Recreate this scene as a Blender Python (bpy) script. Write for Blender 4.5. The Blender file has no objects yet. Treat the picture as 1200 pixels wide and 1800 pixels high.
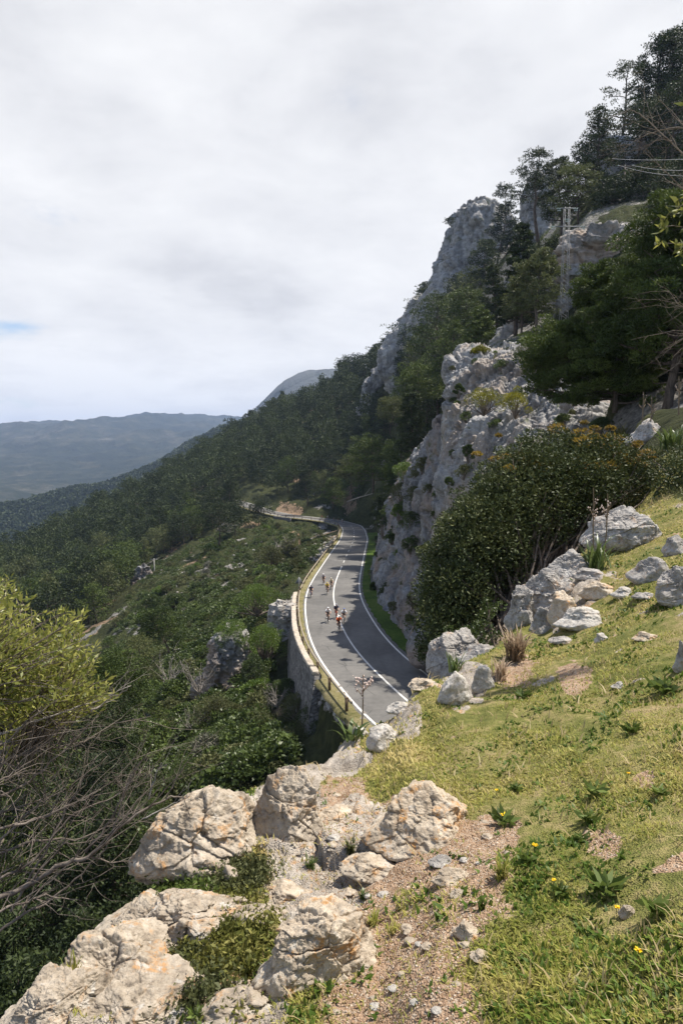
import bpy, math, random
import numpy as np
from mathutils import Vector, Matrix
R = math.radians
SC = bpy.context.scene
COL = SC.collection

# ------------------------------------------------------------------ camera
PITCH = 5.24                      # degrees below the horizon
cam_d = bpy.data.cameras.new('camera')
cam = bpy.data.objects.new('camera', cam_d); COL.objects.link(cam)
cam_d.sensor_fit = 'VERTICAL'; cam_d.sensor_height = 36.0; cam_d.lens = 24.0
cam_d.clip_start = 0.05; cam_d.clip_end = 30000
cam.location = (0, 0, 0); cam.rotation_euler = (R(90 - PITCH), 0, 0)
SC.camera = cam

# ------------------------------------------------------------------ light
SUN_AZ, SUN_EL = 70.0, 65.5       # azimuth to the right of the view axis (+Y)
SC.view_settings.view_transform = 'Standard'; SC.view_settings.look = 'None'
SC.view_settings.exposure = 0.62; SC.view_settings.gamma = 1.0
SC.view_settings.use_curve_mapping = False
sd = bpy.data.lights.new('sun', 'SUN'); sd.energy = 5.0; sd.angle = R(0.6); sd.color = (1.0, 0.93, 0.82)
so = bpy.data.objects.new('sun', sd); COL.objects.link(so)
sdir = Vector((math.sin(R(SUN_AZ)) * math.cos(R(SUN_EL)), math.cos(R(SUN_AZ)) * math.cos(R(SUN_EL)), math.sin(R(SUN_EL))))
so.rotation_euler = sdir.to_track_quat('Z', 'Y').to_euler()

W = bpy.data.worlds.new("World"); SC.world = W; W.use_nodes = True
nt = W.node_tree; nt.nodes.clear()
def N(t, **k):
    n = nt.nodes.new(t)
    for a, b in k.items(): setattr(n, a, b)
    return n
def L(a, b): nt.links.new(a, b)
def MA(op, a, b=None, c=None, clamp=False):
    n = N('ShaderNodeMath', operation=op, use_clamp=clamp)
    for i, x in enumerate((a, b, c)):
        if x is None: continue
        if isinstance(x, (int, float)): n.inputs[i].default_value = x
        else: L(x, n.inputs[i])
    return n.outputs[0]
def world():
    out = N('ShaderNodeOutputWorld'); mixs = N('ShaderNodeMixShader')
    sky = N('ShaderNodeTexSky', sky_type='NISHITA', sun_disc=False)
    sky.sun_elevation = R(SUN_EL); sky.sun_rotation = R(SUN_AZ); sky.altitude = 500
    bg1 = N('ShaderNodeBackground'); bg1.inputs[1].default_value = 0.11; L(sky.outputs[0], bg1.inputs[0])
    bg2 = N('ShaderNodeBackground')
    tc = N('ShaderNodeTexCoord'); sep = N('ShaderNodeSeparateXYZ'); L(tc.outputs['Generated'], sep.inputs[0])
    x, y, z = sep.outputs
    zz = MA('ADD', MA('MAXIMUM', z, 0.0), 0.22)
    comb = N('ShaderNodeCombineXYZ'); L(MA('DIVIDE', x, zz), comb.inputs[0]); L(MA('DIVIDE', y, zz), comb.inputs[1]); L(MA('MULTIPLY', z, 1.5), comb.inputs[2])
    def noise(scale, det, rough, dist=0.0, off=0.0):
        mp = N('ShaderNodeMapping'); mp.inputs[1].default_value = (off, off * .7, 0); L(comb.outputs[0], mp.inputs[0])
        n = N('ShaderNodeTexNoise'); n.inputs['Scale'].default_value = scale; n.inputs['Detail'].default_value = det
        n.inputs['Roughness'].default_value = rough; n.inputs['Distortion'].default_value = dist
        L(mp.outputs[0], n.inputs['Vector']); return n.outputs[0]
    big = noise(1.1, 6, .5, .3, 3.1)
    fine = noise(2.9, 10, .58, .15, 7.7)
    tone = noise(.9, 6, .5, .25, 12.3)
    # cover: full low down, opening overhead and behind the camera
    cov = MA('ADD', MA('ADD', MA('MULTIPLY', big, .6), MA('MULTIPLY', fine, .4)), .045)
    high = N('ShaderNodeMapRange', interpolation_type='SMOOTHSTEP'); L(z, high.inputs[0]); high.inputs[1].default_value = .56; high.inputs[2].default_value = .78; high.inputs[3].default_value = 0; high.inputs[4].default_value = .42
    back = N('ShaderNodeMapRange', interpolation_type='SMOOTHSTEP'); L(y, back.inputs[0]); back.inputs[1].default_value = .1; back.inputs[2].default_value = -.5; back.inputs[3].default_value = 0; back.inputs[4].default_value = .22
    # a blue opening low on the left
    lf = N('ShaderNodeMapRange', interpolation_type='SMOOTHSTEP'); L(x, lf.inputs[0]); lf.inputs[1].default_value = -.30; lf.inputs[2].default_value = -.42; lf.inputs[3].default_value = 0; lf.inputs[4].default_value = .20
    bd = MA('SUBTRACT', 1.0, MA('ABSOLUTE', MA('DIVIDE', MA('SUBTRACT', z, .158), .05)), clamp=True)
    cov2 = MA('SUBTRACT', MA('SUBTRACT', MA('SUBTRACT', cov, high.outputs[0]), back.outputs[0]), MA('MULTIPLY', lf.outputs[0], bd))
    fac = N('ShaderNodeMapRange', interpolation_type='SMOOTHSTEP'); L(cov2, fac.inputs[0]); fac.inputs[1].default_value = .30; fac.inputs[2].default_value = .44
    low = N('ShaderNodeMapRange'); L(z, low.inputs[0]); low.inputs[1].default_value = .0; low.inputs[2].default_value = .45; low.inputs[3].default_value = .10; low.inputs[4].default_value = -.035
    t = MA('ADD', MA('ADD', MA('MULTIPLY', tone, .62), MA('MULTIPLY', fine, .38)), low.outputs[0])
    cr = N('ShaderNodeValToRGB'); L(t, cr.inputs[0])
    e = cr.color_ramp.elements; e[0].position = .34; e[0].color = (.39, .395, .42, 1); e[1].position = .64; e[1].color = (.69, .69, .692, 1)
    m = e.new(.49); m.color = (.57, .572, .585, 1)
    L(cr.outputs[0], bg2.inputs[0]); bg2.inputs[1].default_value = 1.0
    L(fac.outputs[0], mixs.inputs[0]); L(bg1.outputs[0], mixs.inputs[1]); L(bg2.outputs[0], mixs.inputs[2])
    L(mixs.outputs[0], out.inputs[0])
world()

# ------------------------------------------------------------------ picking points in the world
CP, SP_ = math.cos(R(PITCH)), math.sin(R(PITCH))
def ray(px, py):
    x = (px - 600.) / 1200.; y = (900. - py) / 1200.
    return np.array((x, CP + y * SP_, -SP_ + y * CP))
def P(px, py, r):                 # point at horizontal range r
    v = ray(px, py); return v * (r / math.hypot(v[0], v[1]))
def proj(p):
    p = np.asarray(p, float); x, y, z = p[..., 0], p[..., 1], p[..., 2]
    f = y * CP - z * SP_; u = y * SP_ + z * CP
    f = np.where(np.abs(f) < 1e-6, 1e-6, f)
    return 600 + 1200 * x / f, 900 - 1200 * u / f
def mpp(r): return r / 1200.      # metres per photo pixel at range r

# ------------------------------------------------------------------ noise
def _h(ix, iy, iz, s):
    h = (ix.astype(np.uint32) * np.uint32(374761393)) ^ (iy.astype(np.uint32) * np.uint32(668265263)) ^ (iz.astype(np.uint32) * np.uint32(2147483647 - 58)) ^ np.uint32((s * 2654435761) & 0xffffffff)
    h = (h ^ (h >> np.uint32(13))) * np.uint32(1274126177)
    h = (h ^ (h >> np.uint32(16))) * np.uint32(2246822519)
    return h ^ (h >> np.uint32(13))
def _u(h, k): return ((h >> np.uint32(k)) & np.uint32(1023)).astype(np.float32) / 511.5 - 1.0
def perlin(Pt, s=0):
    Pt = np.asarray(Pt, np.float64); fl = np.floor(Pt); f = (Pt - fl).astype(np.float32); i = fl.astype(np.int64)
    w = f * f * f * (f * (f * 6 - 15) + 10); out = 0
    for dx in (0, 1):
        wx = w[:, 0] if dx else 1 - w[:, 0]
        for dy in (0, 1):
            wy = w[:, 1] if dy else 1 - w[:, 1]
            for dz in (0, 1):
                wz = w[:, 2] if dz else 1 - w[:, 2]
                h = _h(i[:, 0] + dx, i[:, 1] + dy, i[:, 2] + dz, s)
                out = out + wx * wy * wz * (_u(h, 0) * (f[:, 0] - dx) + _u(h, 10) * (f[:, 1] - dy) + _u(h, 20) * (f[:, 2] - dz))
    return out * 1.1
def fbm(Pt, o=4, s=0, g=.5, ridged=False):
    a = 1.; t = 0; Pt = np.asarray(Pt, float)
    for k in range(o):
        n = perlin(Pt, s + k * 17)
        if ridged: n = .5 - np.abs(n) * 1.6
        t = t + a * n; a *= g; Pt = Pt * 2.03 + 11.3
    return t
def blocky(Pt, s=0):              # tilted facets, one per cell, with cracks between them
    Pt = np.asarray(Pt, np.float64); i = np.floor(Pt).astype(np.int64); n = len(Pt)
    F1 = np.full(n, 9., np.float32); F2 = np.full(n, 9., np.float32); H = np.zeros(n, np.float32)
    for dx in (-1, 0, 1):
        for dy in (-1, 0, 1):
            for dz in (-1, 0, 1):
                h = _h(i[:, 0] + dx, i[:, 1] + dy, i[:, 2] + dz, s)
                c = np.stack((_u(h, 0), _u(h, 10), _u(h, 20)), 1) * .45 + .5
                d = (Pt - i - (dx, dy, dz)).astype(np.float32) - c
                q = (d * d).sum(1)
                g = _h(i[:, 0] + dx, i[:, 1] + dy, i[:, 2] + dz, s + 91)
                v = _u(g, 0) * d[:, 0] + _u(g, 10) * d[:, 1] + _u(g, 20) * d[:, 2] + .45 * _u(g ^ (g >> np.uint32(5)), 3)
                b = q < F1
                F2 = np.where(b, F1, np.minimum(F2, q)); H = np.where(b, v, H); F1 = np.where(b, q, F1)
    e = np.sqrt(F2) - np.sqrt(F1)
    return H, e
def sstep(a, b, x):
    t = np.clip((x - a) / (b - a), 0, 1); return t * t * (3 - 2 * t)
def rocky(Pt, scale, s=0, crack=.12, stretch=(1, 1, 1)):   # about -1..1
    Q = Pt / scale / np.array(stretch)
    Q = Q + .35 * np.stack((fbm(Q * 1.3, 3, s + 1), fbm(Q * 1.3, 3, s + 2), fbm(Q * 1.3, 3, s + 3)), 1)
    h1, e1 = blocky(Q, s + 5); h2, e2 = blocky(Q * 2.7 + 3, s + 9)
    k1 = sstep(0, crack, e1); k2 = sstep(0, crack * 1.3, e2)
    return h1 * (.55 + .45 * k1) - .35 * (1 - k1) + .33 * (h2 - .5 * (1 - k2)) + .16 * fbm(Q * 6, 3, s + 4)

# ------------------------------------------------------------------ meshes
def mesh_np(name, V, F, mat=None, smooth=False, parent=None, attrs=None, link=True, loc=None):
    V = np.asarray(V, np.float32); me = bpy.data.meshes.new(name)
    if isinstance(F, np.ndarray): Fs = [F]
    else: Fs = [np.asarray(f) for f in F if len(f)]
    me.vertices.add(len(V)); me.vertices.foreach_set('co', V.ravel())
    nl = sum(f.size for f in Fs); npoly = sum(len(f) for f in Fs)
    me.loops.add(nl); me.polygons.add(npoly)
    me.loops.foreach_set('vertex_index', np.concatenate([f.ravel() for f in Fs]).astype(np.int32))
    tot = np.concatenate([np.full(len(f), f.shape[1], np.int32) for f in Fs])
    st = np.concatenate(([0], np.cumsum(tot)[:-1])).astype(np.int32)
    me.polygons.foreach_set('loop_start', st)
    me.update(calc_edges=True)
    if smooth: me.polygons.foreach_set('use_smooth', np.ones(npoly, bool))
    if attrs:
        for k, a in attrs.items():
            at = me.attributes.new(k, 'FLOAT', 'POINT'); at.data.foreach_set('value', np.asarray(a, np.float32))
    if mat: me.materials.append(mat)
    o = bpy.data.objects.new(name, me)
    if link: COL.objects.link(o)
    if parent: o.parent = parent
    if loc is not None: o.location = loc
    return o
def tag(o, label=None, cat=None, group=None, kind=None):
    if label: o['label'] = label
    if cat: o['category'] = cat
    if group: o['group'] = group
    if kind: o['kind'] = kind
    return o
def empty(name, loc, label=None, cat=None, group=None, rz=0.):
    o = bpy.data.objects.new(name, None); COL.objects.link(o); o.location = loc; o.rotation_euler = (0, 0, rz)
    o.empty_display_size = .2
    return tag(o, label, cat, group)
def grid_faces(nr, nc, off=0):
    i = np.arange(nr - 1)[:, None] * nc + np.arange(nc - 1)[None, :]; i = i.ravel() + off
    return np.stack((i, i + 1, i + nc + 1, i + nc), 1)
class MB:                         # collects shapes, builds them as one mesh
    def __init__(s): s.V = []; s.F4 = []; s.F3 = []; s.n = 0
    def add(s, V, F4=None, F3=None):
        V = np.asarray(V, float); s.V.append(V)
        if F4 is not None and len(F4): s.F4.append(np.asarray(F4) + s.n)
        if F3 is not None and len(F3): s.F3.append(np.asarray(F3) + s.n)
        s.n += len(V); return s
    def box(s, c, d, ax=None, bev=0):
        d = np.array(d) / 2; A = np.eye(3) if ax is None else np.array(ax)
        sg = np.array([(-1, -1, -1), (1, -1, -1), (1, 1, -1), (-1, 1, -1), (-1, -1, 1), (1, -1, 1), (1, 1, 1), (-1, 1, 1)])
        V = np.array(c) + (sg * d) @ A
        return s.add(V, [(0, 3, 2, 1), (4, 5, 6, 7), (0, 1, 5, 4), (1, 2, 6, 5), (2, 3, 7, 6), (3, 0, 4, 7)])
    def tube(s, pts, rad, n=6, cap=True):
        pts = np.asarray(pts, float); m = len(pts); rad = np.broadcast_to(np.asarray(rad, float), (m,))
        T = np.gradient(pts, axis=0); T /= np.linalg.norm(T, axis=1)[:, None] + 1e-9
        up = np.array((0, 0, 1.)) if abs(T[0, 2]) < .9 else np.array((1., 0, 0))
        a = np.cross(T[0], up); a /= np.linalg.norm(a); A = []
        for t in T:
            a = a - t * (a @ t); a /= np.linalg.norm(a) + 1e-9; A.append(a)
        A = np.array(A); B = np.cross(T, A); th = np.arange(n) / n * 2 * math.pi
        V = pts[:, None] + rad[:, None, None] * (np.cos(th)[None, :, None] * A[:, None] + np.sin(th)[None, :, None] * B[:, None])
        V = V.reshape(-1, 3); j = np.arange(n); j2 = (j + 1) % n; F = []
        for i in range(m - 1): F.append(np.stack((i * n + j, i * n + j2, (i + 1) * n + j2, (i + 1) * n + j), 1))
        F = np.concatenate(F); F3 = None
        if cap:
            V = np.concatenate((V, pts[:1], pts[-1:])); k = m * n
            F3 = np.concatenate((np.stack((j2, j, np.full(n, k)), 1), np.stack(((m - 1) * n + j, (m - 1) * n + j2, np.full(n, k + 1)), 1)))
        return s.add(V, F, F3)
    def build(s, name, mat, parent=None, smooth=False, attrs=None, link=True, loc=None):
        V = np.concatenate(s.V)
        return mesh_np(name, V, [np.concatenate(s.F4) if s.F4 else [], np.concatenate(s.F3) if s.F3 else []], mat, smooth, parent, attrs, link, loc)
_ico = {}
def ico(n):
    if n not in _ico:
        import bmesh
        b = bmesh.new(); bmesh.ops.create_icosphere(b, subdivisions=n, radius=1)
        _ico[n] = (np.array([v.co[:] for v in b.verts]), np.array([[v.index for v in f.verts] for f in b.faces])); b.free()
    return _ico[n]
def ellipsoid(mb, c, rad, n=2, A=None):
    V, F = ico(n); V = V * np.array(rad)
    if A is not None: V = V @ np.array(A)
    return mb.add(V + np.array(c), None, F)

# ------------------------------------------------------------------ materials
class Mat:
    def __init__(s, name, rough=.8, spec=.3):
        s.m = bpy.data.materials.new(name); s.m.use_nodes = True; s.t = s.m.node_tree; s.t.nodes.clear()
        s.out = s.n('ShaderNodeOutputMaterial'); s.b = s.n('ShaderNodeBsdfPrincipled'); s.l(s.b.outputs[0], s.out.inputs[0])
        s.b.inputs['Roughness'].default_value = rough; s.b.inputs['Specular IOR Level'].default_value = spec
        s.tc = None
    def n(s, t, **k):
        x = s.t.nodes.new(t)
        for a, b in k.items(): setattr(x, a, b)
        return x
    def l(s, a, b): s.t.links.new(a, b)
    def put(s, sock, x):
        if hasattr(x, 'is_output'): s.l(x, sock)
        elif isinstance(x, (tuple, list)): sock.default_value = tuple(x) + ((1,) if len(x) == 3 and sock.type == 'RGBA' else ())
        else: sock.default_value = x
    def co(s, obj=True, scale=None):
        if s.tc is None: s.tc = s.n('ShaderNodeTexCoord')
        o = s.tc.outputs['Object']
        if scale is not None:
            mp = s.n('ShaderNodeMapping'); s.l(o, mp.inputs[0]); mp.inputs[3].default_value = scale; o = mp.outputs[0]
        return o
    def noise(s, scale, det=5, rough=.55, dist=0., vec=None, vs=None):
        x = s.n('ShaderNodeTexNoise'); x.inputs['Scale'].default_value = scale; x.inputs['Detail'].default_value = det
        x.inputs['Roughness'].default_value = rough; x.inputs['Distortion'].default_value = dist
        s.l(vec or s.co(scale=vs), x.inputs['Vector']); return x.outputs[0]
    def voro(s, scale, feat='F1', vec=None, out=0, vs=None, rnd=1.):
        x = s.n('ShaderNodeTexVoronoi', feature=feat); x.inputs['Scale'].default_value = scale; x.inputs['Randomness'].default_value = rnd
        s.l(vec or s.co(scale=vs), x.inputs['Vector']); return x.outputs[out]
    def ramp(s, f, stops, interp='LINEAR'):
        x = s.n('ShaderNodeValToRGB'); s.l(f, x.inputs[0]); e = x.color_ramp.elements; x.color_ramp.interpolation = interp
        while len(e) < len(stops): e.new(.5)
        for el, (p, c) in zip(e, stops):
            el.position = p; el.color = (c, c, c, 1) if isinstance(c, (int, float)) else tuple(c) + (1,)
        return x.outputs[0]
    def step(s, f, a, b, lo=0., hi=1.):
        x = s.n('ShaderNodeMapRange', interpolation_type='SMOOTHSTEP'); s.l(f, x.inputs[0]); x.inputs[1].default_value = a; x.inputs[2].default_value = b
        x.inputs[3].default_value = lo; x.inputs[4].default_value = hi; return x.outputs[0]
    def mix(s, f, a, b, mode='MIX'):
        x = s.n('ShaderNodeMix', data_type='RGBA', blend_type=mode); s.put(x.inputs[0], f); s.put(x.inputs[6], a); s.put(x.inputs[7], b); return x.outputs[2]
    def math(s, op, a, b=0., clamp=False):
        x = s.n('ShaderNodeMath', operation=op, use_clamp=clamp); s.put(x.inputs[0], a); s.put(x.inputs[1], b); return x.outputs[0]
    def attr(s, name):
        x = s.n('ShaderNodeAttribute', attribute_name=name); return x.outputs['Fac']
    def bump(s, h, strength=.5, dist=.05):
        x = s.n('ShaderNodeBump'); x.inputs['Strength'].default_value = strength; x.inputs['Distance'].default_value = dist
        s.l(h, x.inputs['Height'])
        if s.b.inputs['Normal'].is_linked: s.l(s.b.inputs['Normal'].links[0].from_socket, x.inputs['Normal'])
        s.l(x.outputs[0], s.b.inputs['Normal'])
    def color(s, c): s.put(s.b.inputs['Base Color'], c); return s
    def translucent(s, f, c):
        t = s.n('ShaderNodeBsdfTranslucent'); s.put(t.inputs[0], c); m = s.n('ShaderNodeMixShader'); m.inputs[0].default_value = f
        s.l(s.b.outputs[0], m.inputs[1]); s.l(t.outputs[0], m.inputs[2]); s.l(m.outputs[0], s.out.inputs[0])

def rock_mat(name, sc=1., light=(.40, .375, .345), mid=(.27, .255, .24), dark=(.12, .11, .105), lichen=0., green=0., stain=None, streak=False, bump=1.):
    m = Mat(name, .9, .2)
    n1 = m.noise(1.1 * sc, 8, .62, .4); n2 = m.noise(7 * sc, 8, .68); n3 = m.noise(.45 * sc, 4, .5)
    f = m.math('ADD', m.math('MULTIPLY', n1, .5), m.math('MULTIPLY', n2, .5))
    c = m.ramp(f, [(.36, dark), (.46, mid), (.60, light), (.75, tuple(min(1, x * 1.22) for x in light))])
    if stain: c = m.mix(m.step(n3, .46, .62), c, m.mix(.65, c, stain))
    if streak:
        st = m.noise(1.6 * sc, 6, .6, .3, vs=(1, 1, .12)); c = m.mix(m.step(st, .52, .68), c, m.mix(.55, c, (.09, .09, .095)))
    sp = m.noise(26 * sc, 4, .7); c = m.mix(m.step(sp, .56, .72), c, m.mix(.6, c, (.07, .07, .065)))
    if lichen:
        a = m.noise(3.1 * sc, 7, .66, .6); b = m.noise(19 * sc, 4, .6)
        k = m.math('MULTIPLY', m.step(a, .56 - .06 * lichen, .66), m.step(b, .36, .56))
        c = m.mix(m.math('MULTIPLY', k, min(1., .8 * lichen + .1)), c, (.50, .25, .075))
        w = m.noise(5.3 * sc, 6, .6, .2); c = m.mix(m.step(w, .60, .66, 0, .55), c, (.56, .54, .50))
    if green:
        g = m.noise(2.2 * sc, 5, .6); c = m.mix(m.step(g, .60 - .1 * green, .70, 0, .75), c, (.085, .10, .035))
    m.color(c)
    m.bump(m.math('ADD', m.noise(5 * sc, 10, .7), m.math('MULTIPLY', m.voro(4 * sc, 'DISTANCE_TO_EDGE'), .35)), .85 * bump, .09 / sc)
    m.bump(m.noise(38 * sc, 5, .7), .5 * bump, .012 / sc)
    return m.m

def leaf_mat(name, cols, trans=.25, nscale=.6, rough=.6, spec=.25, tc=None, objvar=.25):
    """cols: dark, mid, bright leaf colours, picked per leaf by the attribute lv and by slow noise"""
    m = Mat(name, rough, spec)
    lv = m.attr('lv'); n = m.noise(nscale, 3, .5)
    oi = m.n('ShaderNodeObjectInfo').outputs['Random']
    f = m.math('ADD', m.math('ADD', m.math('MULTIPLY', lv, .45), m.math('MULTIPLY', n, .75)), m.math('MULTIPLY', m.math('SUBTRACT', oi, .5), objvar))
    c = m.ramp(f, [(.22, cols[0]), (.52, cols[1]), (.85, cols[2])]) if len(cols) == 3 else m.ramp(f, [(.2, cols[0]), (.45, cols[1]), (.68, cols[2]), (.9, cols[3])])
    m.color(c)
    m.translucent(trans, m.mix(.5, c, tc or cols[-1]))
    return m.m
def plain(name, c, rough=.7, spec=.3, metal=0., var=.0, nsc=8.):
    m = Mat(name, rough, spec); m.b.inputs['Metallic'].default_value = metal
    if var: m.color(m.mix(m.noise(nsc, 5, .6), tuple(x * (1 - var) for x in c), tuple(min(1, x * (1 + var)) for x in c)))
    else: m.color(c)
    return m.m
# ------------------------------------------------------------------ the road's line
RH, RS = 13.5, 0.05               # the road plane: z = -RH - RS*y up to the far bend
def onroad(px, py):
    v = ray(px, py); return v * (-RH / (v[2] + RS * v[1]))
LE = [(652, 1267), (610, 1222), (577, 1180), (556, 1147), (544, 1105), (539.5, 1060), (542.5, 1039), (553, 1018), (568, 997), (586, 970), (599, 947)]
RE = [(737.5, 1181.5), (700, 1147), (670, 1117), (643, 1078), (631, 1048), (629.5, 1027), (631, 1003), (637, 973), (644, 952), (646.5, 940)]
def resample(pts, n):
    pts = np.asarray(pts, float); s = np.concatenate(([0], np.cumsum(np.linalg.norm(np.diff(pts, axis=0), axis=1))))
    t = np.linspace(0, s[-1], n); return np.stack([np.interp(t, s, pts[:, k]) for k in range(pts.shape[1])], 1)
def catmull(pts, n=16):
    pts = np.asarray(pts, float); p = np.vstack((2 * pts[0] - pts[1], pts, 2 * pts[-1] - pts[-2])); o = []
    for i in range(1, len(p) - 2):
        for t in np.arange(n) / n:
            a, b, c, d = p[i - 1], p[i], p[i + 1], p[i + 2]
            o.append(.5 * (2 * b + (c - a) * t + (2 * a - 5 * b + 4 * c - d) * t * t + (3 * b - a - 3 * c + d) * t ** 3))
    o.append(pts[-1]); return np.array(o)
HW = 3.25                         # centre to edge line
lw = catmull([onroad(*p) for p in LE]); rw = catmull([onroad(*p) for p in RE])
def inset(w, side):
    T = np.gradient(w, axis=0)[:, :2]; T /= np.linalg.norm(T, axis=1)[:, None]
    Nn = np.stack((T[:, 1], -T[:, 0]), 1) * side; q = w.copy(); q[:, :2] += Nn * HW; return q
cl = resample(inset(lw, 1), 60); cr_ = resample(inset(rw, -1), 60)
cen = []
for q in resample(np.vstack((cl,)), 24):
    d = np.linalg.norm(cr_[:, :2] - q[:2], axis=1); k = d.argmin()
    cen.append((q + cr_[k]) / 2 if d[k] < 2.5 else q)
cen = [c for c in cen if c[1] < 172]
far = [P(622, 932, 203), P(617, 924.5, 222), P(590, 916.5, 234), P(548, 911.0, 241), P(502, 906, 250), P(462, 897.5, 260), P(436, 888, 270), P(405, 880, 285), P(370, 872, 305)]
d0 = cen[0] - cen[2]; d0[:2] /= np.linalg.norm(d0[:2]);
near = []
q = cen[0].copy(); ang = math.atan2(d0[1], d0[0])
for k in range(5):
    ang += .16; q = q + np.array((math.cos(ang), math.sin(ang), 0)) * 7; q[2] = -RH - RS * q[1]; near.append(q.copy())
CL = resample(catmull(resample(np.array(near[::-1] + cen[::1] + far), 46), 10), 900)
# smooth twice
for _ in range(30): CL[1:-1] = (CL[:-2] + 2 * CL[1:-1] + CL[2:]) / 4
CT = np.gradient(CL, axis=0); CT[:, 2] = 0; CT /= np.linalg.norm(CT, axis=1)[:, None]
CN = np.stack((CT[:, 1], -CT[:, 0], CT[:, 2] * 0), 1)      # to the right of travel (away from camera): the hill side
CS = np.concatenate(([0], np.cumsum(np.linalg.norm(np.diff(CL, axis=0), axis=1))))
def road_at(s, off, dz=0.):
    c = np.array([np.interp(s, CS, CL[:, k]) for k in range(3)]); n = np.array([np.interp(s, CS, CN[:, k]) for k in range(3)])
    return c + n * off + np.array((0, 0, dz))
def s_near(px, py):               # road station that shows nearest to a picture point
    u, v = proj(CL); return CS[((u - px) ** 2 + (v - py) ** 2).argmin()]

# ------------------------------------------------------------------ the lie of the land: one height field, r and azimuth
TP = []
def T(*rows): TP.extend(rows)
# the ledge we stand on
for x in (-500, -100, 150, 300, 450, 600, 750, 900, 1050, 1200, 1500): T((x, 3600, .55), (x, 2300, 1.15))
T((150, 1800, 1.75), (300, 1800, 1.75), (450, 1800, 1.76), (600, 1800, 1.78), (750, 1800, 1.76), (900, 1800, 1.72), (1050, 1800, 1.68), (1200, 1800, 1.62),
  (300, 1650, 2.35), (450, 1600, 2.5), (600, 1600, 2.35), (750, 1600, 2.3), (900, 1600, 2.2), (1050, 1600, 2.15), (1200, 1600, 2.05),
  (420, 1450, 3.3), (600, 1450, 3.2), (750, 1450, 3.05), (900, 1450, 2.9), (1050, 1450, 2.75), (1200, 1450, 2.6),
  (600, 1340, 4.2), (750, 1300, 4.2), (900, 1300, 3.95), (1050, 1300, 3.7), (1200, 1300, 3.4),
  (800, 1210, 5.4), (900, 1190, 5.6), (1050, 1190, 5.1), (1200, 1190, 4.6),
  (950, 1110, 7.2), (1050, 1090, 6.8), (1200, 1080, 6.0), (1080, 1000, 8.4), (1200, 980, 7.8), (1160, 930, 9.6), (1300, 900, 9.5), (1500, 1000, 7), (1500, 1400, 2.8), (1500, 850, 14),
  (1180, 860, 12.5), (1150, 800, 16.5), (1180, 750, 22), (1300, 740, 20), (1120, 745, 27), (1200, 715, 33), (1500, 700, 30))
rim = [(-300, 2300, 1.35), (-60, 1990, 1.75), (60, 1790, 2.15), (160, 1680, 2.6), (260, 1570, 3.05), (350, 1440, 3.6), (450, 1385, 4.0), (530, 1335, 4.35), (600, 1297, 4.75), (665, 1265, 5.05), (730, 1222, 5.6),
       (800, 1195, 6.4), (860, 1175, 7.2), (890, 1110, 8.2), (950, 1030, 9.2), (1020, 975, 10.0), (1060, 945, 10.8)]
rd_ = []
for (x0, y0, r0), (x1, y1, r1) in zip(rim[:-1], rim[1:]):
    k_ = max(1, int(abs(x1 - x0) / 38))
    rd_ += [(x0 + (x1 - x0) * i / k_, y0 + (y1 - y0) * i / k_, r0 + (r1 - r0) * i / k_) for i in range(k_)]
rd_.append(rim[-1])
for x, y, r in rd_:
    T((x, y, r)); p_ = P(x, y, r); a_ = math.atan2(p_[0], p_[1])
    for k, dz in ((1.13, -1.6), (1.35, -5.), (1.8, -10.5), (2.8, -15.5), (4.4, -18.)):
        if x > 780: dz *= max(.12, 1 - (x - 780) / 260.)
        if x < 400: dz *= 1.25
        TP.append(('a', a_, p_[2] + dz, r * k))
# the gully slope below us and left of the road
T((640, 1292, 41), (600, 1275, 43), (541, 1237, 50), (575, 1222, 49), (510, 1180, 58), (500, 1120, 66), (505, 1085, 74), (480, 1300, 45), (400, 1350, 43), (330, 1300, 52), (250, 1450, 40), (200, 1560, 36), (150, 1400, 58), (60, 1500, 48), (0, 1700, 36), (-200, 1500, 45),
  (230, 1280, 70), (300, 1200, 80), (240, 1180, 100), (380, 1200, 66), (430, 1130, 80), (470, 1080, 92), (300, 1100, 118), (200, 1125, 140), (400, 1040, 132), (500, 1010, 120), (515, 1040, 98),
  (555, 975, 142), (580, 945, 172), (530, 940, 190), (480, 930, 214), (430, 950, 200), (350, 980, 196), (280, 1000, 196), (235, 1040, 178), (60, 1250, 100), (0, 1150, 160), (-200, 1200, 150), (100, 1180, 130),
  (500, 918, 236), (440, 905, 250), (400, 905, 262))
# forest slope
T((230, 1000, 262), (170, 1060, 230), (100, 1060, 262), (0, 1090, 250), (200, 960, 310), (60, 1000, 330), (300, 930, 300), (350, 900, 310), (400, 880, 300), (300, 860, 380), (400, 830, 350), (200, 900, 390), (500, 860, 285), (500, 800, 335), (450, 770, 400), (560, 885, 258),
  (600, 850, 265), (600, 760, 325), (620, 900, 247), (640, 905, 225), (660, 880, 205), (680, 720, 285), (640, 800, 270), (700, 800, 190), (720, 860, 135), (690, 905, 128), (760, 780, 120), (750, 700, 200), (800, 690, 135), (700, 640, 290), (-200, 1000, 330))
for x, y, r in [(-250, 1060, 400), (-60, 985, 420), (50, 950, 425), (130, 915, 430), (185, 885, 440), (235, 862, 452), (300, 825, 462), (350, 803, 470), (425, 752, 480), (500, 712, 465), (570, 690, 440), (610, 665, 410), (650, 648, 385), (690, 612, 350), (725, 570, 320), (750, 535, 292)]:
    y += 31 if x < 600 else 15; T((x, y, r)); z = P(x, y, r)[2]; TP.append(('z', x, z - 22, r * 1.12)); TP.append(('z', x, z - 70, r * 1.35))
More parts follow.
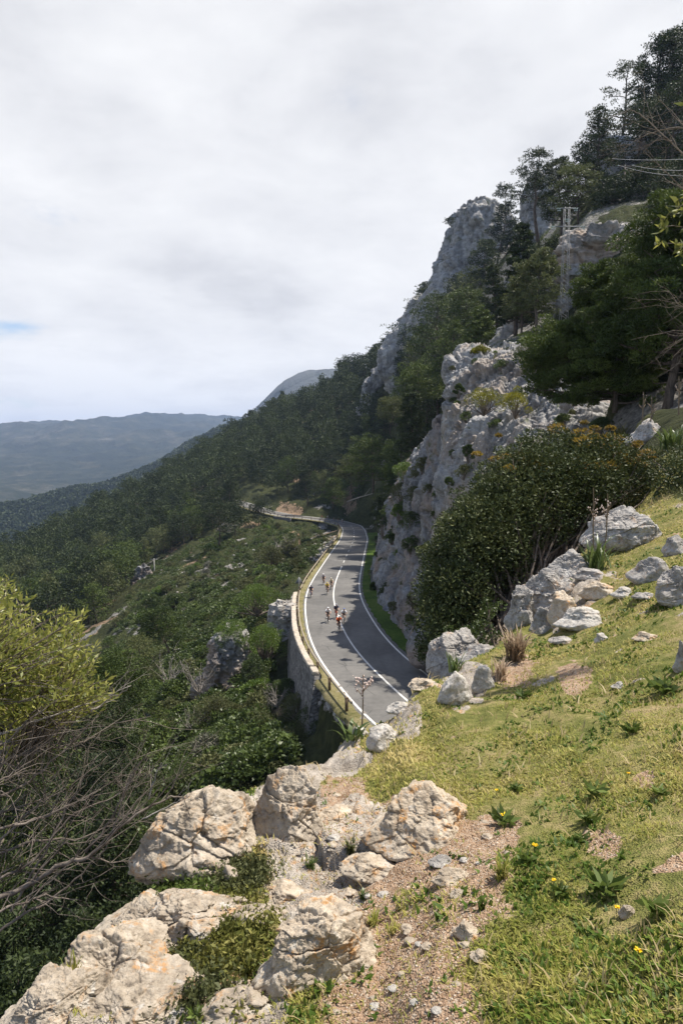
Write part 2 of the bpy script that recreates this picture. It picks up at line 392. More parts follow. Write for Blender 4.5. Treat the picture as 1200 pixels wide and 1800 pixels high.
# the mountain on the right
T((760, 610, 232), (790, 560, 235), (850, 560, 185), (860, 620, 120), (900, 570, 104), (960, 560, 90), (930, 500, 130), (1000, 565, 82), (1100, 570, 66), (1200, 560, 66), (1150, 640, 48), (1040, 640, 52),
  (1020, 405, 96), (1100, 400, 92), (1200, 390, 92), (1400, 420, 80), (1120, 330, 112), (1200, 300, 112), (1400, 500, 60), (1400, 250, 120), (1700, 400, 70))
for x, y, r in [(800, 480, 275), (860, 430, 262), (920, 420, 235), (960, 395, 195), (1000, 372, 168), (1050, 320, 155), (1100, 262, 146), (1150, 215, 138), (1200, 175, 134), (1300, 140, 130), (1500, 110, 130), (1900, 150, 120)]:
    T((x, y, r)); z = P(x, y, r)[2]; TP.append(('z', x, z + 2, r * 1.2)); TP.append(('z', x, z - 40, r * 2.))
# the buttress over the road (terrain kept behind the rock faces)
T((830, 640, 72), (880, 632, 68), (950, 640, 62), (1000, 672, 53), (1080, 700, 42), (850, 700, 60), (900, 740, 50), (830, 790, 58), (800, 850, 58), (790, 950, 58), (785, 1030, 55), (765, 1100, 53), (745, 850, 76), (760, 900, 68),
  (720, 900, 88), (735, 980, 72), (712, 1020, 77), (690, 930, 104), (668, 960, 112), (690, 1070, 70), (705, 1095, 65), (755, 1150, 50), (770, 1180, 44))
T(('z', 800, -9, 30), ('z', 900, -5, 26), ('z', 1000, -2, 26), ('z', 760, -12, 34), ('z', 850, -8, 18), ('z', 950, -3.6, 16), ('z', 1050, -1.4, 17), ('z', 950, -1, 36), ('z', 880, -4, 40))
# second ridge with the peak in cloud, the valley and the far range
for x, y, r in [(-300, 905, 1150), (0, 885, 1200), (70, 876, 1220), (130, 856, 1250), (215, 836, 1280), (255, 816, 1300), (330, 775, 1350), (385, 752, 1400), (440, 738, 1450)]:
    y += 7; T((x, y, r)); z = P(x, y, r)[2]; TP.append(('z', x, z - 45, r * 1.2)); TP.append(('z', x, -165, r * 1.5)); TP.append(('z', x, -150 + min(0, z) * .3, r * .62))
for x, y, r in [(440, 735, 2800), (468, 705, 2850), (495, 676, 2900), (525, 655, 2950), (565, 650, 2950), (620, 652, 2950), (700, 650, 2900), (900, 640, 2900), (1300, 600, 2900)]:
    T((x, y, r)); z = P(x, y, r)[2]; TP.append(('z', x, z - 120, r * 1.5)); TP.append(('z', x, z - 170, r * .75)); TP.append(('z', x, z - 260, r * .58))
T((-300, 880, 2500), (0, 862, 2500), (100, 862, 2600), (200, 850, 2700), (300, 830, 2800), (0, 838, 3100), (150, 826, 3200), (250, 806, 3300), (0, 788, 3900), (130, 776, 4000), (250, 772, 4000), (370, 770, 4200),
  (-300, 770, 4800), (0, 752, 4900), (110, 740, 5000), (240, 730, 5100), (320, 732, 5300), (400, 734, 5600), (500, 745, 6000), (800, 745, 6000), (1200, 745, 6000), (-300, 800, 8500), (200, 790, 8500), (600, 790, 8500), (1200, 790, 8500),
  (0, 895, 1500), (-300, 900, 1600), (150, 880, 1600))
A_, U_, Z_ = [], [], []
for t in TP:
    if t[0] == 'a': az, z, r = t[1], t[2], t[3]
    elif t[0] == 'z':
        v = ray(t[1], 900); az = math.atan2(v[0], v[1]); r = t[3]; z = t[2]
    else:
        p = P(*t); az = math.atan2(p[0], p[1]); r = t[2]; z = p[2]
    A_.append(az); U_.append(math.log(r)); Z_.append(z)
A_, U_, Z_ = map(np.array, (A_, U_, Z_)); R0 = 12.
KA = 3.2
WZ = Z_ / (np.exp(U_) + R0)
X = np.stack((A_ * KA, U_), 1)
D = np.linalg.norm(X[:, None] - X[None], axis=2); D = np.sqrt(D * D + .02 ** 2)
n_ = len(X); M = np.zeros((n_ + 3, n_ + 3)); M[:n_, :n_] = -D + np.eye(n_) * 1e-4; M[:n_, n_] = 1; M[n_, :n_] = 1; M[:n_, n_ + 1:] = X; M[n_ + 1:, :n_] = X.T
cf = np.linalg.solve(M, np.concatenate((WZ, np.zeros(3))))
def baseZ(az, u):
    out = np.empty(len(az))
    for i in range(0, len(az), 20000):
        q = np.stack((az[i:i + 20000] * KA, u[i:i + 20000]), 1)
        d = np.sqrt(((q[:, None, :] - X[None]) ** 2).sum(2) + .02 ** 2)
        out[i:i + 20000] = -d @ cf[:n_] + cf[n_] + q @ cf[n_ + 1:]
    return out * (np.exp(u) + R0)
dense = np.linspace(R(-32), R(32), 440)
gaz = np.concatenate((np.linspace(R(-100), R(-32), 50)[:-1], dense, np.linspace(R(32), R(100), 50)[1:]))
gu = np.concatenate((np.linspace(math.log(.4), math.log(1.5), 40)[:-1], np.linspace(math.log(1.5), math.log(14), 330)[:-1], np.linspace(math.log(14), math.log(500), 430)[:-1], np.linspace(math.log(500), math.log(9000), 230)))
nA, nU = len(gaz), len(gu)
# coarse RBF then bilinear refine (the field is smooth)
ca = gaz[::4] if (nA - 1) % 4 == 0 else np.append(gaz[::4], gaz[-1]); cu = gu[::3] if (nU - 1) % 3 == 0 else np.append(gu[::3], gu[-1])
cA, cU = np.meshgrid(ca, cu); cz = (baseZ(cA.ravel(), cU.ravel()) / (np.exp(cU.ravel()) + R0)).reshape(cA.shape)
tmp = np.stack([np.interp(gaz, ca, row) for row in cz]); GZ = np.stack([np.interp(gu, cu, tmp[:, j]) for j in range(nA)], 1)
GU, GA = np.meshgrid(gu, gaz, indexing='ij'); GR = np.exp(GU); GZ = GZ * (GR + R0)
GX = np.sin(GA) * GR; GY = np.cos(GA) * GR
# the ledge never rises above a plane from our feet to its rim, and falls away at once beyond it
_ra = [math.atan2(ray(x, y)[0], ray(x, y)[1]) for x, y, r in rim]; _rr = np.interp(GA, _ra, [r for x, y, r in rim]); _rz = np.interp(GA, _ra, [P(x, y, r)[2] for x, y, r in rim])
_q = GR / _rr; _cap = np.where(_q < 1, -1.6 + (_rz + 1.6) * _q ** 1.3, _rz - 8. * (_q - 1)); _w = 1 - sstep(R(3), R(9), GA)
GZ = np.where((_w > 0) & (GR < 12), np.minimum(GZ, _cap) * _w + GZ * (1 - _w), GZ)
flat = np.stack((GX.ravel(), GY.ravel(), np.zeros(GX.size)), 1); rr = GR.ravel()
# roughness of the ground at several scales
def band(lo, hi, lo2=None, hi2=None):
    return sstep(math.log(lo), math.log(hi), GU.ravel())
ndz = np.zeros(GX.size)
m = rr < 60; ndz[m] += (.10 * fbm(flat[m] * .55, 4, 3) + .035 * fbm(flat[m] * 3.1, 4, 5)) * np.minimum(1, 14 / rr[m])
m = (rr > 12) & (rr < 700); ndz[m] += (1.5 * fbm(flat[m] * .07, 5, 7) + .5 * fbm(flat[m] * .5, 3, 8)) * sstep(14, 40, rr[m]) * (1 + sstep(150, 300, rr[m]))
m = rr > 300; ndz[m] += (22 * fbm(flat[m] * .0035, 6, 9, ridged=True) - 9) * sstep(700, 1800, rr[m]) + 3 * fbm(flat[m] * .02, 4, 10) * sstep(300, 800, rr[m])
m = rr > 2400; ndz[m] += (85 * fbm(flat[m] * .0013, 6, 12, ridged=True) - 45) * sstep(2800, 4200, rr[m])
GZ = GZ + ndz.reshape(GZ.shape)
# the near ledge: rocky where rock shows
fm = rr < 16
fl3 = flat[fm].copy(); fl3[:, 2] = GZ.ravel()[fm]
pu, pv = proj(fl3)
rockmask = np.zeros(GX.size); soil = np.zeros(GX.size)
RK = [(260, 1560, 190), (150, 1720, 170), (350, 1660, 150), (560, 1560, 120), (500, 1400, 110), (640, 1470, 100), (700, 1255, 60), (980, 1040, 90), (420, 1790, 120), (820, 1200, 60), (600, 1310, 60), (60, 1800, 120)]
warp = fbm(fl3 * 2.2, 4, 21) * 60
rk = np.zeros(len(fl3))
for x, y, w in RK: rk = np.maximum(rk, 1 - np.hypot(pu - x, (pv - y) * 1.0) / w)
rk = sstep(.15, .4, rk + warp / 110)
sl = np.zeros(len(fl3))
for x, y, w in [(720, 1660, 150), (800, 1540, 130), (760, 1760, 130), (640, 1600, 140), (700, 1500, 120), (560, 1470, 120), (860, 1480, 70), (600, 1400, 60), (1010, 1195, 42), (1060, 1480, 48), (1130, 1370, 30), (640, 1780, 130), (420, 1700, 80), (230, 1600, 90), (905, 1185, 50)]:
    sl = np.maximum(sl, 1 - np.hypot(pu - x, pv - y) / w)
sl = sstep(.05, .62, sl + fbm(fl3 * 3.3, 4, 22) * .45 + fbm(fl3 * 11, 3, 23) * .25)
# beyond the rim the drop is bare rock
rimr = np.interp(GA.ravel()[fm], [math.atan2(ray(x, y)[0], ray(x, y)[1]) for x, y, r in rim], [r for x, y, r in rim], right=30)
bey = sstep(.97, 1.08, rr[fm] / rimr); rk = np.maximum(rk, bey)
rockmask[fm] = rk; soil[fm] = sl
bey2 = sstep(1.15, 1.6, rr[fm] / rimr); dz = rocky(fl3, .42, 31) * .06 * np.maximum(rk * (1 - bey), bey2) - .12 * bey * (1 - bey2) + ((rocky(fl3, 1.3, 33) - 1.2) * .3 * bey2)
G = GZ.ravel(); G[fm] += dz + soil[fm] * (.012 * fbm(fl3 * 14, 3, 41))
# open rock and scree patches on the slopes, for the material
m = (rr >= 16); q = flat[m] * 1.0; q[:, 2] = G[m]
rockmask[m] = sstep(.17, .40, fbm(q * .085, 4, 51) * (1 - .75 * sstep(230, 300, rr[m])))
soil[m] = sstep(.16, .42, fbm(q * .06, 4, 52)) * (1 - sstep(R(4), R(9), GA.ravel()[m]))
rk_u = sstep(R(8), R(12), GA.ravel()[m]) * sstep(60, 80, rr[m]) * (1 - sstep(400, 500, rr[m])); rockmask[m] = np.maximum(rockmask[m], rk_u * sstep(-.25, .15, fbm(q * .05, 4, 53)))
pk = sstep(1900, 2300, rr[m]) * (1 - sstep(3400, 3700, rr[m])) * sstep(R(-10), R(-7), GA.ravel()[m]); rockmask[m] = np.where(rr[m] > 1500, pk, rockmask[m])
GZ = G.reshape(GZ.shape)
# carve the road bench
m = np.where((rr > 30) & (rr < 330))[0]; nz = GZ.ravel().copy()
cxy = CL[:, :2]; best = np.full(len(m), 1e9); bi = np.zeros(len(m), int)
pxy = flat[m][:, :2]
cand = np.where(np.abs(proj(np.c_[pxy, nz[m]])[0] - 560) < 420)[0]
for i in range(0, len(cand), 20000):
    c = cand[i:i + 20000]; d = ((pxy[c][:, None] - cxy[None, ::3]) ** 2).sum(2); k = d.argmin(1); bi[c] = k * 3; best[c] = np.sqrt(d[np.arange(len(c)), k])
off = ((pxy - cxy[bi]) * CN[bi, :2]).sum(1); rz = CL[bi, 2]
st = CS[bi]; endf = (best < 30)
wl = sstep(-5.0, -4.1, off) * (1 - sstep(6.0, 9.5, off)) * (best < 14)
wallzone = None
nz[m] = nz[m] * (1 - wl) + (rz - .16 - .05 * (np.abs(off) > 4)) * wl
# keep the slope outside the road below it so the wall stands clear
lo = (off < -4.15) & (off > -16) & (best < 17)
S_W0, S_W1 = s_near(600, 1200) - 4, s_near(541, 1050)
wz = lo & (st > S_W0 - 1) & (st < S_W1 + 1)
nz[m] = np.where(wz, np.minimum(nz[m], rz - 3.6 - (-off - 4.15) * .45), np.where(lo, np.minimum(nz[m], rz - .5 - (-off - 4.15) * np.where(st < S_W0 + 2, .75, .35) + .3 * (st < S_W0 + 2)), nz[m]))
GZ = nz.reshape(GZ.shape)
GXf = np.stack((GX, GY, GZ), 2)
def ground(x, y):
    x = np.atleast_1d(np.asarray(x, float)); y = np.atleast_1d(np.asarray(y, float))
    a = np.arctan2(x, y); u = np.log(np.maximum(np.hypot(x, y), .41))
    ja = np.clip(np.interp(a, gaz, np.arange(nA)), 0, nA - 1.001); iu = np.clip(np.interp(u, gu, np.arange(nU)), 0, nU - 1.001)
    j = ja.astype(int); i = iu.astype(int); fj = ja - j; fi = iu - i
    return (GZ[i, j] * (1 - fi) * (1 - fj) + GZ[i + 1, j] * fi * (1 - fj) + GZ[i, j + 1] * (1 - fi) * fj + GZ[i + 1, j + 1] * fi * fj)
def gmask(arr, x, y):
    a = np.arctan2(x, y); u = np.log(np.hypot(x, y)); j = np.clip(np.round(np.interp(a, gaz, np.arange(nA))), 0, nA - 1).astype(int); i = np.clip(np.round(np.interp(u, gu, np.arange(nU))), 0, nU - 1).astype(int)
    return arr.reshape(nU, nA)[i, j]
def hit(px, py, rmin=1.0, rmax=9000):   # where a sight line meets the ground
    v = ray(px, py); v = v / math.hypot(v[0], v[1]); r = np.exp(np.linspace(math.log(rmin), math.log(rmax), 4000))
    z = ground(v[0] * r, v[1] * r); b = np.where(z >= v[2] * r)[0]
    if not len(b): return None
    k = b[0]; return np.array((v[0] * r[k], v[1] * r[k], z[k]))
# horizon angle seen so far along each column: tells what the camera's side can see
TE = GZ / GR; VIS = np.maximum.accumulate(TE, axis=0)
def seen(x, y, h):
    a = np.arctan2(x, y); r = np.hypot(x, y); j = np.clip(np.round(np.interp(a, gaz, np.arange(nA))), 0, nA - 1).astype(int); i = np.clip(np.interp(np.log(r), gu, np.arange(nU)).astype(int) - 1, 0, nU - 1)
    return (ground(x, y) + h) / r > VIS[i, j]

# materials of the land
m = Mat('meadow_ground', .95, .15)
g1 = m.noise(1.5, 6, .6); g2 = m.noise(14, 6, .65); g3 = m.noise(60, 4, .7)
gc = m.ramp(m.math('ADD', m.math('MULTIPLY', g1, .5), m.math('MULTIPLY', g2, .5)), [(.36, (.09, .105, .026)), (.47, (.17, .17, .05)), (.56, (.28, .235, .10)), (.68, (.36, .26, .16))])
pv_ = m.voro(95, 'F1', out=1); pe = m.voro(95, 'DISTANCE_TO_EDGE')
sc_ = m.ramp(g2, [(.32, (.22, .14, .085)), (.52, (.37, .25, .165)), (.72, (.49, .36, .25))])
sep = m.n('ShaderNodeSeparateColor'); m.l(pv_, sep.inputs[0])
sc_ = m.mix(m.math('MULTIPLY', m.step(sep.outputs[0], .74, .80), m.step(pe, .02, .06)), sc_, (.42, .34, .26))
rc = m.ramp(m.math('ADD', m.math('MULTIPLY', m.noise(2.6, 8, .65, .3), .55), m.math('MULTIPLY', m.noise(17, 6, .7), .45)), [(.34, (.13, .11, .09)), (.46, (.34, .295, .245)), (.60, (.53, .475, .41)), (.78, (.64, .60, .54))])
lc = m.math('MULTIPLY', m.step(m.noise(4.2, 7, .65, .5), .55, .64), m.step(m.noise(22, 4, .6), .4, .6))
rc = m.mix(m.math('MULTIPLY', lc, .8), rc, (.50, .26, .08))
c = m.mix(m.step(m.math('ADD', m.attr('soil'), m.math('MULTIPLY', m.math('SUBTRACT', g2, .5), .9)), .38, .55), gc, sc_)
c = m.mix(m.step(m.math('ADD', m.attr('rock'), m.math('MULTIPLY', m.math('SUBTRACT', g2, .5), .8)), .42, .55), c, rc)
m.color(c); m.bump(m.math('ADD', g2, m.math('MULTIPLY', pe, .6)), .8, .03); m.bump(g3, .6, .008)
M_GROUND = m.m
m = Mat('hillside_ground', .95, .15)
g1 = m.noise(.10, 6, .6); g2 = m.noise(1.1, 8, .65); g3 = m.noise(.35, 5, .6)
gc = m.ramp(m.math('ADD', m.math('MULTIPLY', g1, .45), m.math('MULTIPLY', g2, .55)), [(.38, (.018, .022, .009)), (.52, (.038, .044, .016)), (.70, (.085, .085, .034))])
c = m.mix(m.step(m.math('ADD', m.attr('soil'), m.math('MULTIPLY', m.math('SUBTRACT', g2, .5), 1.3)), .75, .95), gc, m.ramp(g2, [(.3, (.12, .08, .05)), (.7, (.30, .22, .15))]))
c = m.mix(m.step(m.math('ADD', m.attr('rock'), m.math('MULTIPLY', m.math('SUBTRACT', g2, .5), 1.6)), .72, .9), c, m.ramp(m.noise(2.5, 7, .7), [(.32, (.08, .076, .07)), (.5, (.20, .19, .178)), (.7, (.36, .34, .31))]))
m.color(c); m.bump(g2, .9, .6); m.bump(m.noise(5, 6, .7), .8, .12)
M_HILL = m.m
m = Mat('far_mountain', 1., .05)
g1 = m.noise(.0016, 8, .62, .3); g2 = m.noise(.011, 8, .68); g3 = m.voro(.022, 'F1', out=1)
c = m.ramp(m.math('ADD', m.math('MULTIPLY', g1, .5), m.math('MULTIPLY', g2, .5)), [(.38, (.014, .020, .013)), (.50, (.028, .036, .021)), (.58, (.065, .066, .045)), (.68, (.19, .18, .16))])
sx = m.n('ShaderNodeSeparateColor'); m.l(g3, sx.inputs[0])
sz = m.n('ShaderNodeSeparateXYZ'); m.l(m.co(), sz.inputs[0])
lowm = m.math('SUBTRACT', 1.0, m.step(sz.outputs[2], -150, -70)); 
c = m.mix(m.math('MULTIPLY', m.math('MULTIPLY', m.step(sx.outputs[0], .84, .9), m.step(g2, .5, .56)), m.math('MULTIPLY', lowm, .3)), c, (.16, .15, .12))
c = m.mix(m.math('MULTIPLY', m.attr('rock'), m.step(m.noise(.006, 7, .7), .40, .52)), c, (.105, .11, .10)); m.color(c); m.bump(g2, 1., 30); m.bump(m.noise(.05, 5, .7), 1., 8)
M_FAR = m.m
def land(name, i0, i1, mat, j0=0, j1=None):
    j1 = j1 or nA
    V = GXf[i0:i1, j0:j1].reshape(-1, 3); o = mesh_np(name, V, grid_faces(i1 - i0, j1 - j0)[:, ::-1], mat, True,
        attrs={'rock': rockmask.reshape(nU, nA)[i0:i1, j0:j1].ravel(), 'soil': soil.reshape(nU, nA)[i0:i1, j0:j1].ravel()})
    o['kind'] = 'structure'; return o
i14 = int(np.searchsorted(gu, math.log(15.9))); i520 = int(np.searchsorted(gu, math.log(640)))
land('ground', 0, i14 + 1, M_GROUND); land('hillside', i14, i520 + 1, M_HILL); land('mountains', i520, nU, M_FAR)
# ------------------------------------------------------------------ road, markings, rail and walls
def ribbon(name, s0, s1, offs, dz, mat, step=.8, kind='structure', jag=0., crown=0.):
    ss = np.linspace(s0, s1, max(2, int((s1 - s0) / step))); V = []
    for s in ss:
        for k, o in enumerate(offs):
            e = jag * math.sin(s * 2.3 + k * 9) * (k in (0, len(offs) - 1)) if jag else 0
            V.append(road_at(s, o + e, dz[k] if isinstance(dz, (list, tuple)) else dz))
    o = mesh_np(name, V, grid_faces(len(ss), len(offs))[:, ::-1], mat, True)
    if o.data.polygons[0].normal.z < 0: o.data.flip_normals()
    if kind: o['kind'] = kind
    return o
SE = CS[-1]
m = Mat('asphalt', .86, .3)
a1 = m.noise(.18, 5, .55); a2 = m.noise(2.2, 6, .6); a3 = m.noise(60, 3, .7)
c = m.ramp(m.math('ADD', m.math('MULTIPLY', a1, .6), m.math('MULTIPLY', a2, .4)), [(.35, (.092, .089, .085)), (.5, (.125, .121, .115)), (.65, (.165, .158, .148))])
c = m.mix(m.step(a3, .45, .7, 0, .35), c, (.23, .215, .205)); tr_ = m.noise(.9, 3, .5, vs=(1, .12, 1)); c = m.mix(m.step(tr_, .5, .66, 0, .4), c, (.085, .082, .078)); pt = m.voro(.16, 'F1', out=1); sx = m.n('ShaderNodeSeparateColor'); m.l(pt, sx.inputs[0]); c = m.mix(m.step(sx.outputs[0], .80, .82, 0, .35), c, (.075, .073, .07)); ck = m.voro(.55, 'DISTANCE_TO_EDGE'); c = m.mix(m.math('MULTIPLY', m.step(ck, .0, .02, 1, 0), m.step(m.noise(.4, 3, .5), .5, .6)), c, (.05, .05, .05)); m.color(c); m.bump(a3, .3, .01)
M_ASPH = m.m
m = Mat('road_paint', .6, .3); m.color(m.mix(m.step(m.noise(5, 7, .7), .50, .66, 0, .75), (.66, .65, .62), (.26, .25, .235))); M_PAINT = m.m
ribbon('road', 0, SE, [-3.55, -2, 0, 2, 3.7], [-.0, .02, .03, .02, .0], M_ASPH, .7)
ribbon('edge_line', 0, SE, [-3.34, -3.18], .016, M_PAINT, .7)
ribbon('edge_line', 0, SE, [3.18, 3.34], .016, M_PAINT, .7)
s_solid = s_near(599, 995)
ribbon('centre_line', 0, s_solid, [-.075, .075], .034, M_PAINT, .7)
s = s_solid + 5.
while s < SE - 10:
    ribbon('centre_dash', s, s + 3.6, [-.06, .06], .034, M_PAINT, .7); s += 9.4
m = Mat('verge', .95, .1)
m.color(m.ramp(m.math('ADD', m.math('MULTIPLY', m.noise(.35, 4, .6), .5), m.math('MULTIPLY', m.noise(5, 5, .6), .5)), [(.36, (.035, .06, .012)), (.5, (.055, .10, .014)), (.66, (.12, .14, .04))])); m.bump(m.noise(14, 5, .7), 1., .06)
M_VERGE = m.m
m = Mat('dry_verge', .95, .1)
m.color(m.ramp(m.math('ADD', m.math('MULTIPLY', m.noise(.3, 4, .6), .5), m.math('MULTIPLY', m.noise(4, 5, .6), .5)), [(.36, (.09, .09, .032)), (.5, (.18, .16, .075)), (.66, (.28, .235, .145))])); m.bump(m.noise(14, 5, .7), 1., .06)
M_DRYV = m.m
s_bend = s_near(600, 940)
tag(ribbon('grass_verge', 0, s_near(646, 940) + 8, [3.68, 4.4, 5.2, 6.6, 8.0], [.02, .07, .12, .2, .7], M_VERGE, .8, 'structure', jag=.12))
ribbon('dry_verge', 0, SE, [-4.62, -4.5, -4.0, -3.5], [-.25, .03, .06, .01], M_DRYV, .8, 'structure', jag=.06)

# timber faced guardrail on the valley side
M_WOODR = plain('rail_wood', (.34, .29, .22), .75, .2, var=.2, nsc=2.5)
M_POST = plain('rail_post', (.12, .085, .055), .8, .2, var=.2)
M_STEEL = plain('galvanised_steel', (.36, .37, .38), .45, .5, metal=.7, var=.15)
def rail(s0, s1, off, label, group=None):
    t = empty('guardrail', road_at((s0 + s1) / 2, off), label, 'guardrail', group); o = np.array(t.location)
    mb = MB(); ss = np.arange(s0, s1 + .01, 1.0)
    for dz, w in ((.72, .075),):
        prof = [(-.05, -.08), (.0, -.10), (.045, -.06), (.045, .05), (.0, .08), (-.05, .07)]
        V = []
        for s in ss:
            for a, b in prof: V.append(road_at(s, off + a, dz + b) - o)
        n = len(prof); F = []
        j = np.arange(n); j2 = (j + 1) % n
        for i in range(len(ss) - 1): F.append(np.stack((i * n + j, (i + 1) * n + j, (i + 1) * n + j2, i * n + j2), 1))
        mb.add(V, np.concatenate(F)); 
        mb.add([V[k] for k in range(n)] + [V[-n + k] for k in range(n)], [(0, 1, 2, 3), (0, 3, 4, 5), (n + 3, n + 2, n + 1, n), (n + 5, n + 4, n + 3, n)])
    mb.build('rail', M_WOODR, t)
    for s in np.arange(s0 + .5, s1, 4.0):
        c = road_at(s, off - .16) - o; p = MB(); T_ = np.array([np.interp(s, CS, CT[:, k]) for k in range(3)]); Nn = np.array([-T_[1], T_[0], 0])
        p.box(c + (0, 0, .33), (.14, .16, .98), (T_, Nn, (0, 0, 1))); p.box(c + (0, 0, .85), (.18, .2, .06), (T_, Nn, (0, 0, 1))); p.build('post', M_POST, t)
    return t
sa, sb, sc2, sd2 = s_near(640, 1262) - 4, s_near(541, 1045), s_near(598, 935), SE - 45
rail(sa, sb - .4, -3.98, 'wooden guardrail on dark posts beside the retaining wall, nearest stretch of the bend')
rail(sb + .4, sc2, -3.98, 'tan wooden guardrail along the valley side between the road sign and the far bend')
rail(sc2 + 1, sd2, -3.98, 'thin dark guardrail on the far stretch of road after the bend')

# masonry retaining wall with a parapet of coping blocks
m = Mat('wall_masonry', .92, .2)
br = m.voro(2.3, 'DISTANCE_TO_EDGE', vs=(1, 1, 1.5)); bc = m.voro(2.3, 'F1', out=1, vs=(1, 1, 1.5)); sx = m.n('ShaderNodeSeparateColor'); m.l(bc, sx.inputs[0])
c = m.ramp(sx.outputs[0], [(.1, (.15, .142, .135)), (.5, (.21, .20, .19)), (.9, (.29, .27, .255))]); c = m.mix(m.step(m.noise(.5, 5, .6), .5, .65, 0, .5), c, (.12, .11, .10))
c = m.mix(m.step(br, .0, .06, 1, 0), c, (.10, .095, .09)); m.color(c); m.bump(m.step(br, .0, .12), .9, .08); m.bump(m.noise(9, 6, .7), .7, .05)
M_MAS = m.m
M_COPE = rock_mat('coping_stone', 1.6, (.52, .46, .38), (.40, .345, .28), (.22, .19, .16), bump=.6)
M_COPE2 = M_COPE
def retaining(s0, s1, off, top, depth, label, cope=True, group=None, batter=.12):
    t = empty('retaining_wall', road_at((s0 + s1) / 2, off), label, 'retaining wall', group); o = np.array(t.location)
    ss = np.arange(s0, s1 + .01, .5); zs = np.linspace(top, -depth, 14); V = []
    for s in ss:
        for z in zs: V.append(road_at(s, off - batter * (top - z), z) - o)
    V = np.array(V); V += (.07 * fbm((V + o) * 2.2, 3, 61))[:, None] * np.array([np.interp((s0 + s1) / 2, CS, CN[:, k]) for k in range(3)])
    nb = len(V); back = [road_at(s, off + .5, z) - o for s in ss for z in (top, -depth)]
    F = grid_faces(len(ss), len(zs)); i = np.arange(len(ss) - 1); nz_ = len(zs)
    F2 = np.stack((i * nz_, (i + 1) * nz_, nb + (i + 1) * 2, nb + i * 2), 1)
    e0 = [(0, nb, nb + 1, nz_ - 1)]; e1 = [((len(ss) - 1) * nz_, nb + 2 * len(ss) - 1 - 1, nb + 2 * len(ss) - 1, len(ss) * nz_ - 1)]
    mesh_np('wall', np.vstack((V, back)), np.vstack((F, F2, e0, e1)), M_MAS, True, t)
    if cope:
        rng = np.random.default_rng(3); s = s0 + .05
        while s < s1 - 1.3:
            l = rng.uniform(1.1, 1.7); c = road_at(s + l / 2, off + .12) - o; T_ = np.array([np.interp(s + l / 2, CS, CT[:, k]) for k in range(3)]); Nn = np.array([-T_[1], T_[0], 0])
            b = MB(); V_, F_ = ico(3); V_ = np.sign(V_) * np.abs(V_) ** .35 * np.array((l / 2, .24, .16)); V_ = V_ + (fbm(V_ * 3 + s, 3, 5) * .05)[:, None]
            b.add(c + (0, 0, top + .17 + rng.uniform(-.03, .03)) + V_ @ np.array((T_, Nn, (0, 0, 1))), None, F_); b.build('coping_block', M_COPE, t, True)
            s += l + (.05 if rng.random() < .8 else .7)
    return t
retaining(S_W0, S_W1 - 1, -4.62, .34, 4.4, 'tall curved masonry retaining wall with pale coping blocks below the near bend')
retaining(s_near(528, 908), s_near(498, 905), -5.0, .0, 4.5, 'small grey masonry retaining wall under the far stretch of road', False, None, .1)
# ------------------------------------------------------------------ rock faces and boulders
M_CLIFF = rock_mat('cliff_limestone', .42, (.31, .31, .315), (.18, .18, .183), (.06, .06, .062), 0, .45, (.29, .215, .165), True, 1.2)
M_CRAG = rock_mat('grey_crag', .16, (.47, .46, .45), (.29, .285, .28), (.10, .10, .10), 0, .35, None, True, 1.3)
M_BOULD = rock_mat('lichen_limestone', 3.2, (.56, .49, .40), (.37, .31, .24), (.14, .115, .09), .75)
M_BOULD2 = rock_mat('grey_lichen_limestone', 2.0, (.50, .475, .44), (.30, .28, .26), (.10, .095, .09), .45)
M_PALE = rock_mat('pale_limestone', 4., (.60, .57, .52), (.42, .39, .35), (.2, .18, .16), .3)
M_BOULD0 = rock_mat('warm_limestone', 4., (.61, .53, .42), (.41, .34, .26), (.15, .12, .09), 1.)
def smooth_grid(C, nr, nc):       # C rows x cols x 3 -> catmull-rom both ways
    a = np.array([resample_u(catmull(row, 12), nc) for row in C]); a = np.swapaxes(a, 0, 1)
    return np.swapaxes(np.array([resample_u(catmull(c, 12), nr) for c in a]), 0, 1)
def resample_u(p, n):
    t = np.linspace(0, len(p) - 1, n); k = np.arange(len(p)); return np.stack([np.interp(t, k, p[:, j]) for j in range(3)], 1)
PV = []
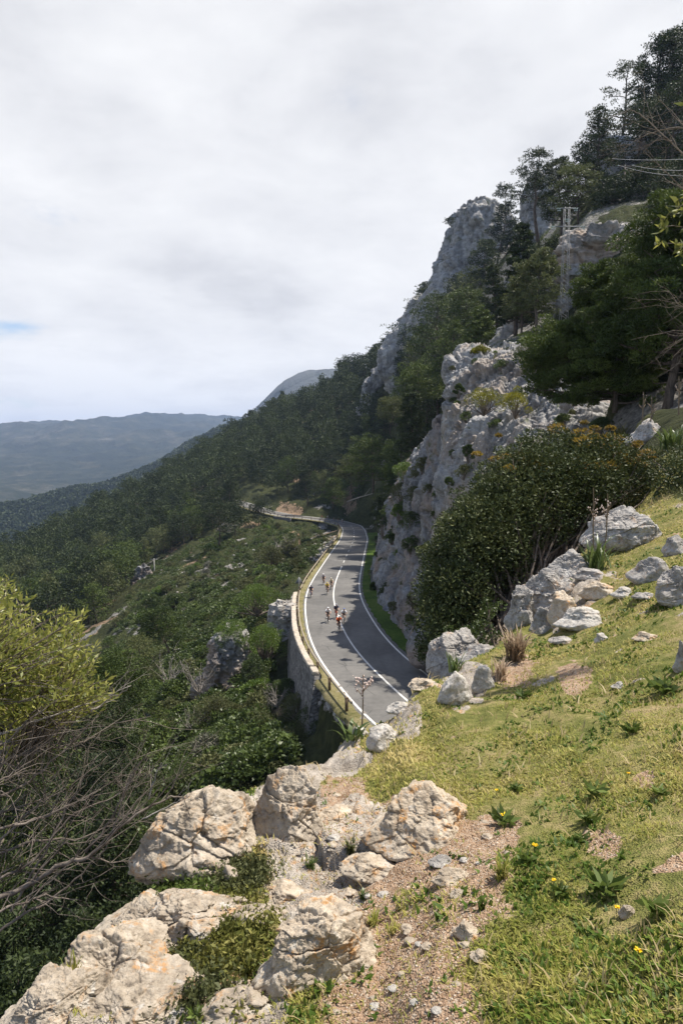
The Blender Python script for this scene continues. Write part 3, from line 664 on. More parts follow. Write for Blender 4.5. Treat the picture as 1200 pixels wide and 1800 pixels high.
def patch(name, rows, nr, nc, mat, amp, scale, seed, label, cat='cliff', stretch=(1, 1, 1.6), fine=.25, sink=.6, group=None):
    C = np.array([[P(*c) for c in r] for r in rows]); V = smooth_grid(C, nr, nc)
    du = np.gradient(V, axis=1); dv = np.gradient(V, axis=0); n = np.cross(du, dv); n /= np.linalg.norm(n, axis=2)[..., None] + 1e-9
    k = 6
    for _ in range(k): n[1:-1] = (n[:-2] + n[1:-1] * 2 + n[2:]) / 4; n[:, 1:-1] = (n[:, :-2] + n[:, 1:-1] * 2 + n[:, 2:]) / 4
    mid = V[nr // 2, nc // 2]
    if (n[nr // 2, nc // 2] * mid).sum() > 0: n = -n
    Vf = V.reshape(-1, 3); d = rocky(Vf, scale, seed, .16, stretch) * amp + rocky(Vf + 50, scale * .3, seed + 7, .14, stretch) * amp * fine + fbm(Vf / scale * .35, 3, seed + 11) * amp * 1.6
    j = np.linspace(0, 1, nc)[None, :]; i = np.linspace(0, 1, nr)[:, None]
    e = np.minimum(np.minimum(j, 1 - j) * 8, np.minimum(i, 1 - i) * 8).clip(0, 1).ravel()
    Vf = Vf + n.reshape(-1, 3) * (d * (.35 + .65 * e) - sink * (1 - e))[:, None]
    F = grid_faces(nr, nc)
    # skirt: carry the borders back into the hill so the sheet has depth
    idx = np.concatenate((np.arange(nc), np.arange(1, nr) * nc + nc - 1, (nr - 1) * nc + np.arange(nc - 2, -1, -1), np.arange(nr - 2, 0, -1) * nc))
    B = Vf[idx] - n.reshape(-1, 3)[idx] * (amp * 3 + 1.0) - (0, 0, .5); m0 = len(Vf); k = np.arange(len(idx)); k2 = (k + 1) % len(idx)
    S = np.stack((idx[k], idx[k2], m0 + k2, m0 + k), 1)
    o = mesh_np(name, np.vstack((Vf, B)), np.vstack((F, S)), mat, True)
    o.data.polygons.foreach_set('use_smooth', np.ones(len(o.data.polygons), bool))
    PV.append((Vf, n.reshape(-1, 3))); return tag(o, label, cat, group)
ROAD_CLIFF = [
    [(646, 1003, 103), (652, 1040, 86), (658, 1070, 75), (673, 1095, 66.5), (700, 1122, 60), (722, 1160, 53.5), (748, 1184, 49)],
    [(652, 975, 106), (664, 1000, 90), (682, 1022, 78.5), (700, 1035, 71), (716, 1062, 62.5), (737, 1080, 55.5), (762, 1100, 50)],
    [(657, 950, 110), (674, 945, 94), (697, 938, 82), (716, 935, 73), (737, 945, 66), (757, 965, 58), (785, 990, 52)],
    [(668, 925, 117), (683, 900, 99), (702, 880, 87), (723, 868, 77), (744, 850, 69), (762, 845, 60), (800, 880, 53)],
    [(685, 880, 122), (694, 855, 107), (712, 826, 95), (738, 800, 85), (756, 765, 74), (772, 750, 64), (812, 790, 56)],
    [(700, 870, 134), (712, 845, 118), (730, 815, 106), (756, 790, 96), (775, 755, 84), (795, 745, 73), (840, 790, 64)]]
patch('cliff', ROAD_CLIFF, 300, 330, M_CLIFF, .75, 2.6, 71, 'grey and rusty limestone cliff rising straight from the green verge of the road')
BUTT = [
    [(742, 960, 57.5), (765, 950, 53.5), (800, 930, 49.5), (860, 900, 45), (930, 860, 41), (1000, 810, 37), (1090, 780, 34)],
    [(752, 870, 60), (772, 850, 55), (810, 840, 51), (870, 830, 47), (930, 800, 42.5), (1000, 765, 39), (1090, 748, 36.5)],
    [(762, 790, 62), (780, 770, 57), (818, 768, 53), (872, 772, 49), (940, 762, 45.5), (1000, 737, 42.5), (1090, 724, 40)],
    [(770, 720, 64), (787, 700, 59), (830, 705, 56), (880, 712, 52.5), (950, 705, 49), (1010, 702, 46), (1090, 700, 44)],
    [(777, 670, 67), (793, 652, 62), (838, 652, 58.5), (890, 662, 56), (950, 662, 53), (1010, 672, 50), (1090, 680, 48)],
    [(790, 638, 73), (813, 617, 66), (855, 620, 62.5), (900, 612, 60), (940, 632, 58), (1000, 650, 56), (1090, 660, 54)],
    [(800, 640, 84), (830, 630, 79), (870, 625, 74), (910, 622, 72), (950, 628, 68), (1010, 645, 64), (1090, 655, 61)]]
patch('cliff', BUTT, 330, 380, M_BUTT if 'M_BUTT' in globals() else rock_mat('pale_cliff_limestone', .5, (.43, .42, .405), (.27, .262, .255), (.095, .093, .092), .1, .2, (.36, .29, .23), True, 1.2), .62, 2.1, 77,
      'pale fractured limestone buttress above the road, behind the big dark shrub')

def crag(name, rows, r, thick, mat, amp, scale, seed, label, cat='crag', group=None, n=150, m_=170, lean=.0, expo=.8, stretch=(1, 1, 1.8), dr=None):
    """a standing rock mass: elliptical rings stacked by height; rows = (py, left px, right px)"""
    rows = np.array(rows, float); ys = np.linspace(rows[0, 0], rows[-1, 0], m_); Lx = np.interp(ys, rows[:, 0], rows[:, 1]); Rx = np.interp(ys, rows[:, 0], rows[:, 2]); V = []
    th = np.arange(n) / n * 2 * math.pi; c_, s_ = np.cos(th), np.sin(th); cc = np.sign(c_) * np.abs(c_) ** expo; ss = np.sign(s_) * np.abs(s_) ** expo
    wmax = (Rx - Lx).max() * r / 1200.
    for k, (y, a, b) in enumerate(zip(ys, Lx, Rx)):
        w = (b - a) / 2 * r / 1200.; rd = r + (dr if dr else 0) * (1 - k / m_) + thick * wmax * .5
        p = P((a + b) / 2, y, rd); z = P((a + b) / 2, y, r)[2]
        f = np.array((p[0], p[1], 0)) / math.hypot(p[0], p[1]); rt = np.array((f[1], -f[0], 0))
        w2 = w * rd / r; dd = max(w, .35 * wmax * min(1, k / 12.)) * thick
        V.append(np.array((p[0], p[1], z)) + rt * (w2 * cc)[:, None] + f * (dd * ss)[:, None])
    V = np.array(V); ctr = V.mean(axis=1, keepdims=True); nn = V - ctr; nn /= np.linalg.norm(nn, axis=2)[..., None] + 1e-6
    taper = np.minimum(1, np.linspace(0, 1, m_) * 6)[:, None].repeat(n, 1).ravel(); nn = nn.reshape(-1, 3); nn[:, 2] += (1 - taper) * .6
    Vf = V.reshape(-1, 3); d = rocky(Vf, scale, seed, .16, stretch) * amp + rocky(Vf + 9, scale * .28, seed + 3, .16, stretch) * amp * .3 + fbm(Vf / scale * .3, 3, seed + 5) * amp * 1.3
    Vf = Vf + nn * d[:, None]; j = np.arange(n); j2 = (j + 1) % n; F = np.concatenate([np.stack((k * n + j, (k + 1) * n + j, (k + 1) * n + j2, k * n + j2), 1) for k in range(m_ - 1)])
    top = Vf[:n].mean(0); F3 = np.stack((j, j2, np.full(n, len(Vf))), 1)
    o = mesh_np(name, np.vstack((Vf, top[None])), [F, F3], mat, True); return tag(o, label, cat, group)
crag('crag', [(322, 832, 852), (330, 815, 872), (345, 805, 888), (372, 794, 904), (400, 786, 914), (430, 772, 920), (460, 758, 926), (500, 744, 934), (540, 728, 940), (600, 724, 950), (660, 720, 960)], 232, 1.0, M_CRAG, 2.6, 9., 81,
     'tall grey limestone pinnacle standing against the clouds, highest of the bare peaks')
crag('crag', [(288, 945, 960), (298, 936, 972), (330, 928, 980), (370, 924, 985), (420, 920, 990), (500, 905, 1000), (560, 900, 1010)], 178, .8, M_CRAG, 1.6, 6., 82,
     'narrow grey rock spire behind a leaning pine, right of the tall pinnacle')
crag('crag', [(508, 735, 760), (530, 715, 790), (560, 695, 800), (590, 678, 790), (620, 668, 760), (650, 665, 745), (690, 680, 735), (740, 690, 730)], 262, .5, M_CRAG, 2.6, 8., 83,
     'grey rocky shoulder sloping down from the foot of the tall pinnacle')
crag('crag', [(640, 668, 682), (655, 650, 688), (680, 637, 670), (700, 634, 655), (730, 632, 650)], 296, .5, M_CRAG, 1.4, 5., 84, 'small pale rock slab showing among pines below the grey shoulder')
M_CRAG2 = rock_mat('terraced_limestone', .45, (.42, .405, .385), (.26, .25, .24), (.10, .095, .09), 0, .3, (.36, .26, .18), True)
crag('crag', [(380, 1018, 1075), (392, 1005, 1110), (410, 1000, 1118), (440, 994, 1120), (480, 988, 1120), (540, 985, 1120), (600, 975, 1120), (650, 960, 1120)], 84, .7, M_CRAG2, 1.1, 3.2, 85,
     'terraced grey rock band behind the lattice pylon', stretch=(1, 1, .8), expo=.55)
crag('crag', [(215, 1100, 1240), (240, 1075, 1270), (300, 1060, 1300), (370, 1050, 1320), (430, 1040, 1320)], 118, .45, M_CRAG, 2.2, 6., 86, 'dark shaded rock wall behind the pines at the upper right', expo=.7)
crag('crag', [(362, 1062, 1100), (372, 1035, 1150), (388, 1020, 1200), (410, 1012, 1240), (450, 1010, 1260)], 98, .6, M_CRAG2, 1.0, 3., 91, 'upper tier of broken grey rock above the terraced band', stretch=(1, 1, .8), expo=.6)
crag('crag', [(545, 905, 935), (570, 880, 960), (610, 860, 985), (650, 850, 990)], 92, .4, M_CRAG2, 1., 3., 87, 'grey rock step under the pines left of the pylon foot')
crag('crag', [(1112, 398, 410), (1122, 386, 426), (1140, 372, 434), (1165, 366, 440), (1195, 358, 442), (1215, 350, 446), (1240, 345, 450)], 64, .8, M_CRAG2, .55, 1.3, 88, 'blocky grey outcrop on the gully slope below the green bushes', n=110, m_=110)
crag('crag', [(1058, 490, 515), (1066, 474, 524), (1082, 470, 528), (1105, 470, 530)], 70, .6, M_BUTT2 if 'M_BUTT2' in globals() else M_BOULD2, .3, 1., 89, 'pale broken rocks at the top end of the retaining wall', n=90, m_=70)
crag('crag', [(992, 248, 254), (998, 242, 262), (1008, 238, 268), (1030, 232, 274)], 196, .5, M_CLIFF, .8, 2., 90, 'small grey outcrop beside the concrete pole on the far slope', n=80, m_=60)

def boulder(px, py, w, h, seed, mat, label, ratio=.8, group='', n=5, amp=.06, sc=.35, rot=None, r=None, sink=.12, name='boulder', tall=1.):
    """px, py = foot of the rock in the picture, w and h its picture size"""
    p = hit(px, py, rmin=1.2) if r is None else P(px, py, r)
    dist = np.linalg.norm(p); w_ = w * dist / 1200 * (math.cos(math.atan((px - 600) / 1200))); rng = np.random.default_rng(seed)
    th = math.asin(-p[2] / dist); Dp = w_ * ratio; H = max((h * dist / 1200 - Dp * math.sin(th) * .75) / math.cos(th), .32 * w_) * tall
    if n == 6: n = 7
    V, F = ico(n); k = 9; nn = rng.normal(size=(k, 3)); nn[:, 2] = np.abs(nn[:, 2]) * .9 + .05; nn /= np.linalg.norm(nn, axis=1)[:, None]; dd = rng.uniform(.52, .92, k)
    nn2 = rng.normal(size=(16, 3)); nn2[:, 2] = np.abs(nn2[:, 2]); nn2 /= np.linalg.norm(nn2, axis=1)[:, None]; nn = np.vstack((nn, nn2)); dd = np.concatenate((dd, rng.uniform(.84, 1.02, 16)))
    Vq = V + .07 * np.stack((fbm(V * 2.2 + seed, 3, 50), fbm(V * 2.2 + seed, 3, 51), fbm(V * 2.2 + seed, 3, 52)), 1)
    q = np.minimum(dd[None] / np.maximum(Vq @ nn.T, 1e-3), 3); rad = np.minimum(-np.log(np.exp(-90 * q).sum(1)) / 90, 1.1)
    B = V * rad[:, None]; B /= np.abs(B).max(0); lo_ = B[:, 2] < 0; B[lo_, :2] *= (1 + .25 * np.minimum(1, -B[lo_, 2] * 2))[:, None]
    B = B * np.array((w_ / 2, Dp / 2, H * .62)); s = rng.uniform(0, 99)
    dn = B / (np.linalg.norm(B, axis=1)[:, None] + 1e-9); S = max(w_, H)
    Q = (B + s) / S; Q = Q + .05 * np.stack((fbm(Q * 3, 4, seed + 40), fbm(Q * 3, 4, seed + 41), fbm(Q * 3, 4, seed + 42)), 1)
    h1, e1 = blocky(Q * 1.7 * (1, 1, 1.5), seed); h2, e2 = blocky(Q * 5.2 * (1, 1, 1.4), seed + 3); h3, e3 = blocky(Q * 15, seed + 4)
    d = amp * (.62 * h1 - .40 * (1 - sstep(0, .03, e1)) + .26 * h2 - .10 * (1 - sstep(0, .05, e2)) + .10 * h3) + .030 * fbm(Q * 4, 5, seed + 2, .62) + .008 * fbm(Q * 30, 3, seed + 6, .6) - .02 * sstep(.15, .5, fbm(Q * 9, 3, seed + 8))
    B = B + dn * (d * S)[:, None]
    f = np.array((p[0], p[1])) / math.hypot(p[0], p[1]); a = rng.uniform(-.25, .25) if rot is None else rot
    ca, sa = math.cos(a), math.sin(a); rt = np.array((f[1], -f[0])); 
    X_ = B[:, 0] * ca - B[:, 1] * sa; Y_ = B[:, 0] * sa + B[:, 1] * ca
    Vw = np.stack((rt[0] * X_ + f[0] * Y_, rt[1] * X_ + f[1] * Y_, B[:, 2]), 1)
    c = np.array((p[0] + f[0] * Dp * .42, p[1] + f[1] * Dp * .42, 0)); g = float(ground(c[0], c[1])[0]) if r is None else p[2]
    g = min(g, p[2] + .3 * H); c[2] = g + H * .36 - sink * H * .3
    o = mesh_np(name, Vw, F, mat, True, loc=c); tag(o, label, 'boulder' if name == 'boulder' else 'stone', group or None); return o
B_ = boulder
B_(752, 1494, 198, 155, 171, M_BOULD0, 'large cream boulder with orange lichen lying alone beside the bare path', .85, n=6, amp=.035, sc=.45)
B_(352, 1540, 195, 170, 2, M_BOULD, 'big cracked grey boulder on the cliff edge, left one of the rim pair', .8, n=6, amp=.07, sc=.5, sink=.3)
B_(512, 1480, 135, 175, 3, M_BOULD, 'tall cracked cream rock on the rim touching the big left boulder', .9, n=6, amp=.07, sc=.5, sink=.3)
B_(552, 1745, 170, 180, 4, M_BOULD0, 'rugged rock with a dark hollow on the bottom edge of the path', .9, n=6, amp=.09, sc=.42, sink=.3)
B_(205, 1770, 250, 190, 5, M_BOULD, 'wide sloping grey slab falling away at the bottom left corner', .8, n=6, amp=.06, sc=.4, sink=.5)
B_(345, 1680, 170, 90, 6, M_BOULD, 'low mottled rock step above the mossy hollow', .9, n=6, amp=.08, sc=.35, sink=.3)
B_(250, 1850, 210, 110, 7, M_BOULD, 'low flat grey slab at the very bottom left of the ledge', .9, n=6, amp=.06, sc=.35, sink=.4)
B_(652, 1556, 84, 46, 8, M_BOULD0, 'flat pale rock in front of the lone cream boulder', .8, amp=.08)
B_(430, 1800, 110, 70, 9, M_BOULD, 'low lichen rock at the bottom edge left of the path', .8, amp=.08)
B_(297, 1545, 22, 34, 10, M_BOULD, 'finger sized upright stone leaning under the big left boulder', .8, name='stone', n=4)
B_(405, 1560, 40, 40, 11, M_BOULD, 'brown round stone wedged between the rim rocks', .8, name='stone', n=4)
B_(437, 1460, 36, 60, 12, M_BOULD, 'narrow reddish stone in the gap of the rim rocks', .8, name='stone', n=4)
B_(678, 1318, 62, 56, 13, M_PALE, 'white rock nearest to the road view on the grassy rim', .8)
B_(706, 1254, 54, 32, 14, M_PALE, 'pale pink rock at the tip of the rim just under the road', .8)
B_(630, 1292, 30, 24, 15, M_PALE, 'small white stone beside the spiky green leaves on the rim', .8, name='stone')
B_(800, 1236, 66, 66, 16, M_PALE, 'long white slab leaning in the grass left of its shorter twin', .6, rot=.8)
B_(848, 1216, 42, 52, 17, M_PALE, 'short white slab leaning in the grass beside the dry leaves', .6, rot=.7)
B_(745, 1212, 50, 26, 18, M_BOULD0, 'orange tinged rock where the ledge meets the road view', .8)
B_(805, 1190, 105, 112, 19, M_BOULD2, 'smooth grey rock slanting under the dark shrub by the road', .8, n=6, sc=.5, r=8.2)
B_(846, 1170, 70, 50, 20, M_BOULD2, 'dark grey rock under the dry leaf clump', .8, r=7.6)
B_(745, 1160, 58, 84, 21, M_CLIFF, 'grey rounded crag lump hanging over the verge of the road', .9, n=6, r=47, sc=.4)
B_(1092, 968, 134, 84, 22, M_BOULD2, 'large flat topped grey boulder in front of the dark shrub', .7, n=6, sc=.45)
B_(1000, 1012, 84, 62, 23, M_BOULD2, 'brown and grey rock behind the jagged cluster', .8, n=6)
B_(960, 1078, 100, 96, 24, M_BOULD2, 'jagged grey rock at the heart of the cluster by the shrub', .8, n=6, amp=.09)
B_(916, 1100, 50, 104, 25, M_BOULD2, 'upright dark grey rock at the left end of the jagged cluster', .9, n=6, amp=.09)
B_(988, 1096, 50, 72, 26, M_BOULD0, 'rounded rock with a rust orange top in the jagged cluster', .9)
B_(950, 1114, 44, 58, 27, M_BOULD2, 'small white footed rock in front of the jagged cluster', .9)
B_(1020, 1106, 80, 44, 28, M_PALE, 'low white rock with an orange end on the grass edge', .8)
B_(1050, 1054, 58, 40, 29, M_BOULD0, 'block with an orange lichen cap above the low white rock', .8)
B_(1036, 1018, 60, 26, 30, M_BOULD2, 'flat pale rock under the strappy green plant', .8)
B_(1141, 1022, 70, 56, 31, M_BOULD2, 'tilted dark sided rock right of the strappy green plant', .8)
B_(1188, 975, 44, 40, 32, M_BOULD2, 'pale rock at the right frame edge above the tilted rock', .8)
B_(1202, 1062, 90, 72, 33, M_BOULD2, 'broad grey rock cut by the right frame edge', .8, n=6)
B_(1128, 1056, 36, 16, 34, M_BOULD2, 'thin flat stone showing in brown grass below the tilted rock', .8, name='stone')
B_(1094, 1052, 34, 24, 35, M_PALE, 'small pale stone between the cluster and the tilted rock', .8, name='stone')
B_(985, 1134, 44, 16, 36, M_BOULD2, 'flat grey stone sunk in the grass before the rock cluster', .8, name='stone')
B_(1056, 1130, 24, 22, 37, M_PALE, 'pale pointed stone in grass right of the flat sunk stone', .8, name='stone')
B_(1134, 1128, 44, 18, 38, M_BOULD0, 'pinkish flat stone alone on the upper right grass', .8, name='stone')
B_(1131, 782, 66, 40, 39, M_BOULD2, 'light boulder beyond the dark shrub under the big pine', .8)
B_(1198, 1180, 24, 60, 40, M_BOULD2, 'grey rock corner at the right edge of the meadow', .8, name='stone')
B_(798, 1556, 62, 30, 41, M_BOULD0, 'long loose stone on the bare path right of the boulder', .6, name='stone')
B_(775, 1524, 36, 22, 42, M_BOULD2, 'dark loose stone at the foot of the lone cream boulder', .8, name='stone')
B_(805, 1580, 26, 18, 43, M_BOULD, 'small grey stone on the path below the long loose stone', .8, name='stone')
B_(1086, 1212, 22, 14, 44, M_PALE, 'white stone on the gravelly bare spot in the grass', .8, name='stone')
B_(820, 1655, 40, 34, 45, M_BOULD0, 'half buried flat stone on the lower path', .8, name='stone')
B_(845, 1692, 30, 20, 46, M_BOULD0, 'small pale stone at the grass edge of the lower path', .8, name='stone')
B_(1100, 1616, 24, 26, 47, M_BOULD, 'grey stone in the lower right grass beside a yellow flower', .8, name='stone')
B_(308, 1800, 44, 26, 48, M_PALE, 'round pale pebble at the bottom edge near the moss', .8, name='stone')
B_(262, 1660, 150, 120, 61, M_BOULD, 'sloping gravelly slab between the big left boulder and the lowest slab', .9, n=6, amp=.05, sc=.4, sink=.6)
B_(110, 1830, 150, 110, 62, M_BOULD, 'outermost grey rock at the bottom left corner over the dark gully', .9, n=6, amp=.06, sink=.5)
B_(455, 1640, 90, 60, 63, M_BOULD, 'knobbly pale rock between the path and the mossy hollow', .9, amp=.09, sink=.4)
B_(590, 1440, 60, 34, 64, M_BOULD0, 'low cracked rock in the ground between the tall rim rock and the lone boulder', .9, amp=.08, sink=.6)
B_(500, 1590, 80, 50, 65, M_BOULD0, 'orange spotted low rock at the left side of the gravel', .9, amp=.08, sink=.6)
rng = np.random.default_rng(8)
# fist sized stones on the bare path: one shared look, one shared label
for k in range(46):
    for _ in range(30):
        x, y = rng.uniform(440, 900), rng.uniform(1360, 1790); p = hit(x, y)
        if gmask(soil, p[0], p[1]) > .55: break
    s = rng.uniform(8, 22); boulder(x, y, s, s * .6, 100 + k, (M_BOULD0, M_BOULD, M_PALE)[k % 3], 'small loose limestone chip lying on the bare gravel path', .8, 'loose chips on the gravel path', n=3, name='stone')
# fine gravel, too much to count
def gravel(n, smin, smax, name, region, mask, thr, mat, seed, rr_=(1.5, 8)):
    rng = np.random.default_rng(seed); a = rng.uniform(R(region[0]), R(region[1]), n * 6); r = np.exp(rng.uniform(math.log(rr_[0]), math.log(rr_[1]), n * 6)); x = np.sin(a) * r; y = np.cos(a) * r
    k = gmask(mask, x, y) > thr; x, y = x[k][:n], y[k][:n]; z = ground(x, y); V0, F0 = ico(1); n_ = len(x)
    s = rng.uniform(smin, smax, n_) * rng.uniform(.5, 1, n_); q = V0[None] * (1 + .35 * rng.normal(size=(n_, len(V0), 1))) * s[:, None, None] * np.stack((rng.uniform(.7, 1.4, n_), rng.uniform(.7, 1.4, n_), rng.uniform(.4, .8, n_)), 1)[:, None]
    V = q + np.stack((x, y, z + s * .15), 1)[:, None]; F = F0[None] + (np.arange(n_) * len(V0))[:, None, None]
    lv = np.repeat(rng.random(n_), len(V0)); o = mesh_np(name, V.reshape(-1, 3), F.reshape(-1, 3), mat, False, attrs={'lv': lv}); o['kind'] = 'stuff'; return o
m = Mat('gravel_stone', .95, .15); m.color(m.ramp(m.attr('lv'), [(0, (.24, .15, .09)), (.45, (.33, .225, .15)), (.8, (.42, .33, .25)), (1, (.55, .48, .4))])); M_GRAV = m.m
tag(gravel(16000, .0014, .0055, 'gravel', (-28, 28), soil, .5, M_GRAV, 4), 'tan and pinkish gravel strewn on the bare path', 'gravel')
# ------------------------------------------------------------------ foliage
def unit(v): return v / (np.linalg.norm(v, axis=-1)[..., None] + 1e-9)
def leaves(C, D, size, asp, rng, spread=.6):
    """diamond leaves at C pointing along D; returns V, F, per-vertex lv"""
    n = len(C); size = np.broadcast_to(np.asarray(size, float), (n,)) * rng.uniform(.7, 1.3, n)
    A = unit(D + spread * rng.normal(size=(n, 3))); B = unit(np.cross(A, rng.normal(size=(n, 3)))); w = (size * asp / 2)[:, None]; s = size[:, None]
    V = np.stack((C - A * s * .5, C + B * w - A * s * .05, C + A * s * .5, C - B * w - A * s * .05), 1).reshape(-1, 3)
    return V, np.arange(n * 4).reshape(n, 4), np.repeat(rng.random(n), 4)
def puffs(Cp, Rp, per, size, asp, rng, flat=.7, spread=.6, up=.25, inner=.45):
    """leaves spread through flattened ellipsoids"""
    Cp = np.asarray(Cp, float); Rp = np.broadcast_to(np.asarray(Rp, float), (len(Cp),)); per = np.broadcast_to(np.asarray(per), (len(Cp),)).astype(int)
    idx = np.repeat(np.arange(len(Cp)), per); d = rng.normal(size=(len(idx), 3)); d[:, 2] += up; d = unit(d)
    rr_ = rng.uniform(inner, 1.0, len(idx)) ** .7; pos = d * rr_[:, None] * Rp[idx][:, None]; pos[:, 2] *= flat
    V, F, lv = leaves(Cp[idx] + pos, d + (0, 0, .35), size, asp, rng, spread)
    return V, F, np.clip(lv * .5 + np.repeat(rng.random(len(Cp))[idx], 4) * .65 - .08, 0, 1)
def limb(a, b, rng, n=6, wob=.08, sag=0.):
    a, b = np.array(a, float), np.array(b, float); t = np.linspace(0, 1, n)[:, None]; L_ = np.linalg.norm(b - a)
    p = a + (b - a) * t; p += np.cumsum(rng.normal(size=(n, 3)), 0) * wob * L_ / n * np.sin(t * math.pi * .9); p[:, 2] += sag * L_ * np.sin(t[:, 0] * math.pi); return p
M_BARK = Mat('pine_bark', .95, .1); M_BARK.color(M_BARK.ramp(M_BARK.noise(3, 6, .7, vs=(2, 2, .5)), [(.35, (.05, .04, .033)), (.65, (.17, .135, .11))])); M_BARK.bump(M_BARK.noise(9, 5, .7), .8, .05); M_BARK = M_BARK.m
M_DEAD = Mat('grey_dead_wood', .9, .15); M_DEAD.color(M_DEAD.ramp(M_DEAD.noise(14, 5, .7), [(.35, (.16, .14, .125)), (.65, (.42, .38, .34))])); M_DEAD = M_DEAD.m
M_TWIG = Mat('twig_bark', .9, .15); M_TWIG.color(M_TWIG.ramp(M_TWIG.noise(14, 5, .7), [(.35, (.09, .07, .055)), (.65, (.27, .225, .185))])); M_TWIG = M_TWIG.m
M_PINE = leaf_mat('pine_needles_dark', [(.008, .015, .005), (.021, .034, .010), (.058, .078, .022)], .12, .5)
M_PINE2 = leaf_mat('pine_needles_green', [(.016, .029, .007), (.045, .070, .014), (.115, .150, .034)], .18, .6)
M_PINE3 = leaf_mat('pine_needles_olive', [(.028, .038, .015), (.072, .088, .030), (.15, .165, .06)], .2, .6)
def pine(h, w, seed, nl, ls, base=.25, top=.97, prof=None, lean=(0, 0), nb=22, pr=.13, asp=.22, droop=.05, flat=.6, trunk_r=None, sub=3, tn=7, spread=.7, bare=0):
    """returns (trunk builder, crown arrays) of an Aleppo-like pine"""
    rng = np.random.default_rng(seed); mb = MB(); tr = trunk_r or h * .02
    m_ = 9; t = np.linspace(0, 1, m_); tp = np.stack((lean[0] * h * t ** 1.4 + np.cumsum(rng.normal(size=m_)) * .012 * h, lean[1] * h * t ** 1.4 + np.cumsum(rng.normal(size=m_)) * .012 * h, t * h * .94), 1); tp[0] = (0, 0, -.04 * h)
    mb.tube(tp, tr * (1 - .85 * t) + .002, tn)
    prof = prof or (lambda q: (math.sin(math.pi * min(1, q * .82 + .16)) ** .75)); C_, Rr = [], []
    for i in range(nb):
        q = (i + rng.uniform(0, .8)) / nb; tt = base + (top - base) * q; p0 = np.array([np.interp(tt, t, tp[:, k]) for k in range(3)])
        az = i * 2.4 + rng.uniform(-.5, .5); L_ = w / 2 * prof(q) * rng.uniform(.72, 1.08); up = (.05 + .55 * q) * L_ + rng.uniform(-.08, .15) * L_
        e = p0 + (math.cos(az) * L_, math.sin(az) * L_, up); lp = limb(p0, e, rng, 5, .16, -droop); r0 = tr * (.42 * (1 - tt) + .10)
        mb.tube(lp, np.linspace(r0, r0 * .25, 5), max(3, tn - 3), False)
        for u in np.linspace(.45, 1, sub):
            c = np.array([np.interp(u, np.linspace(0, 1, 5), lp[:, k]) for k in range(3)]); s_ = pr * w * rng.uniform(.7, 1.2) * (.65 + .35 * prof(q))
            C_.append(c + rng.normal(size=3) * s_ * .45 + (0, 0, s_ * .3)); Rr.append(s_)
            if sub > 3 and rng.random() < .8:
                sd_ = np.array((-math.sin(az), math.cos(az), .15)) * rng.choice((-1, 1)) * s_ * 1.5; C_.append(c + sd_); Rr.append(s_ * .85); mb.tube(limb(c, c + sd_, rng, 4, .1), [r0 * .4, r0 * .3, r0 * .2, r0 * .1], 3, False)
    topc = tp[-1] + (0, 0, .0); C_.append(topc); Rr.append(pr * w * .9)
    for k in range(bare):
        tt = rng.uniform(.1, base + .1); p0 = np.array([np.interp(tt, t, tp[:, k2]) for k2 in range(3)]); az = rng.uniform(0, 6.3); e = p0 + np.array((math.cos(az), math.sin(az), rng.uniform(-.1, .3))) * w * rng.uniform(.15, .35)
        mb.tube(limb(p0, e, rng, 5, .2), np.linspace(tr * .2, tr * .04, 5), 3, False)
    Rr = np.array(Rr); per = (nl * Rr ** 2 / (Rr ** 2).sum()).astype(int) + 2
    return mb, puffs(C_, Rr, per, ls, asp, rng, flat, spread)
def tree_thing(name, loc, label, cat, trunk, crown, tm, cm, group=None, rz=0):
    t = empty(name, loc, label, cat, group, rz); trunk.build('trunk', tm, t, True); V, F, lv = crown
    mesh_np('crown', V, F, cm, False, t, {'lv': lv}); return t
def dup(root, loc, rz, sc=1., label=None, group=None):
    r = root.copy(); COL.objects.link(r); r.location = loc; r.rotation_euler = (0, 0, rz); r.scale = (sc, sc, sc) if np.isscalar(sc) else sc
    if label: r['label'] = label
    if group: r['group'] = group
    for ch in root.children:
        c = ch.copy(); COL.objects.link(c); c.parent = r
    return r
def inpoly(x, y, poly):
    x = np.asarray(x); y = np.asarray(y); c = np.zeros(x.shape, bool); n = len(poly); j = n - 1
    for i in range(n):
        xi, yi = poly[i]; xj, yj = poly[j]; k = ((yi > y) != (yj > y)) & (x < (xj - xi) * (y - yi) / (yj - yi + 1e-12) + xi); c ^= k; j = i
    return c

# ---- the forest
def proto(name, i, cat, maker, tm, cm, lab, grp):
    t = empty(name, (0, 0, -500), lab, cat, grp); tr, (V, F, lv) = maker; tr.build('trunk', tm, t, True); mesh_np('crown', V, F, cm, False, t, {'lv': lv}); return t
cone = lambda q: (1 - .78 * q) * (1 - math.exp(-9 * q - .9))
dome = lambda q: math.sin(math.pi * min(1, q * .7 + .3)) ** .6
FORM = [dict(base=.14, prof=cone, nb=26, pr=.16), dict(base=.2, prof=dome, nb=24, pr=.17), dict(base=.3, prof=dome, nb=22, pr=.18), dict(base=.12, prof=cone, nb=30, pr=.14), dict(base=.42, prof=dome, nb=18, pr=.2, bare=6)]
PROTO = []
for i, f in enumerate(FORM):
    hh, ww = (12.5, 7.6) if f['prof'] is cone else (10.5, 9.2)
    PROTO.append((pine(hh, ww, 300 + i, 3000, .46, asp=.42, tn=5, sub=3, **f)))
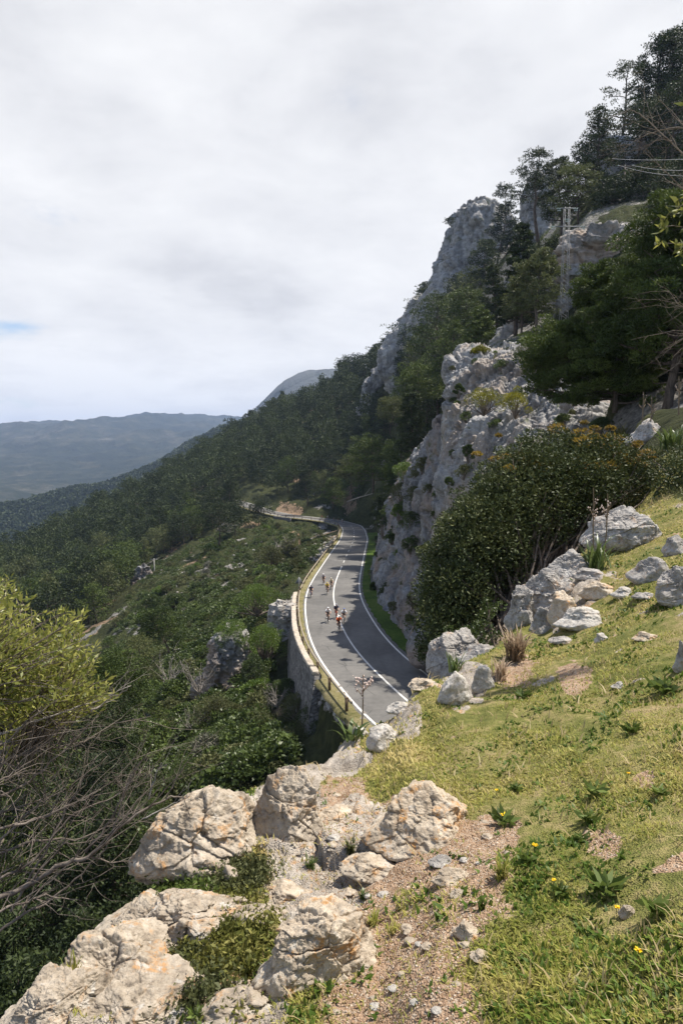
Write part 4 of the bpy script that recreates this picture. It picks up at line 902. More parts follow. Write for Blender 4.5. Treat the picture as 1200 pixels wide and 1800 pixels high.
FPOLY = [(-160, 1010), (0, 962), (90, 925), (235, 864), (300, 826), (425, 753), (500, 713), (570, 691), (610, 666), (650, 650), (690, 614), (726, 575), (748, 540), (800, 545), (830, 560), (800, 690), (760, 800), (700, 828), (660, 872), (600, 893), (560, 889), (520, 896), (470, 889), (436, 878), (410, 896), (420, 905), (390, 930), (330, 955), (275, 985), (215, 1035), (165, 1105), (60, 1140), (0, 1130), (-160, 1140)]
rng = np.random.default_rng(77)
n = 30000; a = rng.uniform(R(-33), R(12), n); r = np.sqrt(rng.uniform(150 ** 2, 500 ** 2, n)); x, y = np.sin(a) * r, np.cos(a) * r; z = ground(x, y); u, v = proj(np.stack((x, y, z), 1))
k = inpoly(u, v, FPOLY) & seen(x, y, 8.) & (fbm(np.stack((x * .045, y * .045, 0 * x), 1), 3, 61) > -.42) & (gmask(rockmask, x, y) < .9)
# keep off the road
def clear_road(x, y, dmin=8):
    o = np.ones(len(x), bool)
    for i in range(len(x)): o[i] = ((cxy[::6] - (x[i], y[i])) ** 2).sum(1).min() > dmin ** 2
    return o
x, y, z, u, v = [q[k] for q in (x, y, z, u, v)]
# thin to a minimum spacing
cell = {}; keep = []
for i in range(len(x)):
    c = (int(x[i] // 5.6), int(y[i] // 5.6)); ok = all(math.hypot(x[i] - x[j], y[i] - y[j]) > 5.4 for dx in (-1, 0, 1) for dy in (-1, 0, 1) for j in cell.get((c[0] + dx, c[1] + dy), ()))
    if ok: cell.setdefault(c, []).append(i); keep.append(i)
keep = np.array(keep); x, y, z, u, v = [q[keep] for q in (x, y, z, u, v)]; k = clear_road(x, y, 14); x, y, z, u, v = [q[k] for q in (x, y, z, u, v)]
rr_ = np.hypot(x, y); order = np.argsort(rr_)
GRP_F = 'pines of the dense forest on the slope'
labs = {'r': 'dark pine in the dense forest climbing the mountainside above the far road', 'l': 'dark pine in the dense forest filling the valley side left of the road', 's': 'pine on the tree lined skyline of the forested ridge'}
made = {}
inst = 0
# the crest trees count as skyline
for cnt, i in enumerate(order[:230]):
    f = int(rng.integers(0, 5)); sc = rng.uniform(.65, 1.3); cm = (M_PINE, M_PINE, M_PINE2, M_PINE3, M_PINE)[int(rng.integers(0, 5))]
    kind = 'r' if (u[i] > 440 and v[i] < 905) else 'l'
    key = (f, cm.name)
    if key not in made:
        made[key] = tree_thing('pine_tree', (x[i], y[i], z[i]), labs[kind], 'pine tree', PROTO[f][0], PROTO[f][1], M_BARK, cm, GRP_F, rng.uniform(0, 6.3)); made[key].scale = (sc, sc, sc); made[key]['label'] = labs[kind]; made[key]['group'] = 'pines above the far road' if kind == 'r' else 'pines on the valley side'
    else: dup(made[key], (x[i], y[i], z[i]), rng.uniform(0, 6.3), (sc, sc, sc * rng.uniform(.9, 1.15)), labs[kind], 'pines above the far road' if kind == 'r' else 'pines on the valley side')
# the rest of the wood as one mass
def wood(name, idx, X_, Y_, Z_, nl, ls, hs, ws, mat, label, seed, asp=.5):
    rng = np.random.default_rng(seed); VV, LL = [], []; PR = []
    for f in range(6):
        q = FORM[f % 5]; PR.append(pine(hs, ws, 900 + f + seed, nl, ls, asp=asp, tn=3, sub=3, **q))
    tr = MB()
    for i in idx:
        mbp, (V, F, lv) = PR[int(rng.integers(0, 6))]; s = rng.uniform(.6, 1.35); an = rng.uniform(0, 6.3); ca, sa = math.cos(an), math.sin(an)
        W_ = V * s * (1, 1, rng.uniform(.9, 1.15)); W_ = np.stack((W_[:, 0] * ca - W_[:, 1] * sa, W_[:, 0] * sa + W_[:, 1] * ca, W_[:, 2]), 1) + (X_[i], Y_[i], Z_[i]); VV.append(W_.astype(np.float32)); LL.append(np.clip(lv * .5 + rng.uniform(-.2, .65), 0, 1).astype(np.float32))
        if hs > 7: tr.tube([(X_[i], Y_[i], Z_[i] - .5), (X_[i], Y_[i], Z_[i] + hs * s * .6)], [.16, .08], 3, False)
    V = np.concatenate(VV); F = np.arange(len(V)).reshape(-1, 4)
    lv = np.concatenate(LL)
    if hs > 7:
        tV = np.concatenate(tr.V); tF = np.concatenate(tr.F4) + len(V); V = np.vstack((V, tV)); F = np.vstack((F, tF)); lv = np.concatenate((lv, np.zeros(len(tV))))
    o = mesh_np(name, V, F, mat, False, attrs={'lv': lv}); o['kind'] = 'stuff'; tag(o, label, 'forest'); return o
rest = order[230:]; rest = rest[:2300]
wood('forest', rest, x, y, z, 900, .62, 11.5, 8.6, M_PINE, 'continuous mass of dark pine crowns running up to the skyline of the near ridge', 1)
# second ridge
n = 26000; a = rng.uniform(R(-33), R(0), n); r = np.sqrt(rng.uniform(650 ** 2, 1480 ** 2, n)); x2, y2 = np.sin(a) * r, np.cos(a) * r; z2 = ground(x2, y2); k = seen(x2, y2, 6.); u2, v2 = proj(np.stack((x2, y2, z2), 1)); k &= v2 < 1010
x2, y2, z2 = x2[k], y2[k], z2[k]; M_FARPINE = leaf_mat('far_pine', [(.016, .028, .010), (.034, .052, .018), (.06, .08, .03)], .15, .01, objvar=0)
wood('far_forest', np.arange(min(len(x2), 7000)), x2, y2, z2, 34, 3.0, 7., 6.5, M_FARPINE, 'hazy blue green woodland covering the second ridge', 2, .7)
# ------------------------------------------------------------------ single pines
def ppine(foot, top_y, w_px, seed, label, cm, form, r=None, nl=9000, ls=.28, asp=.25, lean_px=0, group=None, tn=8, up=0., **kw):
    p = hit(*foot, rmin=14) if r is None else P(foot[0], foot[1], r)
    if r is not None: pass
    rr0 = math.hypot(p[0], p[1]); h = (foot[1] - top_y) * rr0 / 1200. ; w = w_px * rr0 / 1200.
    f = np.array((p[0], p[1])) / rr0; lx = lean_px * rr0 / 1200. / h; fm = dict(FORM[form]); fm.update(kw)
    if w_px > 50 and 'pr' not in kw and form < 5: fm['pr'] = fm['pr'] * .66; fm['sub'] = 4; fm['nb'] = int(fm['nb'] * 1.25)
    tr, cr = pine(h, w, seed, int(nl * 1.15), ls * 1.1, asp=asp * 1.4, tn=tn, lean=(lx * f[1], -lx * f[0]), **fm)
    return tree_thing('pine_tree', (p[0], p[1], p[2] - .1), label, 'pine tree', tr, cr, M_BARK, cm, group)
G_ = 'single pines on the mountainside'
FORM.append(dict(base=.55, prof=dome, nb=12, pr=.17, sub=4, flat=.5))           # 5 open umbrella
FORM.append(dict(base=.22, prof=dome, nb=34, pr=.115, sub=4, flat=.55, bare=14))  # 6 large detailed
ppine((1168, 722), 368, 225, 11, 'big dark green pine at the right edge, tallest of the near trees', M_PINE2, 6, r=34, nl=70000, ls=.17, asp=.2, tn=10, lean_px=20, trunk_r=.22, group=G_, nb=46)
ppine((1080, 712), 478, 170, 12, 'rounded green pine leaning over the pale buttress, left of the biggest tree', M_PINE2, 6, r=37, nl=60000, ls=.17, asp=.2, lean_px=-20, group=G_, trunk_r=.14, base=.05)
ppine((1010, 705), 575, 160, 13, 'low spreading pine lobe reaching left over the buttress rock', M_PINE2, 6, r=38, nl=36000, ls=.17, asp=.2, lean_px=-25, group=G_, base=.05, trunk_r=.1)
ppine((1215, 715), 480, 200, 14, 'dark pine cut by the right edge behind the big trunk', M_PINE, 6, r=41, nl=36000, ls=.18, asp=.2, group=G_, base=.1)
ppine((1150, 560), 420, 80, 15, 'pine crown showing above and behind the near pines', M_PINE2, 1, r=60, nl=10000, ls=.22, group=G_)
ppine((905, 592), 398, 88, 16, 'tall dense dark pine left of the pylon', M_PINE, 3, nl=16000, ls=.3, group=G_)
ppine((870, 600), 470, 70, 17, 'dark pine leaning on the tall one, below the pinnacle', M_PINE, 3, nl=10000, ls=.3, group=G_)
ppine((945, 598), 440, 84, 18, 'pale olive pine beside the foot of the pylon', M_PINE3, 2, nl=9000, ls=.28, group=G_)
ppine((915, 590), 490, 60, 19, 'short olive pine between the dark tall pine and the pylon', M_PINE3, 2, nl=6000, ls=.28, group=G_)
ppine((872, 470), 362, 54, 20, 'dark pine growing up the right flank of the pinnacle', M_PINE, 1, r=215, nl=6000, ls=.5, lean_px=15, group=G_)
ppine((842, 520), 425, 50, 21, 'dark pine on the lower flank of the pinnacle', M_PINE, 1, r=205, nl=5000, ls=.5, lean_px=12, group=G_)
ppine((947, 428), 268, 66, 22, 'tall slender umbrella pine before the narrow spire', M_PINE, 5, r=118, nl=5200, ls=.3, lean_px=4, group=G_, base=.5, bare=8)
ppine((985, 420), 285, 60, 23, 'pine right of the slender umbrella pine', M_PINE, 1, r=124, nl=7000, ls=.32, group=G_)
ppine((1048, 385), 208, 92, 24, 'conical pine with a ragged outline on the skyline', M_PINE, 0, r=112, nl=9000, ls=.3, group=G_)
ppine((1015, 388), 300, 84, 25, 'broad pine at the foot of the conical skyline pine', M_PINE3, 1, r=108, nl=7000, ls=.3, group=G_)
ppine((1100, 285), 132, 84, 26, 'open thin crowned pine with sky between its branches', M_PINE, 5, r=128, nl=4200, ls=.33, group=G_, base=.3, nb=16, pr=.11)
ppine((1140, 262), 95, 84, 27, 'dark pine on the ridge below the topmost trees', M_PINE, 1, r=130, nl=9000, ls=.36, group=G_)
ppine((1178, 240), 78, 84, 28, 'dark pine on the ridge second from the right edge', M_PINE, 1, r=128, nl=9000, ls=.36, group=G_)
ppine((1222, 230), 58, 96, 29, 'topmost dark pine cut by the right edge', M_PINE, 1, r=126, nl=9000, ls=.36, group=G_)
ppine((1120, 330), 190, 90, 30, 'pine beneath the open thin crown on the right ridge', M_PINE, 2, r=116, nl=7000, ls=.32, group=G_)
ppine((1180, 330), 170, 90, 31, 'dark pine in front of the shaded rock wall', M_PINE, 2, r=112, nl=7000, ls=.32, group=G_)
ppine((965, 540), 425, 66, 33, 'dark pine directly left of the pylon mast', M_PINE, 1, r=100, nl=7000, ls=.28, group=G_)
ppine((886, 372), 329, 36, 34, 'tiny umbrella pine perched on the shoulder of the pinnacle', M_PINE, 5, r=226, nl=1200, ls=.5, group=G_, base=.5)
ppine((789, 402), 384, 18, 35, 'tiny wind bent tree on the left face of the pinnacle', M_PINE, 5, r=224, nl=400, ls=.4, group=G_)
ppine((768, 655), 520, 96, 36, 'broad mid green pine below the grey rocky shoulder', M_PINE2, 1, r=175, nl=7000, ls=.45, group=G_)
ppine((820, 635), 510, 84, 37, 'mid green pine behind the top of the buttress', M_PINE2, 2, r=150, nl=7000, ls=.4, group=G_)
ppine((790, 690), 570, 88, 38, 'green pine touching the left side of the buttress', M_PINE2, 1, r=130, nl=8000, ls=.36, group=G_)
ppine((845, 618), 545, 70, 39, 'small pine at the top edge of the buttress rock', M_PINE2, 3, r=100, nl=6000, ls=.3, group=G_)
ppine((728, 808), 686, 84, 40, 'massive dark pine at the left foot of the buttress', M_PINE, 3, r=112, nl=12000, ls=.3, group=G_)
ppine((735, 725), 640, 84, 41, 'light green pine above the massive dark one', M_PINE2, 2, r=140, nl=8000, ls=.34, group=G_)
ppine((690, 745), 700, 60, 42, 'yellow green pine tuft left of the massive dark one', M_PINE3, 1, r=150, nl=4000, ls=.34, group=G_)
ppine((655, 862), 768, 96, 43, 'bright green spreading pine above the road bend', M_PINE2, 1, r=138, nl=9000, ls=.34, group=G_)
ppine((700, 850), 772, 70, 44, 'bright green pine tuft between the bend and the buttress', M_PINE2, 2, r=128, nl=6000, ls=.32, group=G_)
ppine((617, 862), 800, 60, 45, 'pale feathery grey green tree above the bend', M_PINE3, 2, r=150, nl=4000, ls=.34, group=G_)
ppine((585, 892), 838, 60, 46, 'rounded dark bushy tree just above the bend', M_PINE2, 3, r=200, nl=4000, ls=.42, group=G_)
ppine((541, 886), 824, 38, 47, 'narrow pointed dark tree standing above the far road', M_PINE, 0, r=250, nl=4000, ls=.45, group=G_)
ppine((384, 978), 885, 74, 48, 'flat crowned pine with a visible trunk on the open slope', M_PINE, 4, r=196, nl=6000, ls=.42, group=G_, base=.5)
ppine((412, 950), 884, 50, 49, 'dark pine at the lower side of the far road end', M_PINE, 4, r=215, nl=5000, ls=.42, group=G_, base=.4)
ppine((455, 925), 885, 40, 50, 'small pine between the far road and the rubble slope', M_PINE, 4, r=228, nl=3000, ls=.42, group=G_, base=.3)
ppine((308, 1180), 1062, 76, 51, 'pine leaning left on a bare trunk in the gully', M_PINE2, 4, r=92, nl=9000, ls=.22, lean_px=-42, group=G_, base=.5, bare=10)
ppine((262, 1235), 1110, 72, 52, 'half dead pine with pale needles in the gully', M_PINE3, 4, r=80, nl=5000, ls=.2, lean_px=-20, group=G_, base=.4, bare=24)
ppine((205, 1300), 1150, 150, 53, 'soft green pine behind the foreground bush on the left', M_PINE2, 2, r=52, nl=22000, ls=.16, lean_px=-10, group=G_, bare=20)
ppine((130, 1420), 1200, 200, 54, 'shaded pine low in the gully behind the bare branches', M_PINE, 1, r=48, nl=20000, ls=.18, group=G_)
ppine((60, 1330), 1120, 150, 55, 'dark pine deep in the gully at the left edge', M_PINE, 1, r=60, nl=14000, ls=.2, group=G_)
ppine((1072, 398), 325, 76, 56, 'dark pine right above the terraced rock band', M_PINE, 2, r=104, nl=6000, ls=.3, group=G_)
ppine((1135, 392), 300, 84, 57, 'dark pine behind the crown of the big right pine', M_PINE, 1, r=106, nl=7000, ls=.3, group=G_)
ppine((1195, 410), 300, 90, 58, 'dark pine at the right edge under the power lines', M_PINE, 1, r=100, nl=7000, ls=.3, group=G_)
ppine((1030, 325), 262, 50, 59, 'small pine on the crest left of the open thin crown', M_PINE, 1, r=142, nl=4000, ls=.36, group=G_)
ppine((1092, 560), 500, 60, 60, 'small pine below the terraced rock', M_PINE2, 1, r=66, nl=6000, ls=.22, group=G_)
ppine((672, 935), 868, 50, 61, 'dark bushy pine filling the corner where the cliff meets the bend', M_PINE, 3, r=121, nl=6000, ls=.26, group=G_)
ppine((690, 885), 822, 46, 62, 'dark bushy pine behind the top of the road cliff', M_PINE2, 3, r=126, nl=5000, ls=.28, group=G_)
ppine((396, 912), 850, 66, 63, 'pine hiding the end of the far road', M_PINE, 2, r=258, nl=6000, ls=.42, group=G_)
ppine((372, 905), 858, 60, 64, 'dark pine left of the one hiding the far road end', M_PINE, 3, r=262, nl=6000, ls=.42, group=G_)
GS = 'umbrella pines on the skyline of the near ridge'
for i, (px, w, hpx) in enumerate([(612, 30, 30), (640, 28, 26), (663, 22, 26), (598, 18, 18), (575, 20, 20), (497, 16, 26), (480, 14, 24), (678, 18, 26), (440, 18, 22), (350, 18, 18)]):
    q = [(x_, y_, r_) for x_, y_, r_ in [(300, 825, 462), (350, 803, 470), (425, 752, 480), (500, 712, 465), (570, 690, 440), (610, 665, 410), (650, 648, 385), (690, 612, 350)]]
    py = np.interp(px, [a[0] for a in q], [a[1] for a in q]); r_ = np.interp(px, [a[0] for a in q], [a[2] for a in q])
    ppine((px, py + 8), py - hpx, w * 1.3, 600 + i, ['first and largest umbrella pine on the skyline under the grey shoulder', 'second umbrella pine on the skyline, right of the largest', 'third skyline tree from the largest umbrella pine, under the rocky shoulder', 'low rounded tree left of the largest skyline umbrella pine', 'bushy skyline tree in front of the cloudy peak', 'pointed skyline pine before the cloudy peak', 'narrow pointed skyline pine left end of the cloudy peak', 'dark skyline tree nearest the grey rocky shoulder', 'rounded skyline pine where the two ridges cross', 'small rounded pine lower on the left skyline'][i], M_PINE, 5 if i < 3 else (0 if i in (5, 6) else 1), r=r_ * .97, nl=2200, ls=.75, group=GS, tn=5)

# ------------------------------------------------------------------ shrubs
M_SH = [leaf_mat('shrub_green', [(.018, .032, .008), (.052, .078, .018), (.11, .15, .035)], .2, .5, .45, .4),
        leaf_mat('shrub_olive', [(.032, .040, .014), (.085, .095, .034), (.16, .165, .07)], .2, .5),
        leaf_mat('shrub_bright', [(.03, .06, .008), (.085, .14, .018), (.17, .23, .045)], .3, .5, .45, .4),
        leaf_mat('shrub_grey', [(.06, .06, .045), (.12, .12, .09), (.20, .20, .15)], .15, .5)]
M_YEL = leaf_mat('yellow_spurge', [(.04, .05, .01), (.13, .15, .02), (.42, .36, .03)], .25, 1.2)
def shrub(seed, w, h, nl, ls, asp=.5, np_=26):
    rng = np.random.default_rng(seed); mb = MB(); C_, Rr = [], []
    lob = rng.uniform(0, 6.3); 
    for i in range(np_):
        az = i * 2.4 + rng.uniform(-.4, .4); q = math.sqrt((i + .5) / np_); el = math.acos(min(1, q)) ; rad = rng.uniform(.62, 1.) * (1 + .22 * math.sin(2 * az + lob))
        c = np.array((math.cos(az) * q * w / 2 * rad, math.sin(az) * q * w / 2 * rad, h * (.18 + .72 * math.sin(el) * rng.uniform(.8, 1.1)))); C_.append(c); Rr.append(w * .15 * rng.uniform(.7, 1.3))
        mb.tube(limb((0, 0, -.05 * h), c, rng, 5, .15), np.linspace(.018 * w, .004 * w, 5), 4, False)
    Rr = np.array(Rr); return mb, puffs(C_, Rr, (nl * Rr ** 2 / (Rr ** 2).sum()).astype(int) + 2, ls, asp, rng, .8, .8, .3, .5)
def shrub_thing(name, loc, label, tr, cr, cm, group=None, rz=0, cat='shrub'):
    t = empty(name, loc, label, cat, group, rz); tr.build('stems', M_TWIG, t, True); V, F, lv = cr; mesh_np('foliage', V, F, cm, False, t, {'lv': lv}); return t
def pshrub(px, py, w, h, seed, label, cm, r=None, nl=4000, ls=None, name='shrub', np_=26, asp=.5, group=None):
    p = hit(px, py, rmin=9) if r is None else P(px, py, r); d = math.hypot(p[0], p[1]); w_ = w * d / 1200; h_ = h * d / 1200 * 1.05; ls = ls or max(.05, d * .0016)
    tr, cr = shrub(seed, w_, h_, nl, ls, asp, np_); return shrub_thing(name, p - (0, 0, (.1 if r is None or r > 90 else .38) * h_), label, tr, cr, cm, group)
GB = 'shrubs named one by one on the slope and cliffs'
for a in [(452, 1062, 92, 48, 'bright green rounded shrub just below the road sign', 2, 84), (408, 1128, 80, 52, 'bright green shrub over the top of the blocky grey outcrop', 2, 66), (465, 1140, 84, 60, 'mid green shrub between the outcrop and the masonry wall', 2, 66),
          (446, 1192, 60, 64, 'dark shrub hugging the right side of the blocky outcrop', 0, 62), (475, 990 + 8, 54, 40, 'grey green round shrub on the rubble slope', 1, 140), (507, 985, 40, 40, 'olive shrub under the inside of the bend', 1, 150), (380, 1260, 80, 60, 'olive shrub low on the gully slope under the outcrop', 1, 56),
          (455, 1300, 110, 66, 'broad yellowish green shrub below the wall', 1, 50), (380, 1330, 110, 80, 'dark green shrub thicket above the rim boulders', 0, 50), (520, 1320, 120, 70, 'dense dark shrub just beyond the rim rocks', 1, 46), (580, 1290, 80, 44, 'dark green shrub beside the end of the guardrail', 0, 45),
          (330, 1370, 90, 60, 'dark shrub at the top of the big left boulder', 0, 47), (440, 1350, 100, 56, 'green shrub hiding the base of the slope behind the rim', 0, 46), (260, 1440, 80, 60, 'green shrub in the gully behind the big left boulder', 0, 42), (215, 1530, 70, 60, 'low shrub in the gully under the bare branches', 0, 38),
          (300, 1290, 60, 34, 'olive shrub halfway down the gully slope', 1, 60), (500, 1220, 60, 46, 'shrub at the foot of the masonry wall', 0, 54), (270, 1075, 50, 28, 'dark round shrub on the green open slope', 0, 126), (305, 1065, 36, 22, 'small dark shrub in the middle of the open slope', 0, 134)]:
    pshrub(a[0], a[1], a[2], a[3], hash(a[4][:9]) % 1 + int(a[0]), a[4], M_SH[a[5]], a[6], nl=int(5000 + 60000 / a[6] ** .5 * .6), np_=30, group=GB)
for i, a in enumerate([(850, 712, 72, 40, 'yellow flowering spurge cushion in a hollow of the buttress', 0, 50, M_YEL), (905, 715, 52, 46, 'dark green cushion with yellow tips right of the brightest one', 0, 49, M_YEL), (842, 622, 34, 20, 'small yellow cushion on the top of the buttress', 0, 63, M_YEL),
          (885, 640, 44, 22, 'yellow green cushion below the buttress top', 0, 60, M_YEL), (932, 632, 56, 44, 'grey olive shrub on the buttress top under the pines', 3, 56, M_SH[1]), (988, 742, 30, 22, 'little dark tuft between the buttress blocks', 0, 42, M_SH[0]), (1055, 752, 40, 26, 'dark tuft at the base of the low pine lobe', 0, 36, M_SH[0]),
          (822, 800, 24, 34, 'dark hanging tuft on the pale cliff face', 0, 50, M_SH[0]), (806, 690, 18, 26, 'green tuft high on the left edge of the buttress', 0, 56, M_SH[0]), (788, 850, 18, 20, 'small green tuft low on the pale cliff face', 0, 52, M_SH[0]), (745, 830, 40, 40, 'tan and green tussock on top of the road cliff', 3, 74, M_SH[1]),
          (712, 835, 50, 34, 'fresh green shrub crowning the road cliff', 0, 84, M_SH[2]), (705, 875, 46, 40, 'olive shrub on the upper ledge of the road cliff', 0, 84, M_SH[1]), (735, 880, 46, 44, 'brown green shrub under the tan tussock', 0, 73, M_SH[1]), (672, 940, 26, 50, 'dark ivy like shrub at the corner of the road cliff', 0, 98, M_SH[0]),
          (725, 925, 50, 46, 'green shrub on the middle ledge of the road cliff', 0, 71, M_SH[0]), (750, 985, 40, 50, 'dark shrub in the crevice next to the big dark shrub', 0, 60, M_SH[0]), (680, 1050, 34, 40, 'dark green shrub hanging above the green verge', 0, 77, M_SH[0]), (655, 1045, 18, 36, 'dark shrub where the cliff meets the verge', 0, 86, M_SH[0]),
          (700, 905, 30, 30, 'bright tuft on a knob of the road cliff', 0, 80, M_SH[2]), (690, 950, 30, 30, 'small green tuft midway up the road cliff', 0, 82, M_SH[0]), (722, 965, 34, 34, 'dark green tuft above the rusty streaked cliff', 0, 67, M_SH[0])]):
    pshrub(a[0], a[1], a[2], a[3], 700 + i, a[4], a[7], a[6] - 1.0, nl=4500, np_=22, group=GB)
# the many shrubs of the slope
SPOLY = [(330, 965), (420, 912), (470, 912), (540, 925), (588, 948), (545, 1005), (524, 1045), (505, 1090), (515, 1200), (560, 1250), (610, 1290), (560, 1330), (440, 1370), (330, 1440), (240, 1560), (100, 1560), (100, 1400), (180, 1250), (190, 1130), (225, 1050), (280, 990)]
rng = np.random.default_rng(5)
n = 9000; a = rng.uniform(R(-30), R(2), n); r = np.exp(rng.uniform(math.log(32), math.log(235), n)); x, y = np.sin(a) * r, np.cos(a) * r; z = ground(x, y); u, v = proj(np.stack((x, y, z), 1))
den = fbm(np.stack((x * .06, y * .06, 0 * x), 1), 3, 99); k = inpoly(u, v, SPOLY) & seen(x, y, 1.2) & (den > -.25); x, y, z, r = x[k], y[k], z[k], r[k]
k = clear_road(x, y, 7.); x, y, z, r = x[k], y[k], z[k], r[k]
PS = [shrub(40 + i, 2.2, 1.5, 1700, .15, .5, 20) for i in range(5)]; lib = {}; cnt = 0; occ = {}
for i in rng.permutation(len(x)):
    c = (int(x[i] // 1.8), int(y[i] // 1.8))
    if c in occ: continue
    occ[c] = 1; f = int(rng.integers(0, 5)); g = int(rng.choice(4, p=[.48, .28, .16, .08])); s = rng.uniform(.5, 1.6) * (1 + .3 * (rng.random() < .15)); loc = (x[i], y[i], z[i] - .12)
    lab = 'round green shrub among many scattered over the open slope below the road' if g != 3 else 'grey dry shrub among the green ones on the open slope below the road'
    grp = 'scattered green shrubs of the open slope' if g != 3 else 'scattered dry shrubs of the open slope'
    if (f, g) in lib: dup(lib[f, g], loc, rng.uniform(0, 6.3), (s, s, s * rng.uniform(.7, 1.1)), lab, grp)
    else: lib[f, g] = shrub_thing('shrub', loc, lab, PS[f][0], PS[f][1], M_SH[g], grp, rng.uniform(0, 6.3)); lib[f, g].scale = (s, s, s)
    cnt += 1
    if cnt >= 168: break
# little shrubs rooted in the cliff faces
ci = 0
for (pv1, nv1), cnt_, lab_, grp_ in zip(PV, (46, 34), ('small dark shrub rooted in a crack of the road cliff', 'small green cushion rooted in a crack of the pale buttress'), ('shrubs rooted in the road cliff', 'cushions rooted in the pale buttress')):
    sc_n = fbm(pv1 * .35, 3, 64) + rng.random(len(pv1)) * .25; order2 = np.argsort(-sc_n); used_ = []
    for j in order2[::37]:
        q = pv1[j]
        if any(np.linalg.norm(q - w_) < 1.3 for w_ in used_): continue
        u_, v_ = proj(q)
        if v_ > 1130: continue
        used_.append(q); f = int(rng.integers(0, 5)); g = int(rng.choice(3, p=[.5, .35, .15])); s = rng.uniform(.25, .62) * (1.15 if cnt_ == 46 else .9)
        if (f, g) not in lib: continue
        dup(lib[f, g], q - (0, 0, .35 * s), rng.uniform(0, 6.3), (s, s, s * rng.uniform(.8, 1.4)), lab_, grp_)
        if len(used_) >= cnt_: break
pshrub(560, 1262, 80, 46, 801, 'dark shrub at the foot of the lower wall end', M_SH[0], 47, nl=6000, group=GB); pshrub(602, 1292, 70, 44, 802, 'green shrub under the nearest guardrail post', M_SH[1], 43.5, nl=6000, group=GB); pshrub(628, 1283, 44, 30, 804, 'low green growth on the bank below the second guardrail post', M_SH[0], 43.2, nl=4000, group=GB); pshrub(590, 1252, 44, 34, 805, 'low olive growth on the bank just past the wall end', M_SH[2], 45.8, nl=4000, group=GB); pshrub(648, 1296, 40, 26, 806, 'low tuft on the bank beside the last visible guardrail post', M_SH[1], 42, nl=4000, group=GB); pshrub(520, 1250, 70, 44, 803, 'olive shrub at the foot of the middle of the wall', M_SH[1], 50, nl=6000, group=GB)
# ground cover: leafy scrub over every slope, too much to count
def cover(name, n, az, rr_, dens, size, hgt, mat, label, seed, poly=None, per=7, asp=.5, spread=.9, cat='undergrowth', rockmax=.6):
    rng = np.random.default_rng(seed); a = rng.uniform(R(az[0]), R(az[1]), n); r = np.exp(rng.uniform(math.log(rr_[0]), math.log(rr_[1]), n)); x, y = np.sin(a) * r, np.cos(a) * r
    k = (gmask(rockmask, x, y) < rockmax) & (fbm(np.stack((x * dens, y * dens, 0 * x), 1), 3, seed) > -.12) & (((cxy[None, ::12] - np.stack((x, y), 1)[:, None]) ** 2).sum(2).min(1) > 42); x, y, r = x[k], y[k], r[k]
    z = ground(x, y); u, v = proj(np.stack((x, y, z), 1)); k = (u > -60) & (u < 1260) & (v < 1900) & seen(x, y, hgt)
    if poly: k &= inpoly(u, v, poly)
    x, y, z, r = x[k], y[k], z[k], r[k]; s = np.clip(r * .0016, size * .6, 10) / size * .62; C_ = np.repeat(np.stack((x, y, z), 1), per, 0); ss = np.repeat(s, per)
    d = rng.normal(size=C_.shape); d[:, 2] = np.abs(d[:, 2]); C_ = C_ + d * (hgt * .55 * ss)[:, None] * (1.3, 1.3, .8)
    V, F, lv = leaves(C_, d + (0, 0, .5), size * ss, asp, rng, spread); o = mesh_np(name, V, F, mat, False, attrs={'lv': lv}); o['kind'] = 'stuff'; return tag(o, label, cat)
cover('undergrowth', 150000, (-31, 6), (30, 240), .12, .16, .35, M_SH[0], 'low green scrub carpeting the slope below the road', 15, SPOLY)
def thicket(name, n, mat, label, seed, poly, smin, smax, thr=-.10, cell_=1.5, nl=330, ls=.27):
    rng = np.random.default_rng(seed); a = rng.uniform(R(-31), R(3), n * 8); r = np.exp(rng.uniform(math.log(34), math.log(240), n * 8)); X_, Y_ = np.sin(a) * r, np.cos(a) * r; Z_ = ground(X_, Y_); u_, v_ = proj(np.stack((X_, Y_, Z_), 1))
    k = inpoly(u_, v_, poly) & seen(X_, Y_, 1.4) & (fbm(np.stack((X_ * .09, Y_ * .09, 0 * X_), 1), 3, seed) > thr); k &= ((cxy[None, ::12] - np.stack((X_, Y_), 1)[:, None]) ** 2).sum(2).min(1) > 52
    X_, Y_, Z_ = X_[k][:n], Y_[k][:n], Z_[k][:n]; PR = [shrub(seed + i, 2.2, 1.5, nl, ls, .5, 16)[1] for i in range(5)]; VV, LL = [], []
    for i in range(len(X_)):
        V, F, lv = PR[i % 5]; s = rng.uniform(smin, smax); an = rng.uniform(0, 6.3); ca, sa = math.cos(an), math.sin(an); W_ = V * s * (1, 1, rng.uniform(.7, 1.1)); VV.append(np.stack((W_[:, 0] * ca - W_[:, 1] * sa, W_[:, 0] * sa + W_[:, 1] * ca, W_[:, 2]), 1) + (X_[i], Y_[i], Z_[i] - .15)); LL.append(np.clip(lv * .6 + rng.uniform(-.15, .45), 0, 1))
    V = np.concatenate(VV); o = mesh_np(name, V, np.arange(len(V)).reshape(-1, 4), mat, False, attrs={'lv': np.concatenate(LL)}); o['kind'] = 'stuff'; tag(o, label, 'undergrowth')
thicket('thicket', 1500, M_SH[0], 'dark bushes merging into one thicket on the slope below the road', 25, SPOLY, .5, 1.3)
thicket('thicket', 500, M_SH[1], 'olive bushes merging into the thicket on the slope below the road', 26, SPOLY, .5, 1.1)
cover('undergrowth', 30000, (-31, 6), (30, 240), .2, .14, .25, leaf_mat('dry_grass_tuft', [(.09, .09, .035), (.19, .18, .07), (.32, .27, .13)], .3, .4), 'dry and green grass tufts between the shrubs of the open slope', 16, SPOLY, asp=.22)
